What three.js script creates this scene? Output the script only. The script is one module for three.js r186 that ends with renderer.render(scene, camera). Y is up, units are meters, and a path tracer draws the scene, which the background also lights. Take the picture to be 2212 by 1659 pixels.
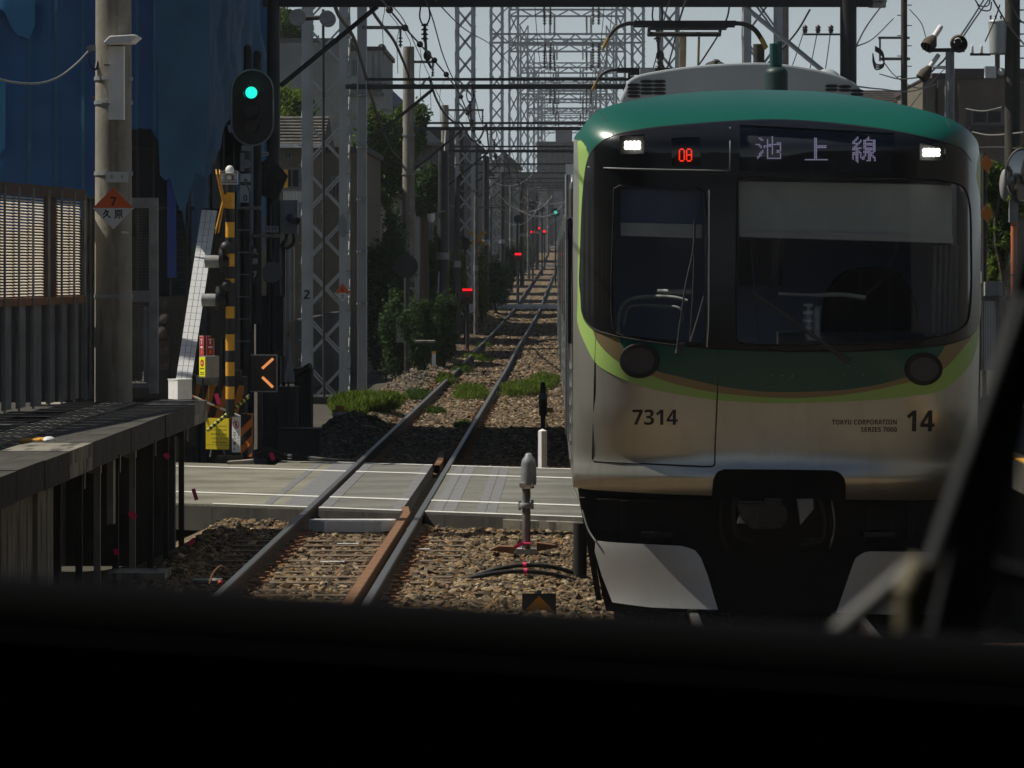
import * as THREE from 'three';
import { mergeGeometries } from 'three/addons/utils/BufferGeometryUtils.js';
import { FontLoader } from 'three/addons/loaders/FontLoader.js';

// ---------------------------------------------------------------- camera, sky, sun
const scene = new THREE.Scene();
const V = (x, y, z) => new THREE.Vector3(x, y, z);
const FPX = 9000, CX = 1225, CY = 576, EYE = 2.4;            // focal length and vanishing point of a 2212 x 1659 frame, eye height
const camera = new THREE.PerspectiveCamera(2 * Math.atan(829.5 / FPX) * 180 / Math.PI, 4 / 3, 0.05, 4000);
camera.position.set(0, EYE, 0);
camera.lookAt(0, EYE, -10);
camera.setViewOffset(2212, 1659, 1106 - CX, 829.5 - CY, 2212, 1659);
camera.focus = 38; camera.userData.fStop = 30;
const renderer = new THREE.WebGLRenderer({ antialias: true });
renderer.toneMapping = THREE.LinearToneMapping;
renderer.toneMappingExposure = 1.0;
renderer.shadowMap.enabled = true;

const ss01 = (x) => Math.min(1, Math.max(0, x));
const SUN = V(-0.583, 0.809, -0.075).normalize();
{
  const w = 512, h = 256, a = new Float32Array(w * h * 4);
  for (let j = 0; j < h; j++) for (let i = 0; i < w; i++) {
    const ph = ((i + .5) / w - .5) * 2 * Math.PI, th = ((j + .5) / h - .5) * Math.PI;
    const d = [Math.cos(ph) * Math.cos(th), Math.sin(th), Math.sin(ph) * Math.cos(th)];
    const e = Math.max(0, d[1]), t = Math.pow(ss01((e - .055) * 1.8), .5), c = Math.max(0, d[0] * SUN.x + d[1] * SUN.y + d[2] * SUN.z);
    const g = .3 * Math.pow(c, 20) + .06 * Math.pow(c, 4), k = (j * w + i) * 4;
    a[k] = .46 * (1 - t) + .022 * t + g; a[k + 1] = .53 * (1 - t) + .045 * t + g; a[k + 2] = .56 * (1 - t) + .1 * t + g * .95; a[k + 3] = 1;
  }
  const sky = new THREE.DataTexture(a, w, h, THREE.RGBAFormat, THREE.FloatType);
  sky.mapping = THREE.EquirectangularReflectionMapping; sky.magFilter = sky.minFilter = THREE.LinearFilter; sky.needsUpdate = true;
  scene.background = sky; scene.environment = sky;
}
const sun = new THREE.DirectionalLight(new THREE.Color().setRGB(1, .93, .82), 5);
sun.position.copy(SUN).multiplyScalar(120).add(V(0, 0, -60)); sun.target.position.set(0, 0, -60);
sun.castShadow = true; sun.shadow.mapSize.set(4096, 4096); sun.shadow.bias = -.0005;
Object.assign(sun.shadow.camera, { left: -90, right: 90, top: 120, bottom: -120, near: 1, far: 320 });
scene.add(sun, sun.target);

// ---------------------------------------------------------------- helpers
function rng(s) { return () => { s |= 0; s = s + 0x6D2B79F5 | 0; let t = Math.imul(s ^ s >>> 15, 1 | s); t = t + Math.imul(t ^ t >>> 7, 61 | t) ^ t; return ((t ^ t >>> 14) >>> 0) / 4294967296; }; }
const at = (px, py, D) => V((px - CX) * D / FPX, EYE + (CY - py) * D / FPX, -D);     // a picture point at a distance
const lerp = (a, b, t) => a + (b - a) * t, clamp = (x, a = 0, b = 1) => Math.min(b, Math.max(a, x));
const ss = (a, b, x) => { const t = clamp((x - a) / (b - a)); return t * t * (3 - 2 * t); };
const RISE = [[0, 0], [100, 0], [140, .18], [190, .6], [250, 1.3], [346, 2.5], [409, 4.3], [490, 5.9], [570, 7.7], [650, 9.5], [740, 11.5], [3000, 20]];
function rise(D) { for (let i = 1; i < RISE.length; i++) if (D <= RISE[i][0]) { const [a, b] = RISE[i - 1], [c, d] = RISE[i]; return D < a ? b : lerp(b, d, (D - a) / (c - a)); } return 20; }
const trackX = (D) => -2 + .25 * ss(110, 200, D) + .31 * ss(190, 346, D) + .24 * ss(340, 420, D);

function clean(g) {
  const muv = g.userData.muv;
  if (g.index) g = g.toNonIndexed();
  for (const k of Object.keys(g.attributes)) if (k !== 'position' && k !== 'normal' && !(k === 'uv' && muv)) g.deleteAttribute(k);
  if (!g.attributes.normal) g.computeVertexNormals();
  g.morphAttributes = {};
  if (!muv) metreUV(g);
  return g;
}
function metreUV(g) {
  const p = g.attributes.position, n = g.attributes.normal, uv = new Float32Array(p.count * 2);
  for (let i = 0; i < p.count; i += 3) {
    let x = 0, y = 0, z = 0;
    for (let k = 0; k < 3; k++) { x += Math.abs(n.getX(i + k)); y += Math.abs(n.getY(i + k)); z += Math.abs(n.getZ(i + k)); }
    for (let k = 0; k < 3; k++) {
      const q = i + k, X = p.getX(q), Y = p.getY(q), Z = p.getZ(q);
      if (y >= x && y >= z) { uv[q * 2] = X; uv[q * 2 + 1] = Z; } else if (x >= z) { uv[q * 2] = Z; uv[q * 2 + 1] = Y; } else { uv[q * 2] = X; uv[q * 2 + 1] = Y; }
    }
  }
  g.setAttribute('uv', new THREE.BufferAttribute(uv, 2));
  return g;
}
const geo = (list) => { list = (Array.isArray(list) ? list : [list]).map(clean); return list.length > 1 ? mergeGeometries(list) : list[0]; };
const used = {};
function numbered(n) { if (!(n in used)) { used[n] = 0; return n; } used[n]++; return n + '_' + String(used[n]).padStart(3, '0'); }
function mesh(name, list, mat, parent) {
  const g = list.isBufferGeometry && list.attributes.uv && list.userData.keep ? list : geo(list);
  const m = new THREE.Mesh(g, mat); m.castShadow = m.receiveShadow = true;
  m.name = parent ? name : numbered(name);
  (parent || scene).add(m); return m;
}
function thing(name, label, category, group) {
  const o = new THREE.Group(); o.name = numbered(name); o.userData = { label, category }; if (group) o.userData.group = group; scene.add(o); return o;
}
function tag(o, label, category, group) { Object.assign(o.userData, { label, category }); if (group) o.userData.group = group; return o; }
function kind(o, k) { o.userData.kind = k; return o; }
function structure(name) { const o = new THREE.Group(); o.name = numbered(name); o.userData = { kind: 'structure' }; scene.add(o); return o; }

const box = (cx, cy, cz, w, h, d, ry = 0, rx = 0, rz = 0) => { const g = new THREE.BoxGeometry(w, h, d); if (rx) g.rotateX(rx); if (rz) g.rotateZ(rz); if (ry) g.rotateY(ry); return g.translate(cx, cy, cz); };
const Z0 = V(0, 1, 0);
function rod(a, b, r, r2 = r, seg = 10) {
  const d = b.clone().sub(a), L = d.length(), g = new THREE.CylinderGeometry(r2, r, L, seg), U = g.attributes.uv; for (let i = 0; i < U.count; i++) U.setXY(i, U.getX(i) * 6.283 * r + a.x * 1.7, U.getY(i) * L + a.y); g.userData.muv = true;
  g.applyQuaternion(new THREE.Quaternion().setFromUnitVectors(Z0, d.normalize())); const c = a.clone().add(b).multiplyScalar(.5); return g.translate(c.x, c.y, c.z);
}
function bar(a, b, w, h, upv = V(0, 0, 1)) {           // a square bar from a to b
  const d = b.clone().sub(a), L = d.length(); d.normalize(); const s = new THREE.Vector3().crossVectors(d, upv).normalize(), u = new THREE.Vector3().crossVectors(s, d);
  const g = new THREE.BoxGeometry(w, L, h); g.applyMatrix4(new THREE.Matrix4().makeBasis(s, d, u)); const c = a.clone().add(b).multiplyScalar(.5); return g.translate(c.x, c.y, c.z);
}
const tube = (pts, r, n = pts.length * 6, seg = 6) => new THREE.TubeGeometry(new THREE.CatmullRomCurve3(pts), n, r, seg);
const sag = (a, b, drop, n = 8) => Array.from({ length: n + 1 }, (_, i) => { const t = i / n; return a.clone().lerp(b, t).add(V(0, -4 * drop * t * (1 - t), 0)); });
const lathe = (pts, x, y, z, seg = 16) => new THREE.LatheGeometry(pts.map((p) => new THREE.Vector2(p[0], p[1])), seg).translate(x, y, z);
function prism(pts, z0, z1, bevel = 0) {               // outline in xy, from z0 to z1
  const s = new THREE.Shape(pts.map((p) => new THREE.Vector2(p[0], p[1])));
  return new THREE.ExtrudeGeometry(s, { depth: z1 - z0 - 2 * bevel, bevelEnabled: bevel > 0, bevelThickness: bevel, bevelSize: bevel, bevelSegments: 2 }).translate(0, 0, z0 + bevel);
}
function boxpx(x0, y0, x1, y1, D, depth, ry = 0) {     // a box that shows as this rectangle, its front at D
  const a = at(x0, y0, D), b = at(x1, y1, D); return box((a.x + b.x) / 2, (a.y + b.y) / 2, -D - depth / 2, Math.abs(b.x - a.x), Math.abs(b.y - a.y), depth, ry);
}
const sweep = (prof, Ds, fx, fy) => {                 // a closed profile carried along the line
  const P = [], N = prof.length;
  const pt = (k, D) => [prof[k][0] + fx(D), prof[k][1] + fy(D), -D];
  for (let i = 0; i + 1 < Ds.length; i++) for (let k = 0; k < N; k++) {
    const k2 = (k + 1) % N, a = pt(k, Ds[i]), b = pt(k2, Ds[i]), c = pt(k2, Ds[i + 1]), d = pt(k, Ds[i + 1]);
    P.push(...a, ...c, ...b, ...a, ...d, ...c);
  }
  const g = new THREE.BufferGeometry(); g.setAttribute('position', new THREE.Float32BufferAttribute(P, 3)); g.computeVertexNormals(); return g;
};
function grid(xs, ds, f) {                            // a sheet y = f(x, D)
  const P = [], I = [];
  for (const D of ds) for (const x of xs) P.push(x, f(x, D), -D);
  const w = xs.length; for (let j = 0; j + 1 < ds.length; j++) for (let i = 0; i + 1 < w; i++) { const a = j * w + i; I.push(a, a + 1, a + w + 1, a, a + w + 1, a + w); }
  const g = new THREE.BufferGeometry(); g.setAttribute('position', new THREE.Float32BufferAttribute(P, 3)); g.setIndex(I); g.computeVertexNormals(); return g;
}
const range = (a, b, s) => { const r = []; for (let x = a; x < b - 1e-6; x += s) r.push(x); r.push(b); return r; };

// ---------------------------------------------------------------- materials
function hash(x, y, s) { let h = Math.imul(x, 374761393) + Math.imul(y, 668265263) + Math.imul(s, 974634777) | 0; h = Math.imul(h ^ h >>> 13, 1274126177); return ((h ^ h >>> 16) >>> 0) / 4294967296; }
function vn(x, y, p, s) { const xi = Math.floor(x), yi = Math.floor(y), u = x - xi, v = y - yi, a = u * u * (3 - 2 * u), b = v * v * (3 - 2 * v), m = (k) => ((k % p) + p) % p; return lerp(lerp(hash(m(xi), m(yi), s), hash(m(xi + 1), m(yi), s), a), lerp(hash(m(xi), m(yi + 1), s), hash(m(xi + 1), m(yi + 1), s), a), b); }
function fbm(u, v, p, s, o = 4) { let r = 0, w = .5, t = 0; for (let k = 0; k < o; k++) { r += w * vn(u * p, v * p, p, s + k); t += w; w *= .55; p *= 2; } return r / t; }
const toS = (c) => Math.round(255 * clamp(c <= .0031308 ? c * 12.92 : 1.055 * Math.pow(c, 1 / 2.4) - .055));
let seedN = 1;
function texture(size, fn, srgb = true) {
  const a = new Uint8Array(size * size * 4); for (let j = 0; j < size; j++) for (let i = 0; i < size; i++) { const c = fn(i / size, j / size), k = (j * size + i) * 4; for (let q = 0; q < 3; q++) a[k + q] = srgb ? toS(c[q]) : Math.round(255 * clamp(c[q])); a[k + 3] = 255; }
  const t = new THREE.DataTexture(a, size, size); t.wrapS = t.wrapT = THREE.RepeatWrapping; t.magFilter = THREE.LinearFilter; t.minFilter = THREE.LinearMipmapLinearFilter; t.generateMipmaps = true; if (srgb) t.colorSpace = THREE.SRGBColorSpace; t.needsUpdate = true; return t;
}
const bumpA = texture(256, (u, v) => { const t = fbm(u, v, 8, 77, 5); return [t, t, t]; }, false);
// two natural tones mixed by noise; tile = metres the pattern spans; streak = weather stains that run down
function mottled(a, b, { tile = 1, rough = .9, metal = 0, bump = 0, p = 4, grain = .25, streak = 0, contrast = 1.6, streakTone = [.02, .02, .018], ...more } = {}) {
  const s = seedN += 17;
  const map = texture(256, (u, v) => {
    const t = clamp((fbm(u, v, p, s, 5) - .5) * contrast + .5), g = 1 + grain * (hash(Math.round(u * 256), Math.round(v * 256), s + 9) - .5);
    const k = streak ? streak * ss(.52, .75, fbm(u * 1, v * .12, 16, s + 3, 3)) : 0;
    return [0, 1, 2].map((q) => lerp(lerp(a[q], b[q], t) * g, streakTone[q], k));
  });
  map.repeat.set(1 / tile, 1 / tile);
  const m = new THREE.MeshPhysicalMaterial({ map, roughness: rough, metalness: metal, ...more });
  if (bump) { m.bumpMap = bumpA.clone(); m.bumpMap.repeat.set(2 / tile, 2 / tile); m.bumpScale = bump; }
  return m;
}
const rgb = (r, g, b) => new THREE.Color().setRGB(r, g, b);
const plain = (r, g, b, rough = .6, metal = 0, more = {}) => new THREE.MeshPhysicalMaterial({ color: rgb(r, g, b), roughness: rough, metalness: metal, ...more });
const M = {
  soil: mottled([.026, .022, .014], [.058, .05, .032], { tile: 3, bump: .03 }),
  ballast: mottled([.07, .05, .026], [.2, .14, .075], { tile: .7, p: 10, grain: .9, bump: .03, contrast: 3 }),
  road: mottled([.12, .116, .088], [.225, .22, .17], { tile: 3.2, p: 5, contrast: 1.9, grain: .5, bump: .004 }),
  roadGrey: mottled([.1, .1, .088], [.175, .175, .153], { tile: 2.6, p: 5, contrast: 2, grain: .5, bump: .004 }),
  patch: mottled([.13, .134, .14], [.175, .178, .183], { tile: .8, grain: .4, bump: .004 }),
  roadPaint: mottled([.6, .6, .55], [.78, .78, .74], { tile: .5, rough: .7 }),
  concrete: mottled([.2, .185, .15], [.3, .28, .235], { tile: 1.2, streak: .35, grain: .3, bump: .004 }),
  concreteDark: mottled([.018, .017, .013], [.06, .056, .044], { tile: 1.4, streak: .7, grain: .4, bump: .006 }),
  concreteWall: mottled([.15, .142, .112], [.26, .245, .195], { tile: 1.2, streak: .75, grain: .3, bump: .006 }),
  darkWall: mottled([.045, .043, .037], [.085, .081, .07], { tile: 1.2, streak: .5 }),
  galv: mottled([.2, .215, .225], [.3, .315, .325], { tile: .6, rough: .6, metal: .35, grain: .15, streak: .15 }),
  steelPaint: mottled([.33, .36, .375], [.42, .45, .465], { tile: 1.5, rough: .5, metal: .2, grain: .12, streak: .3, streakTone: [.07, .06, .05] }),
  
  blackSteel: mottled([.018, .018, .02], [.034, .033, .034], { tile: 1, rough: .6 }),
  rust: mottled([.13, .062, .028], [.25, .125, .06], { tile: .5, rough: .92, bump: .003, grain: .4 }),
  rail: mottled([.022, .016, .012], [.055, .035, .022], { tile: .4, rough: .85 }),
  railTop: mottled([.13, .135, .14], [.22, .225, .23], { tile: .3, rough: .42, metal: .7, streak: 0, grain: .1 }),
  sleeper: mottled([.08, .055, .035], [.17, .12, .075], { tile: .5, p: 6, streak: .4, bump: .006 }),
  galvFence: mottled([.1, .105, .1], [.2, .2, .19], { tile: .9, rough: .7, metal: .2, streak: .6, streakTone: [.045, .03, .02] }),
  rustPanel: mottled([.045, .03, .022], [.1, .06, .042], { tile: .8, streak: .5 }),
  milky: mottled([.78, .72, .56], [.62, .5, .34], { tile: .5, p: 6, contrast: 2.6, rough: .95, transmission: .55, thickness: 0, side: THREE.DoubleSide }),
  tarp: mottled([.008, .062, .19], [.014, .1, .28], { tile: 2.4, rough: .55, grain: .1, sheen: .3, side: THREE.DoubleSide }),
  tarpPale: mottled([.02, .15, .32], [.035, .19, .38], { tile: 2, rough: .5, side: THREE.DoubleSide }),
  tarpDeep: mottled([.01, .035, .2], [.016, .05, .26], { tile: 2, rough: .5, side: THREE.DoubleSide }),
  tarpNet: mottled([.016, .08, .165], [.026, .11, .21], { tile: 1.6, rough: .75, side: THREE.DoubleSide }),
  siding: mottled([.018, .02, .026], [.03, .033, .04], { tile: 1.6, streak: .3 }),
  greenSiding: mottled([.1, .12, .105], [.14, .16, .14], { tile: 1, streak: .2 }),
  whiteTile: mottled([.74, .76, .76], [.84, .85, .84], { tile: .3, rough: .35, grain: .08 }),
  white: mottled([.66, .67, .66], [.8, .8, .78], { tile: .6, rough: .6, grain: .1, streak: .12, streakTone: [.35, .33, .29] }),
  grey: mottled([.23, .235, .23], [.33, .335, .33], { tile: .6, rough: .65, streak: .2, streakTone: [.12, .11, .1] }),
  black: mottled([.006, .006, .007], [.014, .014, .015], { tile: .5, rough: .55 }),
  yellow: mottled([.62, .3, .02], [.78, .4, .03], { tile: .4, rough: .55, grain: .15, streak: .15, streakTone: [.3, .14, .02] }),
  orange: mottled([.55, .17, .02], [.68, .22, .03], { tile: .3, rough: .6, grain: .1 }),
  pink: plain(.85, .04, .16, .7), red: plain(.55, .03, .03, .6),
  chrome: plain(.7, .71, .72, .22, .95),
  houseWhite: mottled([.2, .208, .208], [.29, .298, .29], { tile: 2.5, streak: .25, streakTone: [.2, .2, .19] }),
  houseBeige: mottled([.1, .088, .062], [.15, .134, .098], { tile: 2, streak: .2, streakTone: [.12, .1, .08] }),
  houseGrey: mottled([.09, .091, .092], [.14, .141, .14], { tile: 2.5, streak: .3, streakTone: [.07, .07, .07] }),
  houseBrown: mottled([.12, .094, .075], [.17, .135, .108], { tile: 2, streak: .2, streakTone: [.08, .06, .05] }),
  houseDark: mottled([.04, .042, .045], [.075, .077, .08], { tile: 2.4, streak: .3 }),
  roofTile: mottled([.06, .055, .05], [.13, .12, .105], { tile: .7, p: 8, contrast: 2.4 }),
  roofBlue: plain(.14, .17, .27, .6), coping: plain(.05, .035, .035, .7),
  glassDark: plain(.02, .024, .028, .06, 0, { specularIntensity: .8 }),
  bark: mottled([.05, .038, .026], [.1, .078, .055], { tile: .4, bump: .02 }),
  leafDarkShaded: mottled([.032, .064, .016], [.062, .112, .026], { tile: .5, rough: .8, specularIntensity: .25, transmission: .32, thickness: 0, side: THREE.DoubleSide }),  // dark green of some plants, also paints foliage as shaded
  leafMid: mottled([.05, .095, .014], [.09, .15, .024], { tile: .5, rough: .8, specularIntensity: .25, transmission: .36, thickness: 0, side: THREE.DoubleSide }),  // middle green between the shaded and sunlit leaf tones
  leafLimeSunlit: mottled([.11, .18, .014], [.2, .27, .03], { tile: .5, rough: .8, specularIntensity: .25, transmission: .56, thickness: 0, side: THREE.DoubleSide }),  // yellow-green of some plants, also paints sunlight into the leaves
  cable: plain(.012, .012, .013, .55), wire: plain(.05, .05, .05, .5, .4), wirePale: plain(.4, .42, .42, .5, .2),
  insulator: plain(.07, .065, .06, .3), porcelain: plain(.7, .7, .68, .25),
  orangePost: mottled([.5, .13, .05], [.62, .19, .08], { tile: .4, rough: .6 }),
  cabInside: plain(.012, .012, .013, .9),
};
// ---------------------------------------------------------------- ground, track, road
const roadEdge = (D0, x) => D0 - .6 * x;
const bedNoise = (x, D) => .05 * (fbm(x / 6.4 + 50, D / 6.4, 64, 5, 3) - .5);
function bed(x, D) {
  const fallL = ss(3.3, 4.4, -x), fallR = ss(3.4, 4.6, x);
  let y = -.17 - .36 * fallL - .3 * fallR + rise(D) + bedNoise(x, D);
  const hump = (d0, x0, h, sd, sx) => { y += h * Math.exp(-(((D - d0) / sd) ** 2) - (((x - x0) / sx) ** 2)); };
  hump(63, -3.35, .3, 3.6, .55); hump(71, -3.3, .16, 3, .6); hump(90, -3.4, .24, 5, .6); hump(104, -3.5, .3, 6, .7); hump(57, -.1, .1, 3, .5); hump(160, -3.6, .5, 14, .9);
  return y;
}
{
  const xs = [...new Set([-400, -150, -70, -40, -25, -16, -12, ...range(-10, 10, .5), 12, 16, 25, 40, 70, 150, 400])];
  const ds = [-60, -30, -10, 0, ...range(5, 70, 1), ...range(72, 200, 2), ...range(210, 760, 10), 1000, 1500, 2500];
  kind(mesh('ground', grid(xs, ds, (x, D) => bed(clamp(x, -9, 9), D) - .03), M.soil), 'structure');
  kind(mesh('ballast_bed', grid(range(-4.1, 3.9, .16), [...range(6, 40, .5), ...range(40.2, 110, .25), ...range(112, 200, 1), ...range(204, 430, 4)], (x, D) => bed(x, D) + .004), M.ballast), 'structure');
}
// crossing road: slabs between the rails, asphalt strips along them, white lines
const GAUGE = .566;
{
  const road = structure('road');
  const quad = (x0, x1, a, b, y) => { const P = [[x0, roadEdge(a, x0)], [x1, roadEdge(a, x1)], [x1, roadEdge(b, x1)], [x0, roadEdge(b, x0)]]; return P.map((p) => [p[0], p[1]]); };
  const slab = (x0, x1, a, b, y, t) => { const s = new THREE.Shape(quad(x0, x1, a, b).map((p) => new THREE.Vector2(p[0], p[1]))); const g = new THREE.ExtrudeGeometry(s, { depth: t, bevelEnabled: false }); g.rotateX(-Math.PI / 2); return g.translate(0, y - t, 0); };
  const L = -2 - GAUGE, R = -2 + GAUGE, RL = 1.446 - GAUGE, RR = 1.446 + GAUGE;
  for (const [x0, x1] of [[-3.55, L - .036], [L + .085, R - .2], [R + .036, RL - .036], [RL + .085, RR - .085], [RR + .036, 34]]) mesh('slab', slab(x0, x1, 40.1, 49.7, -.012, .26), x0 < -3 ? M.road : M.roadGrey, road);
  mesh('slab', slab(-34, -3.55, 40.1, 48.5, -.012, .26), M.road, road);
  for (const [x0, x1] of [[-3.08, -3.0], [L - .3, L - .038], [L + .087, L + .2], [R - .3, R - .202], [R + .1, R + .2], [R + .215, R + .33], [R + .54, R + .63], [R + .645, R + .74]]) mesh('asphalt_strip', slab(x0, x1, 40.12, 49.68, -.0085, .003), M.patch, road);
  for (const [a, w, x0, x1] of [[42, .17, -30, 30], [47.4, .17, -30, 30], [40.12, .12, -3.6, 4], [49.52, .13, -2.9, 4]])
    for (const [u0, u1] of [[x0, L - .036], [L + .085, R - .2], [R + .036, Math.min(x1, RL - .04)]]) mesh('painted_line', slab(u0, u1, a, a + w, -.0045, .003), M.roadPaint, road);
  for (const [x0, x1] of [[-34, L - .036], [L + .085, R - .2], [R + .036, -.62]]) mesh('edge_shade_sheet', slab(x0, x1, 40.07, 40.096, -.03, .25), M.darkWall, road);  // thin dark sheet paints shade onto the near edge of the road
  const edge = (x0, x1) => slab(x0, x1, 39.93, 40.1, -.05, .2);
  mesh('concrete_kerb', edge(-.62, .6), M.concreteWall, road);
}
// track
const railProf = [[-.065, -.16], [.065, -.16], [.06, -.14], [.014, -.125], [.012, -.045], [.033, -.035], [.034, -.006], [.028, 0], [-.028, 0], [-.034, -.006], [-.033, -.035], [-.012, -.045], [-.014, -.125], [-.06, -.14]];
const railD = [...range(6, 100, 6), ...range(100, 430, 6)];
function track(fx, full) {
  const t = structure('railway_track');
  for (const s of [-1, 1]) {
    const r = mesh('rail', sweep(railProf, railD, (D) => fx(D) + s * GAUGE, rise), M.rail, t);
    mesh('running_surface', sweep([[-.027, .0005], [.027, .0005], [.024, .0035], [-.024, .0035]], railD, (D) => fx(D) + s * GAUGE, rise), M.railTop, r);
  }
  const R = rng(3);
  const sg = geo(box(0, 0, 0, 2.1, .14, .2)), pg = geo([box(0, 0, 0, .3, .02, .16), box(-.1, .02, 0, .05, .03, .05), box(.1, .02, 0, .05, .03, .05)]); sg.userData.keep = pg.userData.keep = true;
  if (full) {
    const spots = [...range(26, 39.6, .62), ...range(52.6, 75, .62)];
    for (const D of spots) {
      const m = mesh('sleeper', sg, M.sleeper, t); m.position.set(fx(D) + (R() - .5) * .04, -.215 + rise(D) + R() * .02, -D); m.rotation.y = (R() - .5) * .02;
      for (const s of [-1, 1]) { const q = mesh('tie_plate', pg, M.rust, m); q.position.set(s * GAUGE, .075, 0); }
    }
    mesh('guard_rail', [sweep([[-.035, -.1], [.035, -.1], [.04, -.006], [.034, 0], [-.034, 0], [-.04, -.006]], range(24, 40.8, 2), (D) => fx(D) + GAUGE - .135, rise), bar(V(-2 + GAUGE - .135, -.05, -40.7), V(-2 + GAUGE - .19, -.05, -41.7), .07, .1, V(0, 1, 0))], M.rust, t);
    mesh('guard_rail', [sweep([[-.035, -.1], [.035, -.1], [.04, -.006], [.034, 0], [-.034, 0], [-.04, -.006]], range(50.6, 54.4, .8), (D) => fx(D) + GAUGE - .15 - .05 * ss(52, 54.4, D), () => -.01)], M.rust, t);
  }
  return t;
}
track(trackX, true); track((D) => trackX(D) + 3.446, false);

// ballast stones
{
  const R = rng(11);
  const stone = (s) => {
    const g = new THREE.IcosahedronGeometry(1, 0), p = g.attributes.position, r = rng(s), seen = {};
    for (let i = 0; i < p.count; i++) { const k = [p.getX(i), p.getY(i), p.getZ(i)].map((v) => v.toFixed(3)).join(); const f = seen[k] ??= .68 + .55 * r(); p.setXYZ(i, p.getX(i) * f * 1.15, p.getY(i) * f * .72, p.getZ(i) * f); }
    g.computeVertexNormals(); return g;
  };
  const stoneMat = plain(1, 1, 1, .95);
  const tones = [[.29, .192, .09], [.23, .15, .068], [.37, .265, .14], [.13, .09, .048], [.27, .208, .118], [.08, .058, .037], [.31, .178, .078], [.48, .38, .24]];
  const spread = (name, n, x0, x1, d0, d1, r0, r1, seed, grey, ok) => {
    const list = []; const r = rng(seed);
    for (let i = 0; i < n; i++) {
      const x = lerp(x0, x1, r()), D = lerp(d0, d1, Math.pow(r(), .9));
      if (D > roadEdge(39.9, x) && D < roadEdge(49.75, x)) continue;
      const dl = Math.min(Math.abs(x - trackX(D) - GAUGE), Math.abs(x - trackX(D) + GAUGE)); if (dl < .07) continue;
      if (Math.abs(x - trackX(D) - GAUGE + .135) < .075 && D < 41.2) continue;
      if (ok && !ok(x, D)) continue;
      const inside = Math.abs(x - trackX(D)) < 1.1, sl = ((D - 26) % .62), onSleeper = inside && (sl < .1 || sl > .52);
      if (onSleeper && r() < .62) continue;
      list.push([x, D, inside, lerp(r0, r1, r() * r()), dl]);
    }
    const im = new THREE.InstancedMesh(stone(seed), stoneMat, list.length), q = new THREE.Object3D(), c = new THREE.Color();
    list.forEach(([x, D, inside, s, dl], i) => {
      q.position.set(x, bed(x, D) + s * .25 + (inside ? .002 : .01), -D); q.rotation.set((r() - .5) * 1.6, r() * 6.3, (r() - .5) * 1.6); q.scale.set(s * (.75 + .6 * r()), s * (.75 + .5 * r()), s * (.75 + .6 * r())); q.updateMatrix(); im.setMatrixAt(i, q.matrix);
      const t = tones[Math.floor(r() * 8)], k = .26 + .66 * r() ** 1.2, rs = Math.exp(-dl * 4) * .35; const g = grey + (1 - grey) * 0; c.setRGB(lerp(t[0], (t[0] + t[2]) / 2, g) * k, lerp(t[1], (t[0] + t[2]) / 2 * .97, g) * k * (1 - .22 * rs), lerp(t[2], (t[0] + t[2]) / 2 * .85, g) * k * (1 - .4 * rs)); im.setColorAt(i, c);
    });
    im.name = numbered(name); im.castShadow = im.receiveShadow = true; kind(im, 'stuff'); tag(im, grey > .3 ? 'pale grey ballast stones on the shoulder past the crossing' : d0 < 40 ? 'brown ballast stones round the near rails' : 'rusty brown ballast stones along the line past the crossing', 'ballast'); scene.add(im);
  };
  spread('ballast_stones', 80000, -3.5, 1.2, 26.5, 42.8, .016, .046, 21, .05);
  spread('ballast_stones', 75000, -3.6, .5, 49.6, 84, .025, .055, 22, .12);
  spread('ballast_stones', 52000, -4.3, -2.9, 52, 104, .025, .055, 23, .55);
  spread('ballast_stones', 70000, -4.0, .4, 84, 190, .03, .07, 24, .1);
}
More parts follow.
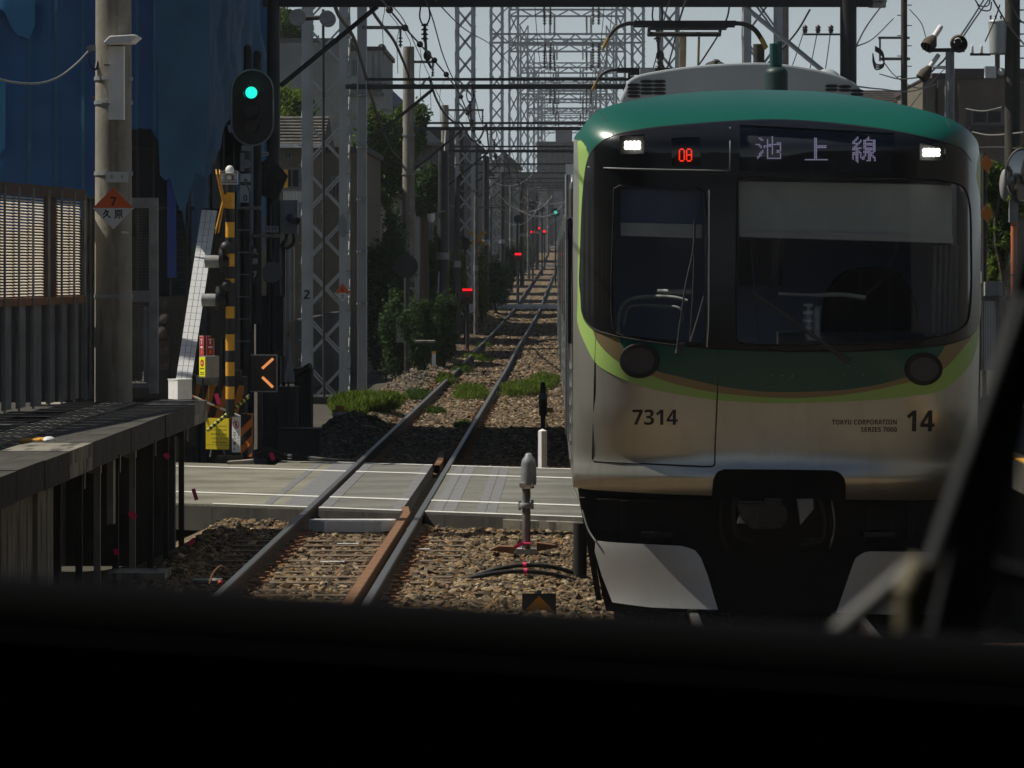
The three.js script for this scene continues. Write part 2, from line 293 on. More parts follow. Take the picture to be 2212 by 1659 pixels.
// ---------------------------------------------------------------- platforms
{
  const t = thing('station_platform', 'weathered concrete platform with dark open side beside the near track', 'platform');
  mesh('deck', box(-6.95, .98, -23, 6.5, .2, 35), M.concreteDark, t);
  const R = rng(4), tones = [M.concreteDark, M.concreteWall, M.concreteDark];
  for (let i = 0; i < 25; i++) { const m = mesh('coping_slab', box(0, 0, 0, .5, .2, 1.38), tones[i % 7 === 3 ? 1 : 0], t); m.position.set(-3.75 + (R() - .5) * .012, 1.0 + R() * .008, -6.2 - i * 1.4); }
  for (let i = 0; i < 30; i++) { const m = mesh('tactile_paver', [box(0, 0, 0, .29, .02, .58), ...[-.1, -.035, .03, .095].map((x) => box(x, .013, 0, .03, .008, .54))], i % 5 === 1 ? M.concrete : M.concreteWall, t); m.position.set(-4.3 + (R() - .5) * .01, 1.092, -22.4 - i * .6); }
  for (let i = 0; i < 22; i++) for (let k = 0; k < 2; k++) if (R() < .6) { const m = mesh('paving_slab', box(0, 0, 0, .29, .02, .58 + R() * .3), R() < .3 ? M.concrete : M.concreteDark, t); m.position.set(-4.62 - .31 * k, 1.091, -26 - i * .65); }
  mesh('retaining_wall', [...Array.from({ length: 20 }, (_, i) => box(-3.66 - (i % 2) * .03, .36, -28.6 + i * .9, .16, 1.1, .86))], M.concreteWall, t);
  mesh('back_wall', box(-4.9, .2, -34.6, .1, 1.36, 11.5), M.darkWall, t);
  mesh('end_wall', box(-4.6, .2, -40.4, 1.6, 1.4, .12), M.darkWall, t);
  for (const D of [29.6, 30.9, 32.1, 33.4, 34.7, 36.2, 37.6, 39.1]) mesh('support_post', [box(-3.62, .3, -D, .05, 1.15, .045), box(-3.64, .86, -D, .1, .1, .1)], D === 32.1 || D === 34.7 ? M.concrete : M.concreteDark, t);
  for (const D of [30.2, 32.6, 35.4, 38.4]) mesh('stain_drip', box(-3.5, .86, -D, .012, .14, .07), M.concreteWall, t);
  const wp = mesh('board', box(-3.6, .62, -32.9, .05, .5, .16), M.concrete, t);
  const p2 = thing('station_platform', 'concrete platform with pale tactile strip on the far side of the green train', 'platform');
  mesh('deck', box(6.2, .98, -24, 6.3, .2, 36), M.concreteDark, p2);
  for (let i = 0; i < 26; i++) { const m = mesh('tactile_paver', [box(0, 0, 0, .29, .02, .29), ...Array.from({ length: 16 }, (_, k) => box(-.105 + .07 * (k % 4), .013, -.105 + .07 * Math.floor(k / 4), .034, .01, .034))], M.concrete, p2); m.position.set(3.42, 1.092, -20.6 - i * .3); }
  mesh('edge_line', box(3.12, 1.084, -24, .1, .012, 35), M.yellow, p2);
  mesh('retaining_wall', box(3.25, .3, -24, .16, 1.2, 36), M.darkWall, p2);
}
// ---------------------------------------------------------------- lettering
const font = await new FontLoader().loadAsync('fonts/droid/droid_sans_bold.typeface.json');
const KANJI = {
  久: [[[4, .5], [2.5, 4], [.8, 6]], [[3.4, 2.2], [7, 2.2], [5.5, 6], [1, 10]], [[4.6, 5], [7, 8], [9.5, 10]]],
  原: [[[1.2, .8], [9.5, .8]], [[1.6, .8], [1.5, 6], [.5, 10]], [[5.6, 1], [5, 2.2]], [[3, 2.4], [8.6, 2.4], [8.6, 6], [3, 6], [3, 2.4]], [[3, 4.2], [8.6, 4.2]], [[5.8, 6], [5.8, 9.6], [5, 9.2]], [[3.8, 7], [2.4, 9]], [[7.8, 7], [9.4, 9]]],
  池: [[[1, 1], [2.2, 2]], [[.4, 3.6], [1.8, 4.6]], [[.5, 9.5], [2.4, 6.5]], [[3.2, 4.6], [9.2, 3.2], [9.2, 6.4], [8.2, 6.6]], [[6.4, .6], [6.4, 7.4]], [[4.4, 2.2], [4.4, 9.2], [9.4, 9.2], [9.4, 7.8]]],
  上: [[[4.8, .6], [4.8, 9.2]], [[4.8, 4], [8.8, 4]], [[.6, 9.2], [9.5, 9.2]]],
  線: [[[2.4, .4], [.8, 2.2], [2.6, 2.8]], [[3.6, 1.6], [.8, 4.6], [3.8, 4.4]], [[2.3, 4.6], [2.3, 9.8]], [[1, 6], [.5, 8.5]], [[3.3, 6], [4, 8]], [[7, .2], [6.4, 1.2]], [[5.2, 1.2], [9, 1.2], [9, 4.6], [5.2, 4.6], [5.2, 1.2]], [[5.2, 2.9], [9, 2.9]], [[7.1, 4.6], [7.1, 9.6], [6.4, 9.4]], [[4.8, 6], [6.2, 6], [4.6, 8.8]], [[9.4, 5.4], [7.8, 6.6]], [[7.4, 6], [9.6, 9]]],
  立: [[[5, .4], [5, 1.8]], [[1.4, 2.4], [8.6, 2.4]], [[3, 4], [3.8, 7.6]], [[7, 4], [6, 7.6]], [[.6, 9], [9.4, 9]]],
  入: [[[3.6, .8], [5, 1.2], [.8, 9.4]], [[5, 2.4], [9.4, 9.4]]],
  禁: [[[.6, 2], [4.6, 2]], [[2.6, .4], [2.6, 5]], [[2.4, 2.4], [.6, 4.6]], [[2.8, 2.4], [4.6, 4.2]], [[5.4, 2], [9.4, 2]], [[7.4, .4], [7.4, 5]], [[7.2, 2.4], [5.4, 4.6]], [[7.6, 2.4], [9.6, 4.4]], [[2.4, 5.8], [7.6, 5.8]], [[.8, 7.2], [9.2, 7.2]], [[5, 7.2], [5, 9.8]], [[3, 8], [1.6, 9.6]], [[7, 8], [8.6, 9.6]]],
  止: [[[5, .6], [5, 9]], [[5, 4.4], [8.6, 4.4]], [[2.2, 4], [2.2, 9]], [[.6, 9], [9.4, 9]]],
};
function ink(ctx, ch, x, y, s, lw = s / 9, color = '#0b0b0b') {
  ctx.strokeStyle = color; ctx.lineWidth = lw; ctx.lineCap = 'round'; ctx.lineJoin = 'round';
  for (const st of KANJI[ch]) { ctx.beginPath(); st.forEach(([u, v], i) => i ? ctx.lineTo(x + u * s / 10, y + v * s / 10) : ctx.moveTo(x + u * s / 10, y + v * s / 10)); ctx.stroke(); }
}
function canvasTex(w, h, draw) { const c = document.createElement('canvas'); c.width = w; c.height = h; const ctx = c.getContext('2d'); draw(ctx, w, h); const t = new THREE.CanvasTexture(c); t.colorSpace = THREE.SRGBColorSpace; return t; }
function face(w, h, tex, rough = .55) { const g = new THREE.PlaneGeometry(w, h); g.userData.keep = true; return [g, new THREE.MeshPhysicalMaterial({ map: tex, roughness: rough })]; }
// a plate with printed face, shown as this rectangle
function plate(parent, x0, y0, x1, y1, D, tex, name = 'plate', back = M.grey, ry = 0) {
  const a = at(x0, y0, D), b = at(x1, y1, D), w = b.x - a.x, h = a.y - b.y;
  const p = mesh(name, box(0, 0, 0, w, h, .012), back, parent); p.position.set((a.x + b.x) / 2, (a.y + b.y) / 2, -D - .006); p.rotation.y = ry;
  if (tex) { const [g, m] = face(w * .985, h * .985, tex); const f = mesh('printed_face', g, m, p); f.position.z = .009; }
  return p;
}

// ---------------------------------------------------------------- the train
const train = thing('commuter_train', 'silver commuter train with green roof and lime stripe on the next track', 'train');
const TD = 28.7, TX = 1.446;
function back(x, y) {                                  // how far the nose falls back from its foremost point
  const a = Math.min(1.05, Math.abs(x) / 1.42);
  const q = 1 - ss(.85, 1.45, y);
  let b = lerp(.06, .2, q) * a * a + lerp(.44, .3, q) * a ** lerp(9, 5, q);
  b += .025 * ss(1.9, 3.0, y) + .85 * Math.max(0, (y - 3.19) / .44) ** 2.2;
  b += .05 * ss(.92, 1.1, y) - .04 * ss(1.15, 1.9, y);
  b += .12 * Math.max(0, (.96 - y) / .14) ** 2;
  return b;
}
const loc = (px, py) => { let x = (px - CX) * TD / FPX - TX, y = EYE + (CY - py) * TD / FPX; for (let k = 0; k < 3; k++) { const D = TD + back(x, y); x = (px - CX) * D / FPX - TX; y = EYE + (CY - py) * D / FPX; } return [x, y]; };
const poly = (list) => list.map(([x, y]) => loc(x, y));
const smooth = (list, n = 4, closed = false) => { const c = new THREE.CatmullRomCurve3(list.map((p) => V(p[0], p[1], 0)), closed, 'centripetal'); return c.getPoints(list.length * n).map((p) => [p.x, p.y]); };
// a sheet bounded by an outline (and holes) that follows the nose
function patch(outer, holes = [], lift = 0, cell = .07, zf = back) {
  const v2 = (l) => l.map((p) => new THREE.Vector2(p[0], p[1]));
  let o = v2(outer); if (THREE.ShapeUtils.isClockWise(o)) o.reverse();
  const hs = holes.map((h) => { const q = v2(h); if (!THREE.ShapeUtils.isClockWise(q)) q.reverse(); return q; });
  const tri = THREE.ShapeUtils.triangulateShape(o, hs), all = [...o, ...hs.flat()], P = [], N = [];
  const clip = (poly, ax, val, sgn) => { const r = []; for (let i = 0; i < poly.length; i++) { const a = poly[i], b = poly[(i + 1) % poly.length], da = sgn * (a[ax] - val), db = sgn * (b[ax] - val); if (da >= 0) r.push(a); if (da * db < 0) { const t = da / (da - db); r.push([lerp(a[0], b[0], t), lerp(a[1], b[1], t)]); } } return r; };
  const put = (p) => {
    const e = .004, fx = -(zf(p[0] + e, p[1]) - zf(p[0] - e, p[1])) / (2 * e), fy = -(zf(p[0], p[1] + e) - zf(p[0], p[1] - e)) / (2 * e), l = Math.hypot(fx, fy, 1), n = [-fx / l, -fy / l, 1 / l];
    P.push(p[0] + n[0] * lift, p[1] + n[1] * lift, -zf(p[0], p[1]) + n[2] * lift); N.push(...n);
  };
  for (const t of tri) {
    const T = t.map((i) => [all[i].x, all[i].y]); const xs = T.map((p) => p[0]), ys = T.map((p) => p[1]);
    for (let i = Math.floor(Math.min(...xs) / cell); i * cell < Math.max(...xs); i++) {
      const col = clip(clip(T, 0, i * cell, 1), 0, (i + 1) * cell, -1); if (col.length < 3) continue;
      for (let j = Math.floor(Math.min(...ys) / cell); j * cell < Math.max(...ys); j++) {
        const c = clip(clip(col, 1, j * cell, 1), 1, (j + 1) * cell, -1); if (c.length < 3) continue;
        for (let k = 1; k + 1 < c.length; k++) { put(c[0]); put(c[k]); put(c[k + 1]); }
      }
    }
  }
  const g = new THREE.BufferGeometry(); g.setAttribute('position', new THREE.Float32BufferAttribute(P, 3)); g.setAttribute('normal', new THREE.Float32BufferAttribute(N, 3)); return g;
}
const onNose = (px, py, lift = 0) => { const [x, y] = loc(px, py); return V(x, y, -back(x, y) + lift); };
const seamTube = (pts, r, lift = .003) => { const q = pts.map((p) => onNose(p[0], p[1], lift)); return new THREE.TubeGeometry(new THREE.CatmullRomCurve3(q, false, 'centripetal'), pts.length * 8, r, 6); };
function textPatch(str, px, py, hpx, lift, width) {    // text whose lower left corner is at this picture point, on the nose
  const [x0, y0] = loc(px, py), sz = hpx * TD / FPX, out = [], shapes = font.generateShapes(str, sz);
  let w = 0; for (const s of shapes) for (const p of s.getPoints(4)) w = Math.max(w, p.x);
  const k = width ? width * TD / FPX / w : 1;
  for (const s of shapes) { const e = s.extractPoints(4), f = (p) => [x0 + p.x * k, y0 + p.y]; out.push(patch(e.shape.map(f), e.holes.map((h) => h.map(f)), lift, .2)); }
  return out;
}
const silver = mottled([.54, .54, .48], [.62, .62, .56], { tile: 1.3, rough: .34, metal: .78, grain: .06, contrast: 1.4, streak: .12, streakTone: [.34, .3, .2] });
const greenPaint = plain(.003, .085, .066, .25, 0, { clearcoat: .5, clearcoatRoughness: .15 }), greenRoof = plain(.004, .1, .068, .3, 0, { clearcoat: .6, clearcoatRoughness: .2 });
const lime = plain(.36, .55, .15, .4), gold = plain(.3, .24, .13, .4, .5), frameBlack = plain(.008, .009, .01, .22, 0, { clearcoat: .3, clearcoatRoughness: .1 });
const stainless = mottled([.45, .46, .46], [.56, .57, .56], { tile: .8, rough: .3, metal: .92, grain: .06 });
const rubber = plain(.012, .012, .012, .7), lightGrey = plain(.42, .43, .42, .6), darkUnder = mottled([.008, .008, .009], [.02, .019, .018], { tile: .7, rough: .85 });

const roofTop = smooth([[1241, 300], [1246, 291], [1259, 276], [1276, 254], [1306, 234], [1380, 216], [1478.6, 202], [1589.6, 196], [1667.6, 195.5], [1791, 201], [1914, 219.6], [1988, 237], [2037.7, 251.7], [2075, 269], [2099, 288.7], [2112, 308], [2116, 330]]);
const blackTop = smooth([[1273, 339], [1280, 327], [1293.5, 311.6], [1320.6, 295.6], [1392, 279.6], [1491, 269.7], [1577, 263.5], [1680, 260], [1791, 266.5], [1914, 281], [1988, 295], [2037.7, 307], [2075, 321], [2087, 333], [2102, 358], [2109, 395]]);
const blackSideR = smooth([[2109, 395], [2115, 424], [2117, 544], [2116, 650], [2112, 701], [2100, 722], [2058, 740], [1968, 752], [1832, 758], [1700, 758], [1588, 755], [1550, 753], [1454, 745], [1340, 728], [1311, 720.6], [1288.6, 713], [1269, 698], [1259, 674], [1256.5, 637], [1254, 613], [1256, 539], [1259, 452], [1262.6, 403], [1267.6, 361], [1273, 339]]);
const blackOutline = [...blackTop, ...blackSideR.slice(1, -1)];
const doorWin = [[1326, 408], [1334, 402], [1512, 406], [1520, 412], [1522, 735], [1515, 741], [1336, 722], [1326, 712]];
const mainWin = smooth([[1592, 392], [1600, 386], [1800, 388], [2070, 398], [2090, 420], [2098, 540], [2096, 660], [2088, 698], [2060, 718], [1960, 736], [1800, 743], [1600, 741], [1592, 735]], 3);
const ledWin = [[1598, 272], [1932, 290], [1932, 374], [1598, 370]], numWin = [[1450, 300], [1512, 298], [1514, 358], [1452, 358]], lampL = [[1340, 296], [1392, 292], [1392, 332], [1340, 334]], lampR = [[1986, 310], [2040, 322], [2040, 348], [1986, 346]];

{
  const nose = new THREE.Group(); nose.name = 'nose'; train.add(nose);
  // silver mask with the windscreen area open
  const sideL = [[1240, 300], [1238.5, 500], [1238.5, 900], [1239, 1052]], bottom = [[1239, 1052], [1277, 1058], [1354, 1063], [1455, 1068], [1537, 1071], [1540, 1038], [1546, 1024], [1551.5, 1018], [1564.6, 1013.5], [1680, 1014], [1795, 1015.6], [1810, 1019], [1818, 1025], [1825, 1036], [1827, 1048], [1827, 1079], [2038.5, 1080.7], [2100, 1078]], sideR = [[2106, 1060], [2113, 900], [2117, 760], [2117.5, 500], [2116, 330]];
  const outline = [...sideL, ...bottom.slice(1), ...sideR, ...roofTop.slice().reverse().slice(1, -1)];
  mesh('silver_mask', patch(poly(outline), [poly(blackOutline)], 0, .06), silver, nose);
  // roof cap and stripes
  mesh('green_roof_cap', patch(poly([...roofTop, ...[[2116, 345], [2112, 360]], ...smooth([[2109, 395], [2102, 358], [2087, 333], [2075, 321], [2037.7, 307], [1988, 295], [1914, 281], [1791, 266.5], [1680, 260], [1577, 263.5], [1491, 269.7], [1392, 279.6], [1320.6, 295.6], [1293.5, 311.6], [1280, 327], [1273, 339]]), [1267, 318], [1256, 303]]), [], .004, .05), greenRoof, nose);
  const limeUpper = [[1256.5, 637], [1259, 674], [1269, 698], [1281, 711], [1289, 733], [1311, 760], [1340, 782], [1414, 814], [1454, 828], [1503, 840], [1548, 848], [1639, 857], [1728, 859.5], [1850, 849], [1968, 824], [2034, 800], [2070, 764], [2097, 730], [2110, 704]];
  const limeLower = [[1249, 652], [1249, 698], [1264, 740], [1289, 785], [1321, 807], [1380, 832], [1429, 845], [1491, 856], [1548, 864], [1639, 870], [1728, 870.5], [1850, 866], [1950, 858], [2028, 845], [2058, 827], [2097, 785], [2112, 740], [2117, 690]];
  mesh('lime_stripe', patch(poly([...smooth(limeUpper), ...smooth(limeLower).reverse()]), [], .004, .06), lime, nose);
  mesh('lime_stripe', patch(poly([...smooth([[1256.5, 637], [1254, 613], [1256, 539], [1259, 452], [1262.6, 403], [1267.6, 361], [1273, 339], [1267.6, 317], [1255.5, 303]]), ...smooth([[1249, 306], [1252, 380], [1252, 440], [1249.5, 588], [1249, 652]])]), [], .004, .05), lime, nose);
  mesh('lime_stripe', patch(poly(smooth([[2112, 350], [2117, 330], [2117.8, 460], [2118, 560], [2117.5, 690], [2110, 704], [2116, 650], [2117, 544], [2115, 424], [2109, 395], [2112, 350]])), [], .0045, .05), lime, nose);
  const goldUpper = [[1281, 711], [1300, 718], [1338, 729], [1347, 750], [1385, 785], [1424, 803], [1466, 813], [1548, 832], [1639, 845], [1728, 846.5], [1847, 839], [1947, 818], [2000, 795], [2031, 764], [2040, 747], [2097, 726]];
  mesh('gold_stripe', patch(poly([...smooth(goldUpper), ...smooth(limeUpper.slice(3, 18)).reverse()]), [], .0055, .06), gold, nose);
  const greenLower = smooth(goldUpper.slice(2, 15));
  mesh('green_band', patch(poly([...greenLower, [2058, 741], [1968, 753], [1832, 759], [1700, 759], [1588, 756], [1550, 754], [1454, 746]]), [], .0065, .06), greenPaint, nose);
  // black window mask
  const holes = [doorWin, mainWin, ledWin, numWin, lampL, lampR].map(poly);
  const mask = mesh('window_mask', patch(poly(blackOutline), holes, .010, .06), frameBlack, nose);
  mesh('window_rubber', [seamTube([...blackOutline, blackOutline[0]].filter((_, i) => i % 3 === 0), .006, .01)], rubber, mask);
  const glass = plain(.82, .86, .88, .03, 0, { transmission: 1, thickness: 0, ior: 1.5, side: THREE.DoubleSide });
  const win = (name, l, lift = .004) => mesh(name, patch(poly(l), [], lift, .08), glass, nose);
  win('windscreen', mainWin); win('door_window', doorWin); win('display_window', ledWin); win('number_window', numWin);
  for (const [l, w] of [[doorWin, .006], [mainWin, .007]]) mesh('glazing_seal', seamTube([...l, l[0]], w, .011), rubber, nose);
  mesh('trim', [seamTube([[1270, 361], [1330, 364], [1450, 367], [1574, 369]], .006, .014), seamTube([[1576, 369], [1577, 320], [1577, 275]], .005, .014)], M.galv, nose);
  mesh('door_grip', [seamTube([[1531, 410], [1530, 560], [1529, 700], [1526, 750]], .009, .03)], M.chrome, nose);
  mesh('door_seam', [seamTube([[1288.6, 715], [1285, 800], [1283.6, 859], [1281, 960], [1280, 987]], .005, .002), seamTube([[1280, 987], [1281, 993], [1284, 995], [1340, 999], [1440, 1004], [1536, 1007.5], [1542, 1006], [1544, 1001]], .006, .002), seamTube([[1544, 1001], [1545, 957], [1548, 890], [1550, 834], [1551, 756]], .005, .003)], rubber, nose);
  mesh('panel_seam', [seamTube([[1296, 244], [1312, 262], [1326, 292]], .003, .006)], rubber, nose); mesh('panel_seam', [seamTube([[2040, 254], [2052, 272], [2064, 312]], .003, .006)], rubber, nose);
  // lamps in the lower nose
  for (const [cx, cy, rx, ry] of [[1381.6, 779, 41, 35.5], [1995, 797, 39, 33]]) {
    const ring = (k) => Array.from({ length: 40 }, (_, i) => { const a = i / 40 * 2 * Math.PI; return [cx + rx * k * Math.cos(a), cy + ry * k * Math.sin(a)]; });
    const lens = mesh('tail_lamp', patch(poly(ring(.8)), [], .012, .05), mottled([.045, .045, .05], [.07, .07, .072], { tile: .02, rough: .5 }), nose);
    mesh('lamp_rim', [patch(poly(ring(1)), [poly(ring(.78))], .016, .05), seamTube([...ring(1), ring(1)[0]], .008, .008)], rubber, lens);
  }
  // headlights: four LEDs in a row, glowing
  const glow = new THREE.MeshStandardMaterial({ color: 0xffffff, emissive: rgb(1, .97, .86), emissiveIntensity: 7 });
  for (const [x0, y0, x1, y1] of [[1349, 303, 1384, 324], [1994, 319, 2032, 339]]) {
    const h = new THREE.Group(); h.name = 'headlight'; nose.add(h);
    const leds = []; for (let r = 0; r < 2; r++) for (let i = 0; i < 4; i++) { const p = onNose(lerp(x0, x1, (i + .5) / 4), lerp(y0, y1, .28 + r * .44), 0); leds.push(lathe([[0, .024], [.009, .022], [.014, .014], [.0155, 0]], 0, 0, 0, 10).rotateX(Math.PI / 2).translate(p.x, p.y, p.z - .03)); }
    mesh('lamp_lens', leds, glow, h);
    const c = onNose((x0 + x1) / 2, (y0 + y1) / 2, 0);
    mesh('lamp_housing', box(c.x, c.y, c.z - .06, .18, .13, .04), rubber, h);
    const l = new THREE.SpotLight(rgb(1, .97, .88), 3, 0, .5, .8); l.position.set(c.x, c.y, c.z + .03); l.target.position.set(c.x, c.y - 2, c.z + 20); l.castShadow = true; train.add(l, l.target);
  }
  // line name in LED dots, run number
  const dotMat = new THREE.MeshStandardMaterial({ color: rgb(.3, .28, .36), emissive: rgb(.42, .37, .58), emissiveIntensity: .5 }), dots = [], n = 17;
  const base = (px, py, dz) => { const p = onNose(px, py, 0); return V(p.x, p.y, p.z - dz); };
  for (const [ch, x0, y0, x1, y1] of [['池', 1634, 292, 1690, 345], ['上', 1737, 295, 1791, 348], ['線', 1840, 296, 1894, 350]]) {
    for (let j = 0; j < n; j++) for (let i = 0; i < n; i++) {
      const u = i / (n - 1) * 10, v = j / (n - 1) * 10; let d = 9;
      for (const st of KANJI[ch]) for (let k = 0; k + 1 < st.length; k++) { const [ax, ay] = st[k], [bx, by] = st[k + 1], t = clamp(((u - ax) * (bx - ax) + (v - ay) * (by - ay)) / ((bx - ax) ** 2 + (by - ay) ** 2 || 1)); d = Math.min(d, Math.hypot(u - ax - t * (bx - ax), v - ay - t * (by - ay))); }
      if (d < .44) { const p = base(lerp(x0, x1, i / (n - 1)), lerp(y0, y1, j / (n - 1)), .025); dots.push(box(p.x, p.y, p.z, .0078, .0078, .004)); }
    }
  }
  const led = new THREE.Group(); led.name = 'destination_display'; nose.add(led);
  mesh('led_character', dots, dotMat, led);
  mesh('display_board', patch(poly([[1590, 264], [1938, 284], [1938, 380], [1590, 378]]), [], -.04, .1), plain(.012, .012, .022, .5), led);
  const num = new THREE.Group(); num.name = 'number_display'; nose.add(num);
  const red = new THREE.MeshStandardMaterial({ color: rgb(.4, .02, .01), emissive: rgb(1, .035, .01), emissiveIntensity: 1.5 }), seg = [];
  const seg7 = { 0: [[0, 0, 1, 0], [0, 0, 0, 2], [1, 0, 1, 2], [0, 2, 1, 2]], 8: [[0, 0, 1, 0], [0, 0, 0, 2], [1, 0, 1, 2], [0, 2, 1, 2], [0, 1, 1, 1]] };
  [['0', 1467], ['8', 1482.5]].forEach(([c, x]) => { for (const [a, b, p, q] of seg7[c]) for (let k = a === p ? 1 : 2; k <= (a === p ? 7 : 6); k++) { const u = lerp(a, p, k / 8), v = lerp(b, q, k / 8), w = base(x + 1 + u * 10.5, 322 + v * 12.7, .025); seg.push(box(w.x, w.y, w.z, .0085, .0085, .004)); } });
  mesh('led_digit', seg, red, num); mesh('display_board', patch(poly([[1446, 296], [1516, 294], [1518, 362], [1446, 362]]), [], -.04, .1), plain(.014, .013, .013, .6), num);
  // numbers and names on the mask
  const inkMat = plain(.022, .02, .016, .6);
  mesh('running_number', textPatch('7314', 1365, 917, 33, .003, 99), inkMat, nose);
  mesh('car_number', textPatch('14', 1956, 932, 46, .003, 64), inkMat, nose);
  mesh('lettering', [...textPatch('TOKYU CORPORATION', 1797, 917, 10.5, .003, 141), ...textPatch('SERIES 7000', 1859, 933, 10.5, .003, 79)], inkMat, nose);
  // wipers
  const wiperGrey = plain(.05, .052, .055, .5);
  mesh('wiper', [seamTube([[1462, 752], [1470, 690], [1482, 610], [1497, 540], [1500, 478]], .008, .035), seamTube([[1490, 735], [1496, 640], [1501, 500], [1502, 472]], .006, .02), seamTube([[1462, 764], [1468, 748], [1480, 744]], .02, .02)], wiperGrey, nose);
  mesh('wiper', [seamTube([[1826, 778], [1760, 728], [1690, 676], [1620, 630]], .013, .04), seamTube([[1620, 535], [1627, 600], [1634, 680], [1640, 738]], .006, .02), seamTube([[1818, 772], [1834, 782]], .022, .02)], wiperGrey, nose);
  mesh('washer_arm', [seamTube([[1490, 738], [1505, 690], [1519, 640]], .005, .03)], M.chrome, nose);
  for (const q of [[1667, 810], [1690, 811], [1711, 812], [1824, 811], [1864, 810], [1832, 790]]) { const p = onNose(q[0], q[1], .01); mesh('bolt', new THREE.SphereGeometry(.005, 8, 6).translate(p.x, p.y, p.z), M.chrome, nose); }
  // cab seen through the glass
  const room = new THREE.Group(); room.name = 'cab_interior'; train.add(room);
  const navy = plain(.3, .35, .48, .8), blindMat = mottled([.42, .45, .44], [.5, .53, .51], { tile: .6, rough: .9, grain: .06 });
  mesh('cab_wall', [box(0, 2.1, -1.75, 2.6, 1.9, .05), box(-1.3, 2.1, -1.3, .04, 1.9, .9), box(1.3, 2.1, -1.3, .04, 1.9, .9), box(0, 3.04, -1.4, 2.6, .04, 1.5), box(0, 1.2, -1.3, 2.6, .04, 1.7)], navy, room);
  const zin = (px, py, dz) => { const p = onNose(px, py, 0); return V(p.x, p.y, p.z - dz); };
  const sheet = (x0, y0, x1, y1, dz) => patch(poly([[x0, y0], [x1, y0 + (x1 - x0) * .02], [x1, y1 + (x1 - x0) * .03], [x0, y1]]), [], -dz, .1);
  mesh('roller_blind', [sheet(1597, 391, 2076, 510, .07)], blindMat, room);
  mesh('blind_rail', [sheet(1597, 498, 2076, 511, .062)], lightGrey, room);
  mesh('roller_blind', [sheet(1330, 480, 1516, 508, .09)], blindMat, room);
  mesh('header_panel', [sheet(1328, 408, 1518, 478, .1)], plain(.1, .13, .22, .7), room);
  const hr = (l, r, dz) => tube(l.map(([x, y]) => zin(x, y, dz)), r, 30, 8);
  mesh('handrail', [hr([[1337, 740], [1340, 680], [1352, 655], [1375, 645], [1460, 644], [1490, 652]], .014, .5), hr([[1352, 705], [1360, 668], [1385, 662], [1440, 664], [1475, 670], [1482, 700]], .012, .7), hr([[1425, 632], [1500, 632]], .02, .6)], lightGrey, room);
  mesh('handrail', [hr([[1770, 640], [1600 + 230, 638], [1885, 645]], .016, .6), hr([[1690, 636], [1780, 640]], .012, .5)], lightGrey, room);
  mesh('partition_pillar', [[1620, 1652], [1662, 1692], [1708, 1716]].map(([a, b]) => { const p = zin(a, 515, 1.5), q = zin(b, 620, 1.5); return box((p.x + q.x) / 2, (p.y + q.y) / 2, p.z, q.x - p.x, p.y - q.y, .04); }), plain(.12, .12, .11, .8), room);
  mesh('side_curtain', Array.from({ length: 5 }, (_, i) => hr([[2030 + i * 12, 530], [2028 + i * 12, 620], [2026 + i * 12, 725]], .016, .35)), plain(.13, .15, .16, .9), room);
  const seatP = zin(1900, 690, .9); mesh('driver_seat', [prism(smooth([[-.3, -.35], [-.3, .1], [-.2, .28], [0, .33], [.2, .28], [.3, .1], [.3, -.35]], 3), -.06, .06, .03).translate(seatP.x, seatP.y, seatP.z)], plain(.02, .018, .02, .8), room);
  mesh('console', [box(zin(1860, 735, .5).x, zin(1860, 735, .5).y - .1, zin(1860, 735, .5).z, 1.1, .3, .4)], plain(.03, .033, .045, .8), room);
  mesh('gauge', [600, 617, 634, 650].map((y) => { const p = zin(1752, y + 60, .35); return box(p.x, p.y, p.z, .07, .02, .02); }), lightGrey, room);
}
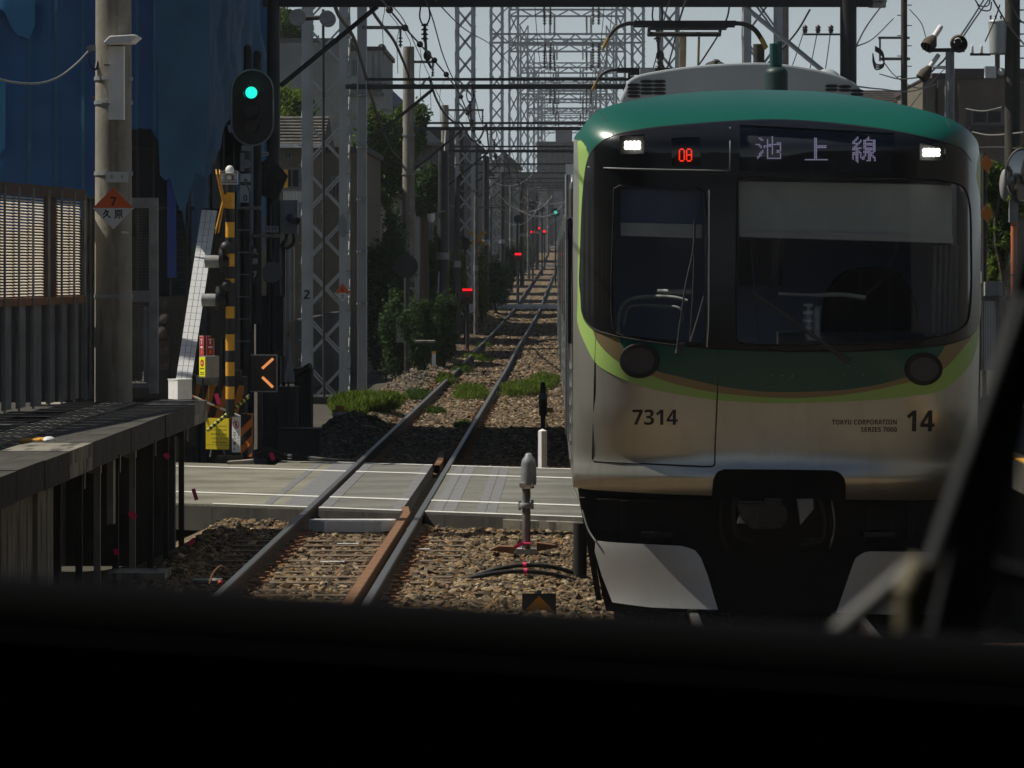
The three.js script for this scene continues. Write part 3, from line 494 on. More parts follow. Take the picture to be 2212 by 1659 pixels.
// lower front: recess, coupler, skirt
{
  const low = new THREE.Group(); low.name = 'underframe'; train.add(low);
  const fl = (px, py, dz = 0) => { const D = TD + .2 + dz; return V((px - CX) * D / FPX - TX, EYE + (CY - py) * D / FPX, -.2 - dz); };
  const panel = (l, dz, t) => { const q = l.map(([x, y]) => { const p = fl(x, y, dz); return [p.x, p.y]; }); return prism(q, -.2 - dz - t, -.2 - dz); };
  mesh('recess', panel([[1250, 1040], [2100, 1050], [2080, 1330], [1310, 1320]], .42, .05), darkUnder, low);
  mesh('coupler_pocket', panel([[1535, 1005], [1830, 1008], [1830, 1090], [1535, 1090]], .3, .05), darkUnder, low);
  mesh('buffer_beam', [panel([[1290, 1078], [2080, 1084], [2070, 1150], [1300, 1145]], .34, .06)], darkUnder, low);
  const cf = [[-.18, 0], [-.02, 0], [-.02, -.05], [.03, -.05], [.03, .02], [.12, .02], [.12, -.16], [-.08, -.16], [-.14, -.1]];
  const k0 = fl(1650, 1090, -.05); mesh('coupler', [prism(cf, -.2, 0, .01).translate(k0.x, k0.y, k0.z), box(k0.x + .03, k0.y - .05, k0.z - .25, .1, .1, .3)], mottled([.02, .02, .02], [.06, .06, .058], { tile: .2, rough: .5, metal: .4 }), low);
  const k1 = fl(1740, 1100, -.02); mesh('coupler_jaw', [prism([[-.05, .06], [.05, .06], [.05, 0], [.0, -.06], [-.03, -.1]], -.1, 0, .006).translate(k1.x, k1.y, k1.z)], M.galv, low);
  const k2 = fl(1606, 1120, -.02); mesh('coupler_jaw', [prism([[-.04, -.03], [.04, -.03], [.035, .03], [-.02, .02]], -.1, 0, .006).translate(k2.x, k2.y, k2.z)], M.galv, low);
  for (const [pts, r] of [[[[1590, 1075, 0], [1586, 1120, .02], [1596, 1160, .05], [1630, 1170, .1]], .022], [[[1770, 1078, 0], [1782, 1125, .02], [1776, 1165, .05], [1730, 1172, .1]], .022], [[[1560, 1080, .06], [1556, 1140, .06], [1572, 1190, .1]], .014], [[[1800, 1082, .06], [1806, 1140, .06], [1794, 1188, .1]], .014]]) mesh('air_hose', [tube(pts.map(([x, y, z]) => fl(x, y, z)), r, 30, 8)], rubber, low);
  mesh('coupler_shank', [rod(fl(1670, 1112, .0), fl(1670, 1112, .4), .085, .085, 18), rod(fl(1670, 1112, -.06), fl(1670, 1112, .02), .1, .1, 18)], mottled([.02, .019, .018], [.05, .047, .043], { tile: .2, rough: .6, metal: .3 }), low);
  for (const px of [1350, 1440, 1880, 1970]) mesh('bracket', [panel([[px - 9, 1082], [px + 9, 1082], [px + 7, 1172], [px - 7, 1172]], .3, .04)], darkUnder, low);
  for (const px of [1420, 1900]) mesh('step', [panel([[px - 34, 1150], [px + 34, 1150], [px + 34, 1160], [px - 34, 1160]], .26, .12)], M.blackSteel, low);
  // skirt plates follow the plan curve of the nose
  const zs = (x, y = .3) => lerp(.31, .15, ss(.04, .52, y)) * Math.min(1.05, Math.abs(x) / 1.42) ** 2 + .3 * Math.min(1.05, Math.abs(x) / 1.42) ** 6;
  const sk = (l, lift) => { const q = l.map(([px, py]) => { let x = (px - CX) * TD / FPX - TX, y = 0; for (let k = 0; k < 3; k++) { const D = TD + zs(x, y) + .1 + .2 * (y - .06); x = (px - CX) * D / FPX - TX; y = EYE + (CY - py) * D / FPX; } return [x, y]; }); return patch(q, [], lift, .08, (x, y) => zs(x, y) + .1 + .2 * (y - .06)); };
  const skirtPaint = mottled([.42, .43, .43], [.5, .51, .5], { tile: 1.2, rough: .38, metal: .5, grain: .06, streak: .1, streakTone: [.3, .28, .25] });
  const sl = [[1287, 1167.5], [1333, 1172], [1400, 1175.5], [1470, 1179], [1487, 1183], [1502, 1189], [1515, 1206], [1528.6, 1242], [1551, 1317], [1405, 1312], [1323, 1301], [1300, 1242], [1285, 1191]], sr = [[1880, 1191], [1999, 1192], [2072, 1190], [2066, 1240], [2050, 1328], [1806.5, 1324], [1844, 1215.7], [1849, 1205], [1857.5, 1199], [1868, 1193]];
  for (const l of [sl, sr]) { mesh('skirt', [sk(l, 0)], skirtPaint, low); mesh('skirt_back', [sk(l, -.02)], darkUnder, low); }
  const rim = (l, r) => tube(l.map(([px, py]) => { const x = (px - CX) * (TD + .5) / FPX - TX; return V(x, EYE + (CY - py) * (TD + .45) / FPX, -zs(x) - .1); }), r, 24, 6);
  mesh('skirt_rim', [rim([[1238, 1056], [1254, 1090], [1272, 1145], [1287, 1168]], .007)], silver, low); mesh('skirt_rim', [rim([[2100, 1082], [2092, 1120], [2080, 1170], [2072, 1190]], .007)], silver, low);
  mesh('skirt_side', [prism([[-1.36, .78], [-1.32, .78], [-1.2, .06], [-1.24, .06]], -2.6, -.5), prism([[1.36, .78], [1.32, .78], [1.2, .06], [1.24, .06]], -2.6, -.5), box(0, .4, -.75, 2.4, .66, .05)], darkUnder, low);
  mesh('hose_cock', [rod(fl(1254, 1130, .6), fl(1254, 1242, .6), .05)], rubber, low);
}
// car bodies behind the nose
{
  const prof = (s = 1) => { const a = [[-1.4, .82], [-1.41, 2.2], [-1.395, 2.95], [-1.3, 3.2], [-1.1, 3.36], [-.7, 3.48], [0, 3.54]]; return [...a, ...a.slice(0, -1).reverse().map(([x, y]) => [-x, y])].map(([x, y]) => [x * s, y]); };
  const gl = M.glassDark;
  for (let c = 0; c < 3; c++) {
    const z1 = c ? -.3 - c * 18.3 : -.62, z0 = -18 - c * 18.3, car = new THREE.Group(); car.name = 'car_body'; train.add(car);
    if (c) mesh('body_shell', prism(prof(), z0, z1), stainless, car);
    else { const P = prof().map(([x, y]) => [x, y]); mesh('body_shell', [...P.slice(0, -1).map((p, i) => { const q = P[i + 1], g = new THREE.BufferGeometry(), zz = (r) => (r[1] > 2.99 ? -1.35 : -back(r[0], r[1]) - .03); g.setAttribute('position', new THREE.Float32BufferAttribute([p[0], p[1], zz(p), q[0], q[1], zz(q), q[0], q[1], z0, p[0], p[1], zz(p), q[0], q[1], z0, p[0], p[1], z0], 3)); g.computeVertexNormals(); return g; }), box(0, .84, -9.75, 2.78, .05, 16.3), box(0, 2.2, z0, 2.78, 2.7, .04)], stainless, car); }
    mesh('side_rib', Array.from({ length: 6 }, (_, i) => box(-1.415, 1 + i * .13, (z0 + z1) / 2, .014, .03, z1 - z0 - 1.4)), M.chrome, car);
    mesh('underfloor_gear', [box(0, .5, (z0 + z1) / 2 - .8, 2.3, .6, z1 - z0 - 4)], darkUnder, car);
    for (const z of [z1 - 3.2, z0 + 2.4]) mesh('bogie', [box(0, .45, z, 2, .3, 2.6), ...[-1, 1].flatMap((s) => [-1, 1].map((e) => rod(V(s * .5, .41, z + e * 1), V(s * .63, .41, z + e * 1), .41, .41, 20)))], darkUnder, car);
    for (let k = 0; k < 3; k++) { const zc = lerp(z1, z0, (k + .6) / 3); const d = mesh('passenger_door', box(-1.417, 2, zc, .02, 1.9, 1.3), stainless, car); mesh('pane', box(-.012, 0, 0, .01, .01, .01).translate(-1.417, 2.4, zc), gl, d); mesh('side_window', box(-1.416, 2.3, zc + 2.1, .02, .9, 1.8), gl, car); }
    if (!c) mesh('handrail', [rod(V(-1.44, 1.2, -1.15), V(-1.44, 2.6, -1.15), .016), rod(V(-1.44, 1.2, -1.95), V(-1.44, 2.9, -1.95), .016), rod(V(-1.43, 2.75, -.8), V(-1.43, 3.05, -.8), .03)], M.chrome, car);
  }
  // roof unit, aerial
  const rg = mottled([.31, .35, .37], [.38, .42, .44], { tile: 1.4, rough: .6, grain: .06 });
  const D = 35.4, X = (px) => (px - CX) * D / FPX - TX, Y = (py) => EYE + (CY - py) * D / FPX, zz = TD - D;
  const top = smooth([[1352, 215], [1361, 196], [1368, 178], [1385, 168], [1430, 158], [1500, 148], [1600, 141], [1670, 141], [1760, 153], [1830, 172], [1858, 190], [1872, 215]], 4).map(([x, y]) => [X(x), Y(y)]);
  const ac = mesh('roof_cooler', prism([...top, [X(1872), 3.45], [X(1352), 3.45]], zz - 3, zz, .02), rg, train);
  const slots = [], slot = (px, py) => slots.push(prism(smooth([[-.055, 0], [-.048, .009], [.048, .009], [.055, 0], [.048, -.009], [-.048, -.009], [-.055, 0]], 2), 0, .006).translate(X(px), Y(py), zz));
  for (const [x, ys] of [[1376, [184, 192, 200, 208]], [1404, [176, 184.5, 193, 201.5]], [1431, [176, 184.5, 193, 201.5]]]) for (const y of ys) slot(x, y);
  for (const [x, ys] of [[1803, [186, 194]], [1832, [187, 195]], [1858, [196, 204]]]) for (const y of ys) slot(x, y);
  mesh('vent_slot', slots, M.black, ac);
  const ap = (px, py, Dd) => V((px - CX) * Dd / FPX - TX, EYE + (CY - py) * Dd / FPX, TD - Dd);
  const a0 = ap(1680, 197, 31.5); const an = mesh('aerial_base', lathe([[0, .18], [.06, .18], [.085, .155], [.09, .13], [.09, -.1], [.1, -.12]], a0.x, a0.y, a0.z, 24), plain(.012, .04, .035, .5), train);
  mesh('aerial', [rod(V(a0.x - .02, a0.y + .17, a0.z), V(a0.x - .02, a0.y + .36, a0.z), .032), rod(V(a0.x + .02, a0.y + .17, a0.z), V(a0.x + .02, a0.y + .375, a0.z), .026)], plain(.02, .09, .085, .45), an);
  const dm = ap(1860, 193, 40); mesh('roof_dome', [new THREE.SphereGeometry(.16, 16, 8, 0, 6.3, 0, 1.57).translate(ap(1800, 180, 45).x, ap(1800, 180, 45).y, ap(1800, 180, 45).z), box(ap(1411, 160, 44).x, ap(1411, 160, 44).y, ap(1411, 160, 44).z, .16, .12, .2)], rg, train);
  // pantographs on the second car
  for (const [Dp, ly] of [[49.2, 52], [61.6, 152]]) {
    const s = FPX / Dp, c = .52 + .95, y = EYE + (CY - ly) / s, g = new THREE.Group(); g.name = 'pantograph'; train.add(g);
    const L = (x, yy, z = 0) => V(c - TX + x, yy, TD - Dp + z);
    for (const dz of [-.18, .18]) {
      mesh('collector_head', [box(c - TX, y, TD - Dp + dz, 1.2, .06, .06), box(c - TX + .05, y - .045, TD - Dp + dz, .9, .03, .09)], M.blackSteel, g);
      for (const e of [-1, 1]) { mesh('horn', [tube([L(e * .56, y + .01, dz), L(e * .7, y, dz), L(e * .82, y - .06, dz), L(e * .92, y - .2, dz), L(e * .96, y - .28, dz)], .018, 20, 6)], M.blackSteel, g); mesh('horn_tip', [tube([L(e * .9, y - .165, dz + .001), L(e * .93, y - .22, dz), L(e * .965, y - .29, dz)], .0195, 14, 6)], mottled([.4, .27, .05], [.3, .2, .05], { tile: .1, rough: .6 }), g); }
    }
    mesh('spring_bar', [rod(L(-.42, y - .12), L(.42, y - .12), .03), rod(L(-.42, y - .12, -.2), L(-.42, y - .02, .2), .02), rod(L(.42, y - .12, -.2), L(.42, y - .02, .2), .02)], M.blackSteel, g);
    mesh('arm', [rod(L(-.02, y - .12), L(.0, 4.5, -1), .045), rod(L(0, 4.5, -1), L(0, 3.95, .6), .06), rod(L(.17, y - .16), L(.18, 4.4, -.9), .015)], mottled([.3, .27, .2], [.36, .33, .26], { tile: .3 }), g);
    mesh('pantograph_base', [box(c - TX, 3.85, TD - Dp, 1.1, .06, 1.4), ...[-.5, .5].flatMap((x) => [-.6, .6].map((z) => rod(L(x, 3.55, z), L(x, 3.85, z), .06)))], M.blackSteel, g);
  }
}
train.position.set(TX, 0, -TD); train.rotation.y = .004;
// ---------------------------------------------------------------- platform end: fence, pole, gate
{
  const A = V(-5.02, 1.1, -36.9), B = V(-4.736, 1.1, -40.6), dir = B.clone().sub(A).normalize();
  const on = (t, y) => A.clone().addScaledVector(dir, t).setY(y);
  const f = thing('platform_fence', 'rusty metal screen fence with milky louvred panes along the platform', 'fence');
  const T0 = -12, T1 = 3.72, posts = [];
  const pxT = (px) => { let t = 0; for (let k = 0; k < 30; k++) { const p = on(t, 1); t += (px - (CX + p.x * FPX / -p.z)) / FPX * -p.z * 6; } return t; };
  const near = [-2, 29, 60, 94.6, 122, 149, 173].map(pxT);
  for (let t = near[0] - .62; t > T0; t -= .62) posts.unshift(t);
  posts.push(...near);
  for (const t of posts) mesh('post', [bar(on(t, 1.1).add(V(.05, 0, 0)), on(t, 3.12)  .add(V(.05, 0, 0)), .02, .02)], M.galv, f);
  mesh('top_rail', [bar(on(T0, 3.1), on(T1, 3.1), .09, .1, V(0, 1, 0))], M.rustPanel, f);
  mesh('mid_rail', [bar(on(T0, 2.08), on(T1, 2.08), .09, .07, V(0, 1, 0))], M.rust, f);
  const bright = { '-6': 1, '-5': 0, '-4': 1, '-3': 1, '-2': 0, '-1': 1 };
  for (let i = 0; i + 1 < posts.length; i++) {
    const a = posts[i] + .04, b = posts[i + 1] - .04, k = i - (posts.length - 1), lit = k >= -5 ? [1, 1, 0, 1, 1][k + 5] : (i % 2);
    if (lit) mesh('louvre_panel', Array.from({ length: 34 }, (_, j) => bar(on(a, 2.135 + j * .027), on(b, 2.135 + j * .027), .022, .006, V(.5, 1, 0))), M.milky, f);
    else mesh('steel_panel', [bar(on(a, 2.58), on(b, 2.58), .95, .01, V(1, 0, 0))], M.rustPanel, f);
    mesh('lower_panel', [bar(on((a + b) / 2, 1.12), on((a + b) / 2, 2.05), b - a, .02, V(1, 0, 0))], M.galvFence, f);
  }
  const fe = thing('fence_end_panel', 'grey corrugated screen closing the gap between the rusty fence and the concrete pole', 'fence panel');
  mesh('corrugated_sheet', Array.from({ length: 8 }, (_, j) => boxpx(176 + j * 4.6, 430, 180.4 + j * 4.6, 862, 40.9 + (j % 2) * .03, .02)), M.galvFence, fe);
  mesh('top_rail', [boxpx(174, 424, 216, 430, 40.85, .08)], M.galvFence, fe);
}
const concretePole = (name, label, px, D, y0, y1, r0, r1, mat = M.concrete) => { const t = thing(name, label, 'pole'); const x = (px - CX) * D / FPX; mesh('shaft', [rod(V(x, y0, -D), V(x, y1, -D), r0, r1, 28)], mat, t); mesh('cap', [new THREE.SphereGeometry(r1 * 1.02, 20, 8, 0, 6.3, 0, 1.57).scale(1, .5, 1).translate(x, y1, -D)], M.concreteDark, t); return t; };
{
  const D = 40, p = concretePole('concrete_pole', 'thick round concrete pole standing on the platform end', 245, D, 1.09, 7.6, .182, .165);
  const x = at(245, 0, D).x;
  for (const y of [170, 222, 375, 640]) mesh('steel_band', [rod(V(x, at(0, y, D).y - .018, -D), V(x, at(0, y, D).y + .018, -D), .187, .187, 28)], M.galv, p);
  mesh('step_bolt', [bar(at(196, 210, D), at(207, 210, D), .014, .014)], M.rust, p);
  const l = thing('platform_lamp', 'long white column lamp with flat cap strapped to the platform pole', 'lamp');
  mesh('housing', [boxpx(234.5, 100, 267, 257, 39.75, .12)], M.white, l); mesh('end_cap', [boxpx(235, 250, 266.5, 258, 39.74, .14)], M.white, l);
  const c = at(262, 84, 39.7); mesh('cap', [prism([[-.15, -.035], [-.1, .015], [.13, .03], [.16, .02], [.1, -.03], [-.12, -.05]], -.3, .08, .008).translate(c.x, c.y, c.z), boxpx(236, 77, 281, 88, 39.66, .2)], M.white, l);
  mesh('bracket', [boxpx(224, 138, 236, 142, 39.72, .08), boxpx(220, 222, 236, 227, 39.72, .08)], M.galv, l);
  const br = thing('cable_bracket', 'small cable clamp with black loop on the side of the platform pole', 'bracket');
  mesh('clamp', [boxpx(192, 97, 214, 108, 39.95, .08), boxpx(188, 100, 194, 110, 39.95, .06), boxpx(205, 108, 214, 117, 39.95, .06)], M.galv, br);
  mesh('loop', [tube([at(196, 112, 39.9), at(192, 128, 39.9), at(198, 146, 39.9), at(207, 150, 39.9), at(212, 134, 39.9), at(216, 118, 39.9)], .01, 40)], M.cable, br);
  tag(mesh('overhead_cable', [tube([at(-30, 160, 38), at(30, 178, 39), at(85, 180, 39.4), at(130, 165, 39.7), at(165, 138, 39.8), at(190, 112, 39.9)], .011, 60)], mottled([.2, .25, .26], [.12, .15, .16], { tile: .1, rough: .5 })), 'twisted pale cable swinging from the frame edge to the platform pole', 'cable');
  const nb = thing('number_plate', 'small white plate tied round the platform pole above the orange diamond', 'sign');
  plate(nb, 228, 371, 278, 394, 39.78, canvasTex(128, 64, (c, w, h) => { c.fillStyle = '#b9bcbd'; c.fillRect(0, 0, w, h); c.fillStyle = '#5d6468'; c.font = 'bold 34px sans-serif'; ink(c, '久', 22, 18, 24, 3, '#5d6468'); c.fillText('1', 82, 44); }));
  const dm = thing('kilometre_diamond', 'diamond sign with orange top and number 7 on the platform pole', 'sign');
  const a = at(200, 450, 39.72), w = 90 * 39.72 / FPX;
  const q = mesh('plate', [prism([[0, w / 2], [w / 2, 0], [0, -w / 2], [-w / 2, 0]].map(([u, v]) => [u, v * 1.03]), -.006, .006)], M.grey, dm); q.position.set(a.x + w / 2, a.y, -39.72);
  const dtex = (top, mid, low) => canvasTex(256, 256, (c) => { c.fillStyle = '#b9bdbf'; c.fillRect(0, 0, 256, 256); c.fillStyle = '#c4551a'; c.fillRect(0, 0, 256, 126); c.fillStyle = '#0c0c0c'; c.font = 'bold 74px sans-serif'; c.textAlign = 'center'; c.fillText(top, 128, 112); if (mid) { ink(c, '久', 62, 136, 48, 8); ink(c, '原', 134, 136, 54, 6); } if (low) { c.fillText(low, 128, 205); c.fillRect(40, 128, 22, 7); c.fillRect(50, 134, 20, 5); c.fillRect(190, 128, 28, 12); } });
  const dg = (s, h) => { const g = new THREE.BufferGeometry(); g.setAttribute('position', new THREE.Float32BufferAttribute([0, h, 0, -s, 0, 0, s, 0, 0, s, 0, 0, -s, 0, 0, 0, -h, 0], 3)); g.setAttribute('normal', new THREE.Float32BufferAttribute(Array(6).fill([0, 0, 1]).flat(), 3)); g.setAttribute('uv', new THREE.Float32BufferAttribute([.5, 1, 0, .5, 1, .5, 1, .5, 0, .5, .5, 0], 2)); g.userData.keep = true; return g; };
  const fc = mesh('printed_face', dg(w / 2 * .98, w / 2 * 1.01), new THREE.MeshPhysicalMaterial({ map: dtex('7', 1), roughness: .5 }), q); fc.position.z = .009;
  globalThis.__diamond = [dg, dtex];
  mesh('strap', [boxpx(266, 436, 278, 440, 39.8, .05), boxpx(262, 500, 276, 505, 39.8, .05)], M.chrome, dm);
  const g = thing('platform_gate', 'galvanised wire mesh gate frame at the platform end beside the concrete pole', 'gate');
  const gd = 41;
  mesh('frame', [boxpx(276, 427, 341, 449, gd, .06), boxpx(322, 449, 341, 850, gd, .06), boxpx(276, 628, 322, 652, gd, .06), boxpx(276, 449, 284, 850, gd, .06), boxpx(276, 828, 322, 838, gd, .06)], M.galv, g);
  mesh('lower_sheet', [boxpx(310, 662, 321, 826, gd + .02, .02)], M.galv, g);
  const wires = []; for (let i = 0; i < 9; i++) wires.push(bar(at(285 + i * 4.4, 450, gd + .04), at(285 + i * 4.4, 828, gd + .04), .004, .004)); for (let j = 0; j < 60; j++) wires.push(bar(at(284, 452 + j * 6.3, gd + .045), at(322, 452 + j * 6.3, gd + .045), .004, .004, V(0, 0, 1)));
  mesh('wire_mesh', wires, M.galvFence, g);
  tag(mesh('fallen_netting', Array.from({ length: 9 }, (_, i) => tube([at(281 + i * 4, 822 + (i % 3), 41.4), at(285 + i * 4, 829, 41.5), at(281 + i * 4 + 3, 836, 41.6)], .006, 8, 4)).concat([boxpx(308, 803, 314, 822, 41.5, .1)]), M.white), 'scrap of white netting behind the foot of the platform gate', 'netting');
  const glove = thing('work_glove', 'orange and white work glove lying on the platform near the edge', 'glove');
  const gp = at(75, 951, 31), gs = 31 / FPX;
  mesh('fingers', [0, 1, 2, 3].map((i) => rod(V(gp.x - 28 * gs - i * .004, 1.102, gp.z + .1 - i * .07), V(gp.x + 16 * gs, 1.108, gp.z + .1 - i * .06), .016, .02, 8)), M.yellow, glove);
  mesh('palm', [new THREE.SphereGeometry(.06, 14, 8).scale(.8, .35, 2).translate(gp.x + 16 * gs, 1.108, gp.z)], M.yellow, glove); mesh('cuff', [new THREE.SphereGeometry(.06, 14, 8).scale(.8, .45, 2).translate(gp.x + 30 * gs, 1.11, gp.z)], M.white, glove);
}
// pink survey ribbons on the platform side
{
  const r = (label, px, py, D, w, h, a) => { const c = at(px, py, D); const g = new THREE.PlaneGeometry(w, h, 1, 6), p = g.attributes.position; for (let i = 0; i < p.count; i++) p.setZ(i, .02 * Math.sin(p.getY(i) * 40)); g.rotateZ(a).translate(c.x, c.y, c.z); const k = g.clone().translate(0, 0, -.004); tag(mesh('survey_ribbon', [g, k], M.pink), label, 'ribbon', 'pink survey ribbons'); };
  r('pink ribbon on the platform side post nearest the crossing', 421, 1068, 38.4, .035, .11, .25); r('pink ribbon hanging midway along the platform side', 286, 1113, 33.1, .05, .06, .5); r('pink ribbon tied high under the platform lip', 360, 985, 35.9, .04, .05, .6);
  r('pink ribbon low on a platform support post', 251, 1192, 32.0, .04, .05, .2); r('pink ribbon on the striped crossing barrier', 470, 862, 51.2, .05, .14, .25); r('pink marker stub at the crossing edge beside the yellow sign', 458, 1008, 51, .03, .05, 0); r('pink ribbon on the black cables beside the striped post', 588, 986, 52.2, .05, .1, .3); r('pink tape on cable in the ballast left of the rail', 413, 1171, 36.4, .07, .04, .6);
}
// ---------------------------------------------------------------- things standing between the tracks
{
  const d = thing('obstacle_detector', 'silver capped detector post with flange and brown plates on the ballast', 'detector post');
  const D = 36.5, x = at(1137, 0, D).x, Y = (py) => at(0, py, D).y, R = (px) => px * D / FPX;
  mesh('head', [lathe([[R(16), Y(1047)], [R(17), Y(1040)], [R(16.5), Y(1002)], [R(14), Y(992)], [R(9), Y(986)], [R(8), Y(982)], [R(5), Y(979)], [0, Y(978)]], x + R(5), 0, -D, 24)], M.galv, d);
  mesh('clamp', [lathe([[R(10), Y(1056)], [R(15), Y(1054)], [R(15), Y(1044)], [R(11), Y(1042)]], x + R(2), 0, -D, 16), boxpx(1122, 1044, 1152, 1052, D - .06, .06)], M.chrome, d);
  mesh('shaft', [lathe([[R(9), Y(1190)], [R(9), Y(1100)], [R(7), Y(1088)], [R(9), Y(1075)], [R(9), Y(1053)]], x, 0, -D, 20)], M.galvFence, d);
  mesh('flange', [lathe([[R(9), Y(1098)], [R(15), Y(1098)], [R(15), Y(1086)], [R(9), Y(1086)]], x, 0, -D, 16), boxpx(1120, 1082, 1126, 1102, D, .03), boxpx(1147, 1080, 1153, 1100, D, .03)], M.galv, d);
  mesh('foot', [prism([[R(-27), Y(1196)], [R(27), Y(1196)], [R(22), Y(1186)], [R(-20), Y(1184)]], -D - .1, -D + .1).translate(x, 0, 0), ...[-8, 0, 8].map((k) => box(x + R(k), Y(1180), -D + .08, .008, .05, .008))], M.grey, d);
  mesh('side_plate', [prism([[R(-80), 0], [R(-22), -.035], [R(-22), .03], [R(-60), .035]], -D - .12, -D + .05).translate(x, Y(1188), 0)], M.rust, d);
  mesh('side_plate', [prism([[R(22), -.03], [R(62), .0], [R(62), .025], [R(22), .045]], -D - .16, -D + .02).translate(x, Y(1184), 0)], M.rust, d);
  mesh('pink_tape', [box(x - R(16), Y(1176), -D + .1, R(22), .03, .01, 0, 0, .5), box(x, Y(1173), -D + .05, R(20), .012, .1)], M.pink, d);
  for (const [k, lab, pts] of [[0, 'upper ribbed black conduit arching over the ballast', [[985, 1262], [1030, 1243], [1080, 1228], [1130, 1221], [1190, 1224], [1240, 1238], [1275, 1252]]], [1, 'lower ribbed black conduit arching over the ballast', [[990, 1256], [1030, 1246], [1080, 1237], [1130, 1234], [1190, 1240], [1235, 1252], [1270, 1264]]]]) {
    const c = new THREE.CatmullRomCurve3(pts.map(([px, py], i) => at(px, py, 33.9 + k * -.15 + .01 * i))), g = [], n = 110;
    for (let i = 0; i < n; i++) { const p = c.getPointAt(i / n), q = c.getPointAt((i + .55) / n); g.push(rod(p, q, .022, .022, 10)); const e = c.getPointAt((i + 1) / n); g.push(rod(q, e, .016, .016, 8)); }
    const t = thing('cable_conduit', lab, 'conduit'); mesh('ribbed_hose', g, M.cable, t);
    const w = c.getPointAt(.5), w2 = c.getPointAt(.525); mesh('pink_tape', [rod(w, w2, .025, .025, 10)], M.pink, t);
  }
  const mk = thing('track_marker', 'small black plate with amber triangle low on the ballast', 'marker');
  plate(mk, 1128, 1282, 1201, 1352, 30.6, canvasTex(128, 128, (c) => { c.fillStyle = '#23272c'; c.fillRect(0, 0, 128, 128); c.fillStyle = '#b9821a'; c.beginPath(); c.moveTo(64, 8); c.lineTo(126, 74); c.lineTo(126, 128); c.lineTo(2, 128); c.lineTo(2, 74); c.fill(); }), 'plate', M.blackSteel);
  mesh('stake', [boxpx(1159, 1275, 1170, 1284, 30.63, .02), boxpx(1160, 1280, 1168, 1352, 30.64, .02)], M.galvFence, mk);
  const wp = thing('boundary_post', 'square white concrete post beyond the crossing', 'post');
  { const c = at(1172, 1001, 51.6), h = 70 * 51.6 / FPX, w = 14 * 51.6 / FPX; const m = mesh('shaft', [box(0, h / 2 - .05, 0, w, h + .1, w), new THREE.ConeGeometry(w * .707, .03, 4).rotateY(Math.PI / 4).translate(0, h + .015, 0)], M.white, wp); m.position.copy(c); m.rotation.y = .55; }
  const d2 = thing('obstacle_detector', 'dark weathered detector post with small yellow tag beyond the white post', 'detector post');
  { const D2 = 60, x2 = at(1173, 0, D2).x, y = (py) => at(0, py, D2).y, r = (px) => px * D2 / FPX;
    mesh('shaft', [lathe([[r(5), y(944)], [r(5), y(900)], [r(9), y(895)], [r(9), y(858)], [r(6), y(850)], [r(6), y(832)], [r(4), y(826)], [0, y(825)]], x2, 0, -D2, 18)], M.concreteDark, d2); mesh('collar', [lathe([[r(9), y(862)], [r(10), y(860)], [r(10), y(855)], [r(7), y(850)]], x2, 0, -D2 + .001, 18)], M.galv, d2); mesh('tag', [boxpx(1182, 881, 1195, 891, D2, .03)], M.yellow, d2); mesh('foot', [box(x2, y(944) - .05, -D2, .2, .1, .2)], M.concreteDark, d2); }
  const ym = thing('cable_marker', 'short white cylinder marker with yellow cap beside the weeds', 'marker post');
  { const D3 = 63, x3 = at(734, 0, D3).x, y = (py) => at(0, py, D3).y, r = (px) => px * D3 / FPX; mesh('shaft', [rod(V(x3, y(945), -D3), V(x3, y(888), -D3), r(16), r(15), 20)], M.white, ym); mesh('cap', [rod(V(x3, y(889), -D3), V(x3, y(885), -D3), r(16.5), r(16.5), 20), box(x3, y(881), -D3, r(18), r(9), r(18))], M.yellow, ym); }
  const y2 = thing('cable_marker', 'thin white marker stake with yellow top further along the track side', 'marker post'); mesh('shaft', [boxpx(933, 764, 941, 790, 92, .06)], M.white, y2); mesh('cap', [boxpx(932.5, 759, 941.5, 764, 92, .07)], M.yellow, y2);
  // white beam before the crossing
  const bm = thing('crossing_edge_beam', 'white painted bevelled beam between the rails before the crossing', 'beam');
  { const y0 = -.13, P = (x, y, z) => [x, y, z]; const x0 = -2.47, x1 = -1.65, D0 = 39.95; const s = new THREE.Shape([[x0, 0], [x0 + .16, -.22], [x1 - .12, -.22], [x1, 0], [x1, .06], [x0, .06]].map(([a, b]) => new THREE.Vector2(a, b))); mesh('beam', [new THREE.ExtrudeGeometry(s, { depth: .1, bevelEnabled: true, bevelThickness: .008, bevelSize: .008, bevelSegments: 1 }).rotateX(-Math.PI / 2).translate(0, y0, -D0)], M.white, bm).position.set(0, 0, .0); bm.rotation.y = 0; }
  const lids = thing('cable_trough_lid', 'flat concrete lid on the dark ballast below the platform', 'lid'); mesh('lid', [boxpx(232, 1238, 356, 1252, 31.4, .5)], M.concreteWall, lids);
  const l2 = thing('cable_trough_lid', 'narrow concrete lid beside the near rail', 'lid'); mesh('lid', [boxpx(412, 1254, 475, 1262, 31.6, .25)], M.concreteWall, l2);
  const wr = thing('rail_bond_wire', 'thin bond wire with red tip looping onto the near rail', 'wire'); mesh('wire', [tube([at(452, 1262, 31.5), at(462, 1236, 31.6), at(478, 1223, 31.7), at(494, 1232, 31.8)], .008, 20)], M.rust, wr); mesh('red_tip', [new THREE.SphereGeometry(.02, 8, 6).translate(at(476, 1259, 31.5).x, at(476, 1259, 31.5).y, -31.5)], M.red, wr);
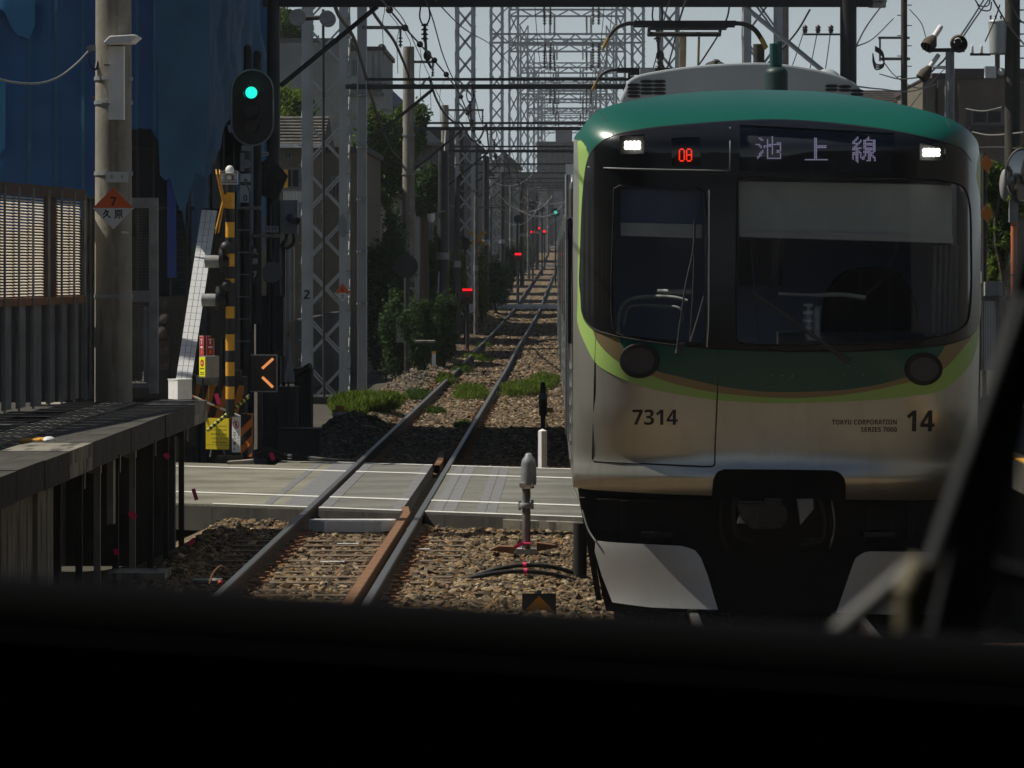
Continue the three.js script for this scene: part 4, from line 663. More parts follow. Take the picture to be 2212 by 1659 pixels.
  for (const [px, py, w, lab] of [[752, 1175, 46, 'thin pale strip of litter between the rails'], [718, 1214, 52, 'second pale strip of litter nearer between the rails'], [912, 1187, 34, 'small white tag on the ballast beside the rail']]) { const Dl = 2.52 * FPX / (py - CY), c = at(px, py, Dl); tag(mesh('litter', [box(c.x, c.y, c.z, w * Dl / FPX, .012, .06, .05)], M.white), lab, 'litter'); }
}
// ---------------------------------------------------------------- level crossing equipment on the left
{
  const D = 51.3, x = at(497, 0, D).x;
  const c = thing('crossing_signal', 'yellow and black striped crossing post with side lamps and loudspeaker', 'crossing signal');
  const cuts = [[394, 416, 0], [416, 451, 1], [451, 479.6, 0], [479.6, 513, 1], [513, 548, 0], [548, 575.5, 1], [575.5, 602, 0], [602, 611, 1], [611, 662, 0], [662, 687.5, 1], [687.5, 722, 0], [722, 757, 1], [757, 782, 0], [782, 812, 1], [812, 835, 0], [835, 862, 1], [862, 900, 0]];
  for (const [a, b, k] of cuts) { const ya = at(0, a, D).y, yb = at(0, b, D).y; mesh(k ? 'yellow_band' : 'black_band', [rod(V(x, yb, -D), V(x, ya, -D), .056, .056, 20)], k ? M.yellow : M.black, c); }
  // crossbuck seen nearly edge on
  const cb = mesh('crossbuck', [bar(at(467, 371, D - .3), at(482, 438, D), .012, .1, V(0, 0, 1)), bar(at(465.5, 500, D - .3), at(482, 432, D), .012, .1, V(0, 0, 1)), bar(at(474, 372, D - .25), at(484, 434, D + .06), .012, .1, V(0, 0, 1)), bar(at(472, 498, D - .25), at(484, 436, D + .06), .012, .1, V(0, 0, 1)), boxpx(479, 420, 500, 449, D - .06, .05)], M.yellow, c);
  const sp = mesh('loudspeaker', [(() => { const g = new THREE.CylinderGeometry(.115, .045, .15, 4, 1, true).rotateY(Math.PI / 4).rotateX(Math.PI / 2); return g.scale(1.15, .72, 1).translate(0, 0, .04); })(), new THREE.CylinderGeometry(.03, .03, .12, 12).rotateX(Math.PI / 2).translate(0, 0, .02), new THREE.SphereGeometry(.055, 16, 10).scale(1, 1.15, 1).translate(0, .09, -.02)], M.white, c); sp.position.copy(at(496, 384, D - .05));
  sp.rotation.y = 0; mesh('speaker_flare', [box(0, .078, .12, .22, .01, .02), box(0, -.078, .12, .22, .01, .02), box(-.108, 0, .12, .01, .16, .02), box(.108, 0, .12, .01, .16, .02)], M.white, sp);
  for (const [py, dx] of [[565, 0], [648, -7]]) {
    const l = new THREE.Group(); l.name = 'flasher'; c.add(l);
    const o = at(478 + dx, py, D - .02);
    mesh('backboard', [rod(V(o.x - .02, o.y + .02, o.z), V(o.x + .02, o.y + .02, o.z), .15, .15, 28)], M.black, l);
    mesh('hood', [lathe([[.075, 0], [.078, .1], [.075, .2]], 0, 0, 0, 20).rotateZ(Math.PI / 2).translate(o.x, o.y, o.z)], M.grey, l);
    mesh('lamp_body', [rod(V(o.x + .02, o.y, o.z), V(o.x + .1, o.y, o.z), .09, .06, 20)], M.black, l);
    mesh('second_lamp', [new THREE.SphereGeometry(.08, 16, 12).translate(at(490, py - 30, D).x, at(490, py - 30, D).y, -D + .06)], M.black, l);
  }
  mesh('direction_box', [boxpx(455, 665, 490, 730, D + .05, .2)], M.black, c);
  mesh('foot', [box(x, -.05, -D, .3, .25, .3)], M.concreteDark, c);
  // emergency button box with red sign above
  const eb = thing('emergency_button_box', 'grey button box with yellow label and red warning board behind it', 'button box');
  const e0 = at(452, 792, 51.5), s = 51.5 / FPX;
  const b = mesh('box', [box(0, 0, 0, 34 * s, 46 * s, 26 * s)], M.grey, eb); b.position.copy(e0); b.rotation.y = .62;
  { const [g, m] = face(25 * s, 42 * s, canvasTex(96, 160, (c2) => { c2.fillStyle = '#e2e012'; c2.fillRect(0, 0, 96, 160); c2.fillStyle = '#b3381a'; c2.beginPath(); c2.arc(48, 50, 30, 0, 7); c2.fill(); c2.fillStyle = '#f0cfc0'; c2.beginPath(); c2.arc(44, 50, 9, 0, 7); c2.fill(); c2.fillStyle = '#3a2a10'; c2.fillRect(14, 92, 66, 9); c2.fillRect(14, 124, 66, 7); c2.fillRect(14, 138, 66, 7); })); const f = mesh('yellow_label', g, m, b); f.rotation.y = -Math.PI / 2; f.position.x = -17 * s - .004; }
  const rs = (x0, x1, ry, dark) => { const q = plate(eb, x0, 725, x1, 770, 51.8, canvasTex(96, 160, (c2) => { c2.fillStyle = '#b01422'; c2.fillRect(0, 0, 96, 160); c2.fillStyle = '#e6e2e2'; for (let i = 0; i < 10; i++) { c2.fillRect(i * 20, 0, 10, 6); c2.fillRect(0, i * 18, 8, 9); c2.fillRect(88, i * 18 + 9, 8, 9); } c2.fillRect(24, 24, 48, 8); c2.fillRect(40, 36, 16, 30); c2.fillRect(22, 82, 54, 14); c2.fillStyle = '#d87a20'; c2.fillRect(34, 108, 30, 36); }), 'warning_board', M.red, ry); return q; };
  rs(429, 444, -.9); rs(444, 463, .5);
  mesh('post', [boxpx(470, 700, 478, 860, 52, .06), boxpx(436, 815, 440, 862, 51.6, .03)], M.blackSteel, eb);
  mesh('lower_box', [boxpx(424, 812, 470, 832, 51.7, .2)], M.galvFence, eb);
  // barrier machine, striped bars
  const bm = thing('barrier_machine', 'black and amber striped barrier housing behind the platform end', 'barrier');
  const stripes = canvasTex(256, 64, (c2) => { c2.fillStyle = '#0e0d0c'; c2.fillRect(0, 0, 256, 64); c2.fillStyle = '#a9691a'; for (let i = -1; i < 5; i++) { c2.beginPath(); c2.moveTo(i * 64, 64); c2.lineTo(i * 64 + 32, 64); c2.lineTo(i * 64 + 72, 0); c2.lineTo(i * 64 + 40, 0); c2.fill(); } });
  plate(bm, 398, 832, 528, 905, 52.2, stripes, 'striped_panel', M.black); mesh('housing', [boxpx(400, 815, 528, 905, 52.3, .5), boxpx(440, 800, 520, 820, 52.25, .3)], M.blackSteel, bm); mesh('amber_cap', [boxpx(462, 829, 474, 834, 52.1, .06)], M.yellow, bm); mesh('whip', [rod(at(450, 862, 52), at(451.5, 826, 52), .008)], M.yellow, bm);
  mesh('leg', [boxpx(400, 900, 412, 1000, 52.5, .2), boxpx(505, 900, 526, 1000, 52.5, .2)], M.blackSteel, bm);
  const r1 = thing('orange_rod', 'orange and white sloping rod in front of the barrier housing', 'rod'); { const a = at(405, 851, 51.6), q = at(519, 900, 51.6); for (let i = 0; i < 8; i++) mesh(i % 2 ? 'white_section' : 'orange_section', [rod(a.clone().lerp(q, i / 8), a.clone().lerp(q, (i + 1) / 8), .014, .014, 10)], i % 2 ? M.white : M.orange, r1); }
  const r2 = thing('striped_barrier_pole', 'yellow and black spiral striped barrier arm leaning across the sign', 'barrier arm'); { const a = at(448, 930, 51.1), q = at(539, 855, 51.5); for (let i = 0; i < 24; i++) mesh(i % 2 ? 'black_stripe' : 'yellow_stripe', [rod(a.clone().lerp(q, i / 24), a.clone().lerp(q, (i + 1) / 24), .024, .024, 12)], i % 2 ? M.black : plain(.5, .5, .06, .6), r2); }
  // signs at the crossing
  const ys = thing('notice_board', 'yellow notice board with black writing half hidden by the platform', 'sign');
  plate(ys, 440, 903, 500, 971, 51.5, canvasTex(256, 256, (c2) => { c2.fillStyle = '#d9c417'; c2.fillRect(0, 0, 256, 256); c2.fillStyle = '#2b2808'; const R = rng(8); for (const [y, h] of [[62, 13], [92, 11], [126, 16], [162, 13], [194, 15]]) for (let x = 40 + R() * 40; x < 236; x += 13) if (R() < .85) { c2.fillRect(x, y, 9, 2.4); c2.fillRect(x + 3, y - 3, 2.4, h); c2.fillRect(x, y + h * .6, 9, 2); if (R() < .5) c2.fillRect(x + 7, y, 2, h * .7); } c2.fillStyle = '#8a7c10'; c2.fillRect(0, 218, 256, 5); }), 'board', M.yellow, -.5);
  mesh('stand', [rod(at(457, 970, 51.55), at(454, 987, 51.55), .01), rod(at(483, 970, 51.55), at(486, 985, 51.55), .01)], M.galv, ys);
  const ws = thing('no_entry_sign', 'white no entry sign with red circle beside the striped post', 'sign');
  plate(ws, 500, 900, 521, 977, 51.3, canvasTex(96, 320, (c2) => { c2.fillStyle = '#cfd1d0'; c2.fillRect(0, 0, 96, 320); c2.strokeStyle = '#b32028'; c2.lineWidth = 9; c2.beginPath(); c2.arc(50, 70, 34, 0, 7); c2.stroke(); c2.fillStyle = '#1c1c1c'; c2.fillRect(42, 44, 14, 14); c2.fillRect(36, 60, 28, 20); c2.fillRect(38, 80, 8, 16); c2.fillRect(54, 80, 8, 16); c2.strokeStyle = '#b32028'; c2.beginPath(); c2.moveTo(28, 46); c2.lineTo(72, 94); c2.stroke(); ['立', '入', '禁', '止'].forEach((k, i) => ink(c2, k, 14, 136 + i * 44, 36, 4.4)); c2.fillStyle = '#1c1c1c'; for (let i = 0; i < 6; i++) { c2.fillRect(66, 132 + i * 28, 18, 3); c2.fillRect(72, 126 + i * 28, 3, 20); c2.fillRect(68, 142 + i * 28, 14, 3); } }), 'board', M.white, -.5);
  const sp2 = thing('striped_guard_post', 'orange and black diagonal striped guard post at the crossing corner', 'guard post');
  plate(sp2, 518, 893, 547, 987, 51.4, canvasTex(96, 320, (c2) => { c2.fillStyle = '#12100e'; c2.fillRect(0, 0, 96, 320); c2.fillStyle = '#c26a16'; for (const y of [20, 150, 280]) { c2.beginPath(); c2.moveTo(0, y + 96); c2.lineTo(96, y + 10); c2.lineTo(96, y + 72); c2.lineTo(0, y + 160); c2.fill(); } c2.fillRect(60, 0, 36, 8); }), 'striped_face', M.orange, -.5); mesh('core', [boxpx(522, 895, 546, 1000, 51.52, .16)], M.blackSteel, sp2);
  const kb = thing('concrete_block', 'low pale concrete block at the foot of the striped guard post', 'block'); { const a = at(520, 1003, 51); mesh('block', [box(0, 0, 0, 54 * 51 / FPX, .1, .35, 0, 0, .07)], M.concrete, kb).position.set(a.x, a.y, a.z); }
  const ai = thing('direction_indicator', 'black box with two glowing orange bars forming an arrow', 'indicator');
  mesh('box', [boxpx(543, 768, 597, 845, 52.6, .2)], M.black, ai); mesh('rim', [boxpx(541, 766, 599, 768.5, 52.58, .05), boxpx(541, 844.5, 599, 847, 52.58, .05), boxpx(596.5, 768.5, 599, 844.5, 52.58, .05)], M.galv, ai);
  const glowO = new THREE.MeshStandardMaterial({ color: rgb(.5, .2, .08), emissive: rgb(1, .36, .12), emissiveIntensity: .75 });
  mesh('lit_bar', [bar(at(566.5, 796, 52.57), at(590, 774.5, 52.57), .032, .02)], glowO, ai); mesh('lit_bar', [bar(at(566.5, 814.5, 52.57), at(589.5, 836.5, 52.57), .032, .02)], glowO, ai);
  { const l = new THREE.PointLight(rgb(1, .4, .15), .004); l.position.copy(at(578, 806, 52.3)); ai.add(l); }
  mesh('stand', [boxpx(556, 845, 566, 990, 52.7, .12)], M.blackSteel, ai);
}
// main signal with ladder and plates
{
  const D = 55, s = thing('railway_signal', 'oval black colour light signal showing green on a dark post', 'signal');
  const c = at(545, 232, D), w = 46 * D / FPX, h = 83 * D / FPX, ov = (k) => { const a = []; for (let i = 0; i <= 24; i++) { const t = i / 24 * Math.PI; a.push([w * k * Math.cos(t), h - w + w * k * Math.sin(t)]); } for (let i = 0; i <= 24; i++) { const t = Math.PI + i / 24 * Math.PI; a.push([w * k * Math.cos(t), -(h - w) + w * k * Math.sin(t)]); } return a; };
  mesh('backboard', [prism(ov(.95), -.03, 0).translate(c.x, c.y, c.z)], M.black, s);
  mesh('pale_rim', [new THREE.TubeGeometry(new THREE.CatmullRomCurve3(ov(.975).map(([a, b]) => V(c.x + a, c.y + b, c.z + .003)), true), 120, .013, 6)], M.galv, s);
  const asp = (py, mat, name) => { const p = at(543, py, D); mesh(name, [rod(V(p.x, p.y, p.z + .0), V(p.x, p.y, p.z + .02), .078, .078, 28)], mat, s); const hd = new THREE.CylinderGeometry(.1, .1, .16, 28, 1, true, Math.PI / 2 - .1, Math.PI + .2).rotateX(Math.PI / 2).rotateZ(Math.PI); mesh('hood', [hd.translate(p.x, p.y, p.z + .08)], M.black, s); };
  asp(200, new THREE.MeshStandardMaterial({ color: rgb(.02, .2, .18), emissive: rgb(.02, .95, .72), emissiveIntensity: 1.1 }), 'green_lens'); asp(240, plain(.02, .018, .012, .3), 'unlit_lens'); asp(272, plain(.02, .008, .008, .3), 'unlit_lens');
  { const l = new THREE.PointLight(rgb(.05, 1, .75), .02); const p = at(543, 200, D - .12); l.position.copy(p); s.add(l); }
  mesh('post', [rod(at(531, 318, D + .12), at(531, 990, D + .12), .075, .075, 18)], M.blackSteel, s);
  mesh('bracket', [boxpx(522, 314, 540, 326, D + .02, .1), boxpx(519, 330, 528, 370, D + .02, .04)], M.galv, s);
  mesh('reflector_disc', [rod(at(532.7, 354, D - .04), at(532.7, 354, D - .02).setZ(-D + .06), .058, .058, 24)], M.galv, s);
  const num = (x0, y0, x1, y1, ch, oy) => plate(s, x0, y0, x1, y1, D - .05, canvasTex(64, 96, (c2) => { c2.fillStyle = '#a4adb5'; c2.fillRect(0, 0, 64, 96); c2.fillStyle = '#0b0b0b'; c2.font = 'bold 46px sans-serif'; c2.textAlign = 'center'; c2.fillText(ch, 32, oy); }), 'number_plate', M.galv);
  num(519, 375, 542, 393, '8', 92); num(518, 400, 542, 438, '0', 86);
  const lad = thing('signal_ladder', 'pale tubular ladder rising in front of the signal post', 'ladder');
  const ld = D - .35; mesh('stile', [tube([at(512, 720, ld), at(512, 600, ld), at(512, 440, ld), at(514, 408, ld), at(526, 394, ld), at(538, 408, ld), at(540, 440, ld), at(540, 600, ld), at(540, 716, ld)], .011, 80, 8)], M.galvFence, lad);
  for (let i = 0; i < 7; i++) mesh('rung', [rod(at(511, 449 + i * 48, ld), at(541, 449 + i * 48, ld), .009)], M.galv, lad);
  mesh('platform_bar', [boxpx(510, 446, 562, 453, D - .25, .2), boxpx(540, 506, 606, 513, D - .1, .2)], M.galvFence, lad);
  const oc = thing('round_topped_posts', 'two round topped concrete stubs rising above the signal', 'post'); for (const [px, y] of [[535, 105], [556, 118]]) { const p = at(px, y, 56), q = at(px, 700, 56); mesh('stub', [rod(q, p, .055, .055, 16), new THREE.SphereGeometry(.055, 14, 8).translate(p.x, p.y, p.z)], M.concreteDark, oc); }
  // obstruction warning signal, pentagon with five lamps
  const pent = (label, px, py, w2, h2, D2, lit) => {
    const t = thing('obstruction_signal', label, 'signal'), o = at(px, py, D2), k = D2 / FPX, pl = [[-.5, .32], [-.05, .5], [.5, .05], [.15, -.5], [-.5, -.38]].map(([a, b]) => [a * w2 * k, b * h2 * k]);
    mesh('backboard', [prism(pl, -.06, 0).translate(o.x, o.y, o.z)], M.black, t);
    for (const [a, b] of [[-.2, .26], [.2, .06], [.02, -.2], [-.32, -.1], [-.3, .1]]) mesh('lamp', [rod(V(o.x + a * w2 * k, o.y + b * h2 * k, o.z), V(o.x + a * w2 * k, o.y + b * h2 * k, o.z + .03), .1 * w2 * k, .1 * w2 * k, 14)], lit ? M.red : plain(.035, .02, .02, .3), t);
    mesh('post', [rod(V(o.x, o.y, o.z - .1), V(o.x, rise(D2) - .5, o.z - .1), .04)], M.blackSteel, t);
  };
  pent('black five lamp obstruction signal beside the dark gantry post', 589, 385, 66, 94, 58); pent('small black obstruction signal far down the left side', 1004, 525, 30, 32, 130);
  const dp = thing('diagram_plate', 'small white plate with dark marks below the oval signal', 'sign'); plate(dp, 547, 328, 580, 337, 57, canvasTex(128, 40, (c2) => { c2.fillStyle = '#a9b4bb'; c2.fillRect(0, 0, 128, 40); c2.fillStyle = '#3a444a'; for (const x of [14, 30, 52, 74, 90, 108]) { c2.fillRect(x, 8, 5, 24); c2.fillRect(x - 4, 16, 12, 5); } })); mesh('hanger', [rod(at(563, 300, 57.1), at(563, 440, 57.1), .008)], M.galvFence, dp);
  const dp2 = thing('diagram_plate', 'small bluish plate beside the grey camera cabinet', 'sign'); plate(dp2, 569, 488, 602, 502, 57.2, canvasTex(128, 56, (c2) => { c2.fillStyle = '#8f9aa3'; c2.fillRect(0, 0, 128, 56); c2.fillStyle = '#40494f'; for (const x of [20, 44, 74, 100]) { c2.fillRect(x, 10, 6, 36); c2.fillRect(x - 6, 22, 18, 6); } })); mesh('hanger', [rod(at(585, 440, 57.3), at(585, 560, 57.3), .012)], M.galvFence, dp2);
  const ks = thing('station_name_strip', 'tall narrow black sign with white station characters on the signal post', 'sign'); plate(ks, 543, 532, 559, 615, 54.5, canvasTex(64, 320, (c2) => { c2.fillStyle = '#0c0d0f'; c2.fillRect(0, 0, 64, 320); ink(c2, '久', 8, 14, 50, 6, '#a9aeb2'); ink(c2, '原', 8, 100, 50, 5, '#a9aeb2'); c2.fillStyle = '#a9aeb2'; c2.font = 'bold 70px sans-serif'; c2.fillText('7', 10, 260); }), 'board', M.black);
  const gd = thing('round_disc', 'large round grey disc on a thin dark stand', 'disc'); mesh('disc', [rod(V(at(587.6, 588, 57).x, at(587.6, 588, 57).y, -57), V(at(587.6, 588, 57).x, at(587.6, 588, 57).y, -56.97), .142, .142, 36)], mottled([.11, .125, .14], [.14, .155, .17], { tile: .4, rough: .5 }), gd); mesh('stand', [rod(at(580, 560, 57.05), at(580, 990, 57.05), .018), rod(at(572, 606, 57.05), at(606, 606, 57.05), .012)], M.blackSteel, gd);
  const cc = thing('camera_cabinet', 'grey cabinet with a white cylinder camera on its face', 'camera'); mesh('cabinet', [boxpx(605, 432, 642, 505, 60, .3)], M.grey, cc); mesh('camera_tube', [rod(at(628, 471, 59.9), V(at(637, 477, 59.5).x, at(637, 477, 59.5).y, -59.6), .065, .065, 18)], M.galv, cc); mesh('lens', [rod(V(at(637.2, 477.1, 59.5).x, at(637.2, 477.1, 59.5).y, -59.62), V(at(638, 477.5, 59.4).x, at(638, 477.5, 59.4).y, -59.585), .055, .055, 18)], M.black, cc); mesh('conduit', [tube([at(620, 505, 60), at(616, 522, 60), at(606, 530, 60), at(598, 520, 60)], .025, 24), tube([at(634, 505, 60), at(634, 524, 60), at(622, 535, 60), at(604, 533, 60)], .025, 24)], M.blackSteel, cc); mesh('post', [boxpx(608, 520, 616, 900, 60.1, .08)], M.blackSteel, cc);
  for (const [px, lab] of [[614.5, 'beaded pale cable duct nearest the round disc'], [624, 'middle beaded pale cable duct'], [634, 'beaded pale cable duct nearest the lattice tower']]) { const t = thing('cable_duct', lab, 'duct'); mesh('beaded_strip', [boxpx(px - 2.4, 534, px + 2.4, 694, 66, .05), ...Array.from({ length: 40 }, (_, i) => boxpx(px - 2, 536 + i * 4, px + 2, 538 + i * 4, 65.97, .03))], M.white, t); }
  const bg = thing('plastic_cover', 'whitish plastic sheet hung beside the arrow indicator', 'plastic sheet'); { const P = []; const o = at(623, 720, 57), k = 57 / FPX; const g = new THREE.CylinderGeometry(.01, 12 * k, 105 * k, 24, 10, true), p = g.attributes.position; for (let i = 0; i < p.count; i++) { const a = Math.atan2(p.getZ(i), p.getX(i)), f = 1 + .22 * Math.sin(a * 5 + p.getY(i) * 14); p.setX(i, p.getX(i) * f); p.setZ(i, p.getZ(i) * f); } g.computeVertexNormals(); mesh('sheet', [g.translate(o.x, o.y - 52 * k, o.z)], mottled([.4, .41, .42], [.52, .53, .54], { tile: .5, rough: .5, side: THREE.DoubleSide, transmission: .3, thickness: 0 }), bg); mesh('pole', [rod(V(o.x, o.y, o.z), V(o.x, -.5, o.z), .015)], M.blackSteel, bg); }
  for (const [x0, y0, x1, y1, d, mat, lab, nm] of [[553, 642, 612, 770, 59, M.black, 'black relay cabinet behind the arrow indicator', 'relay_cabinet'], [560, 840, 640, 990, 57, M.darkWall, 'dark low cabinet beside the arrow indicator', 'relay_cabinet'], [636, 800, 672, 945, 60, M.concreteDark, 'brown weathered wall end beside the lattice tower', 'wall_end'], [600, 930, 690, 1000, 56, M.darkWall, 'dark concrete box near the black cables', 'cable_box']]) { const t = thing(nm, lab, nm.split('_').pop()); mesh('body', [boxpx(x0, y0, x1, y1, d, .5)], mat, t); mesh('lid', [boxpx(x0 - 2, y0 - 4, x1 + 2, y0, d - .03, .56)], M.blackSteel, t); if (nm === 'relay_cabinet') mesh('door', [boxpx(x0 + 4, y0 + 6, (x0 + x1) / 2 - 1, y1 - 6, d - .012, .012), boxpx((x0 + x1) / 2 + 1, y0 + 6, x1 - 4, y1 - 6, d - .012, .012)], M.blackSteel, t); }
  tag(mesh('mossy_pole', [rod(at(630, 812, 59.8), at(670, 790, 59.6), .03, .045, 10)], mottled([.1, .1, .05], [.19, .18, .11], { tile: .3 })), 'short mossy pole leaning on the brown wall end', 'pole');
  for (let i = 0; i < 5; i++) tag(mesh('black_cable', [tube([at(545, 975 + i * 3, 52.4), at(575, 967 + i * 4, 52.4), at(610, 980 + i * 3, 52.2), at(660, 986 + i * 2.5, 51.9), at(720, 992 + i * 1.2, 51.7), at(770, 995, 51.7)], .012 + .004 * (i % 2), 50)], M.cable), ['topmost', 'second', 'middle', 'fourth', 'lowest'][i] + ' black cable of the bundle at the far edge of the crossing', 'cable', 'black cables at the crossing');
}
// ---------------------------------------------------------------- building wrapped in blue sheets
function drape(x0, y0, x1, y1, D, amp, seed, hem = 0, side = 0) {   // a hanging sheet with folds
  const a = at(x0, y0, D), b = at(x1, y1, D), W = b.x - a.x, H = a.y - b.y, nx = Math.ceil(W / .08), ny = Math.ceil(H / .12), g = new THREE.PlaneGeometry(W, H, nx, ny), p = g.attributes.position;
  for (let i = 0; i < p.count; i++) {
    const u = (p.getX(i) + W / 2) / W, v = (p.getY(i) + H / 2) / H, X = u * W, Y = v * H;
    const f = amp * 1.25 * (Math.sin(X * 5.3 + 2 * Math.sin(Y * .6 + seed)) * .5 + Math.sin(X * 11 + Y * .8 + seed) * .25 + (fbm(X / 12.8 + seed * .3, Y / 25, 32, seed, 4) - .5) * 3);
    const h = hem * (1 - v) * (1 - v) * (Math.sin(u * Math.PI * 2.3 + seed) * .5 + (fbm(u, .3, 8, seed + 4, 3) - .5) * 1.5);
    p.setZ(i, f); p.setY(i, p.getY(i) + h); p.setX(i, p.getX(i) + side * Math.pow(1 - v, 2) * (u - .5) * 2);
  }
  g.computeVertexNormals(); return g.translate((a.x + b.x) / 2, (a.y + b.y) / 2, -D);
}
{
  const t = thing('wrapped_building', 'tall house front wrapped in blue scaffolding sheets behind the platform fence', 'building');
  const w0 = -16, w1 = -5.15, side = (px) => w1 * FPX / (px - CX);    // distance at which the side wall shows at this column
  mesh('wall', [box((w0 + w1) / 2, 4.6, -59.9, w1 - w0, 10.6, 12.4)], M.siding, t);
  for (let i = 0; i < 26; i++) mesh('siding_board', [boxpx(262, 395 + i * 16.2, 412, 409.6 + i * 16.2, 53.6 + .02 * (i % 2), .06)], M.siding, t);
  for (let i = 0; i < 16; i++) mesh('siding_board', [box(w1 + .04 + .02 * (i % 2), .35 + i * .155, -56.6, .04, .145, 4.6)], M.greenSiding, t);
  mesh('blue_sheet', [drape(-40, -60, 215, 470, 52.4, .035, 3, .3)], M.tarp, t);
  mesh('blue_sheet', [drape(190, -60, 352, 300, 52.7, .04, 9, .25)], M.tarp, t);
  for (const px of [60, 118, 176, 236, 292, 330]) mesh('sheet_seam', [drape(px, -60, px + 7, px < 200 ? 420 : 280, 52.28, .03, px)], M.tarpNet, t);
  mesh('net_sheet', [drape(338, -60, 452, 410, 52.55, .05, 14, .4, -.05)], M.tarpNet, t);
  { const g = drape(-1, -1, 1, 1, 1, 0, 1), W = 13, H = 7.6; const q = new THREE.PlaneGeometry(W, H, 160, 50), p = q.attributes.position; for (let i = 0; i < p.count; i++) { const X = p.getX(i), Y = p.getY(i) + H / 2, v = Y / H; p.setZ(i, .06 * Math.sin(X * 3.1 + Math.sin(Y)) + .3 * (fbm(X / 26 + .5, Y / 26, 32, 41, 4) - .5)); p.setY(i, p.getY(i) + (1 - v) * (1 - v) * (.9 * Math.sin(X * .55 + 1.2) + .5 * (fbm(X / 16 + .5, .2, 16, 5, 3) - .5))); } q.computeVertexNormals(); mesh('net_sheet', [q.rotateY(Math.PI / 2).translate(w1 + .28, 3.55 + H / 2, -59.4)], M.tarpNet, t); }
  mesh('pale_sheet', [drape(-40, -60, 76, 50, 52.25, .03, 5, .35)], M.tarpPale, t); mesh('pale_sheet', [drape(-40, 170, 12, 330, 52.25, .03, 6, .2)], M.tarpPale, t);
  { const q = new THREE.PlaneGeometry(.5, 6.4, 8, 30), p = q.attributes.position; for (let i = 0; i < p.count; i++) p.setZ(i, .03 * Math.sin(p.getX(i) * 14 + p.getY(i))); q.computeVertexNormals(); mesh('pale_sheet', [q.rotateY(.5).translate(w1 + .3, 6.4, -66.1)], M.tarpPale, t); }
  mesh('deep_blue_sheet', [drape(361, 326, 381, 600, 53, .02, 12)], M.tarpDeep, t);
  for (let i = 0; i < 5; i++) mesh('scaffold_tube', [rod(at(262 + i * 36, -80, 53.2), at(262 + i * 36, 640, 53.2), .024)], M.blackSteel, t);
  for (let i = 0; i < 7; i++) mesh('scaffold_tube', [rod(V(w1 + .2, -.4, -54.2 - i * 1.9), V(w1 + .2, 9.6, -54.2 - i * 1.9), .024)], M.blackSteel, t);
  for (let j = 0; j < 4; j++) mesh('scaffold_tube', [rod(at(240, 60 + j * 130, 53.25), at(420, 60 + j * 130, 53.25), .024)], M.blackSteel, t);
  mesh('dark_porch', [boxpx(262, 640, 425, 860, 53.4, .4)], M.darkWall, t);
  const cl = thing('bric_a_brac', 'dim clutter of pots on a stand at the wall behind the gate', 'clutter'); mesh('pot', [boxpx(350, 645, 362, 668, 53, .1), new THREE.SphereGeometry(.08, 12, 8).translate(at(356, 690, 53).x, at(356, 690, 53).y, -53), new THREE.SphereGeometry(.1, 12, 8).translate(at(352, 720, 53).x, at(352, 720, 53).y, -53), boxpx(344, 740, 366, 800, 53, .2)], mottled([.04, .035, .03], [.12, .1, .09], { tile: .2 }), cl); mesh('stand', [boxpx(346, 800, 366, 990, 53.05, .2)], M.blackSteel, cl);
  // sloping white tiled stair parapet
  const s = thing('stair_parapet', 'sloping stair parapet faced with small white square tiles', 'parapet');
  const lo = at(397, 820, 51.9), hi = at(453, 450, 53.4), dir = hi.clone().sub(lo), L = dir.length(); dir.normalize();
  const across = V(1, 0, 0).addScaledVector(dir, -dir.x).normalize(), n = new THREE.Vector3().crossVectors(across, dir).normalize(), W = .2;
  const Mx = new THREE.Matrix4().makeBasis(across, dir, n), tg = geo(box(0, 0, 0, W / 3 - .006, W / 2 - .006, .02)); tg.userData.keep = true;
  const core = mesh('core', [box(0, L / 2, -.06, W, L, .1)], M.concreteDark, s); core.applyMatrix4(Mx); core.position.copy(lo);
  const rows = Math.floor(L / (W / 2));
  for (let j = 0; j < rows; j++) for (let i = 0; i < 3; i++) { const m = mesh('tile', tg, M.whiteTile, s); m.applyMatrix4(Mx); m.position.copy(lo).addScaledVector(across, (i - 1) * W / 3).addScaledVector(dir, (j + .5) * W / 2); }
  mesh('foot_wall', [box(lo.x, lo.y - .4, lo.z - .3, .24, .9, .3), box(hi.x + .05, (hi.y - 1) / 2, hi.z - .2, .2, hi.y + 1, .15)], M.concreteDark, s);
  const wb = thing('white_cabinet', 'plain white box at the foot of the tiled parapet', 'cabinet'); { const c = at(389, 841, 51.4), k = 51.4 / FPX; const m = mesh('body', [box(0, 0, 0, 34 * k, 42 * k, .26), box(0, 21.5 * k, 0, 36 * k, 2 * k, .28)], M.white, wb); m.position.copy(c); m.rotation.y = .55; mesh('stand', [box(c.x, c.y - .6, c.z, .1, .95, .1)], M.blackSteel, wb); }
}
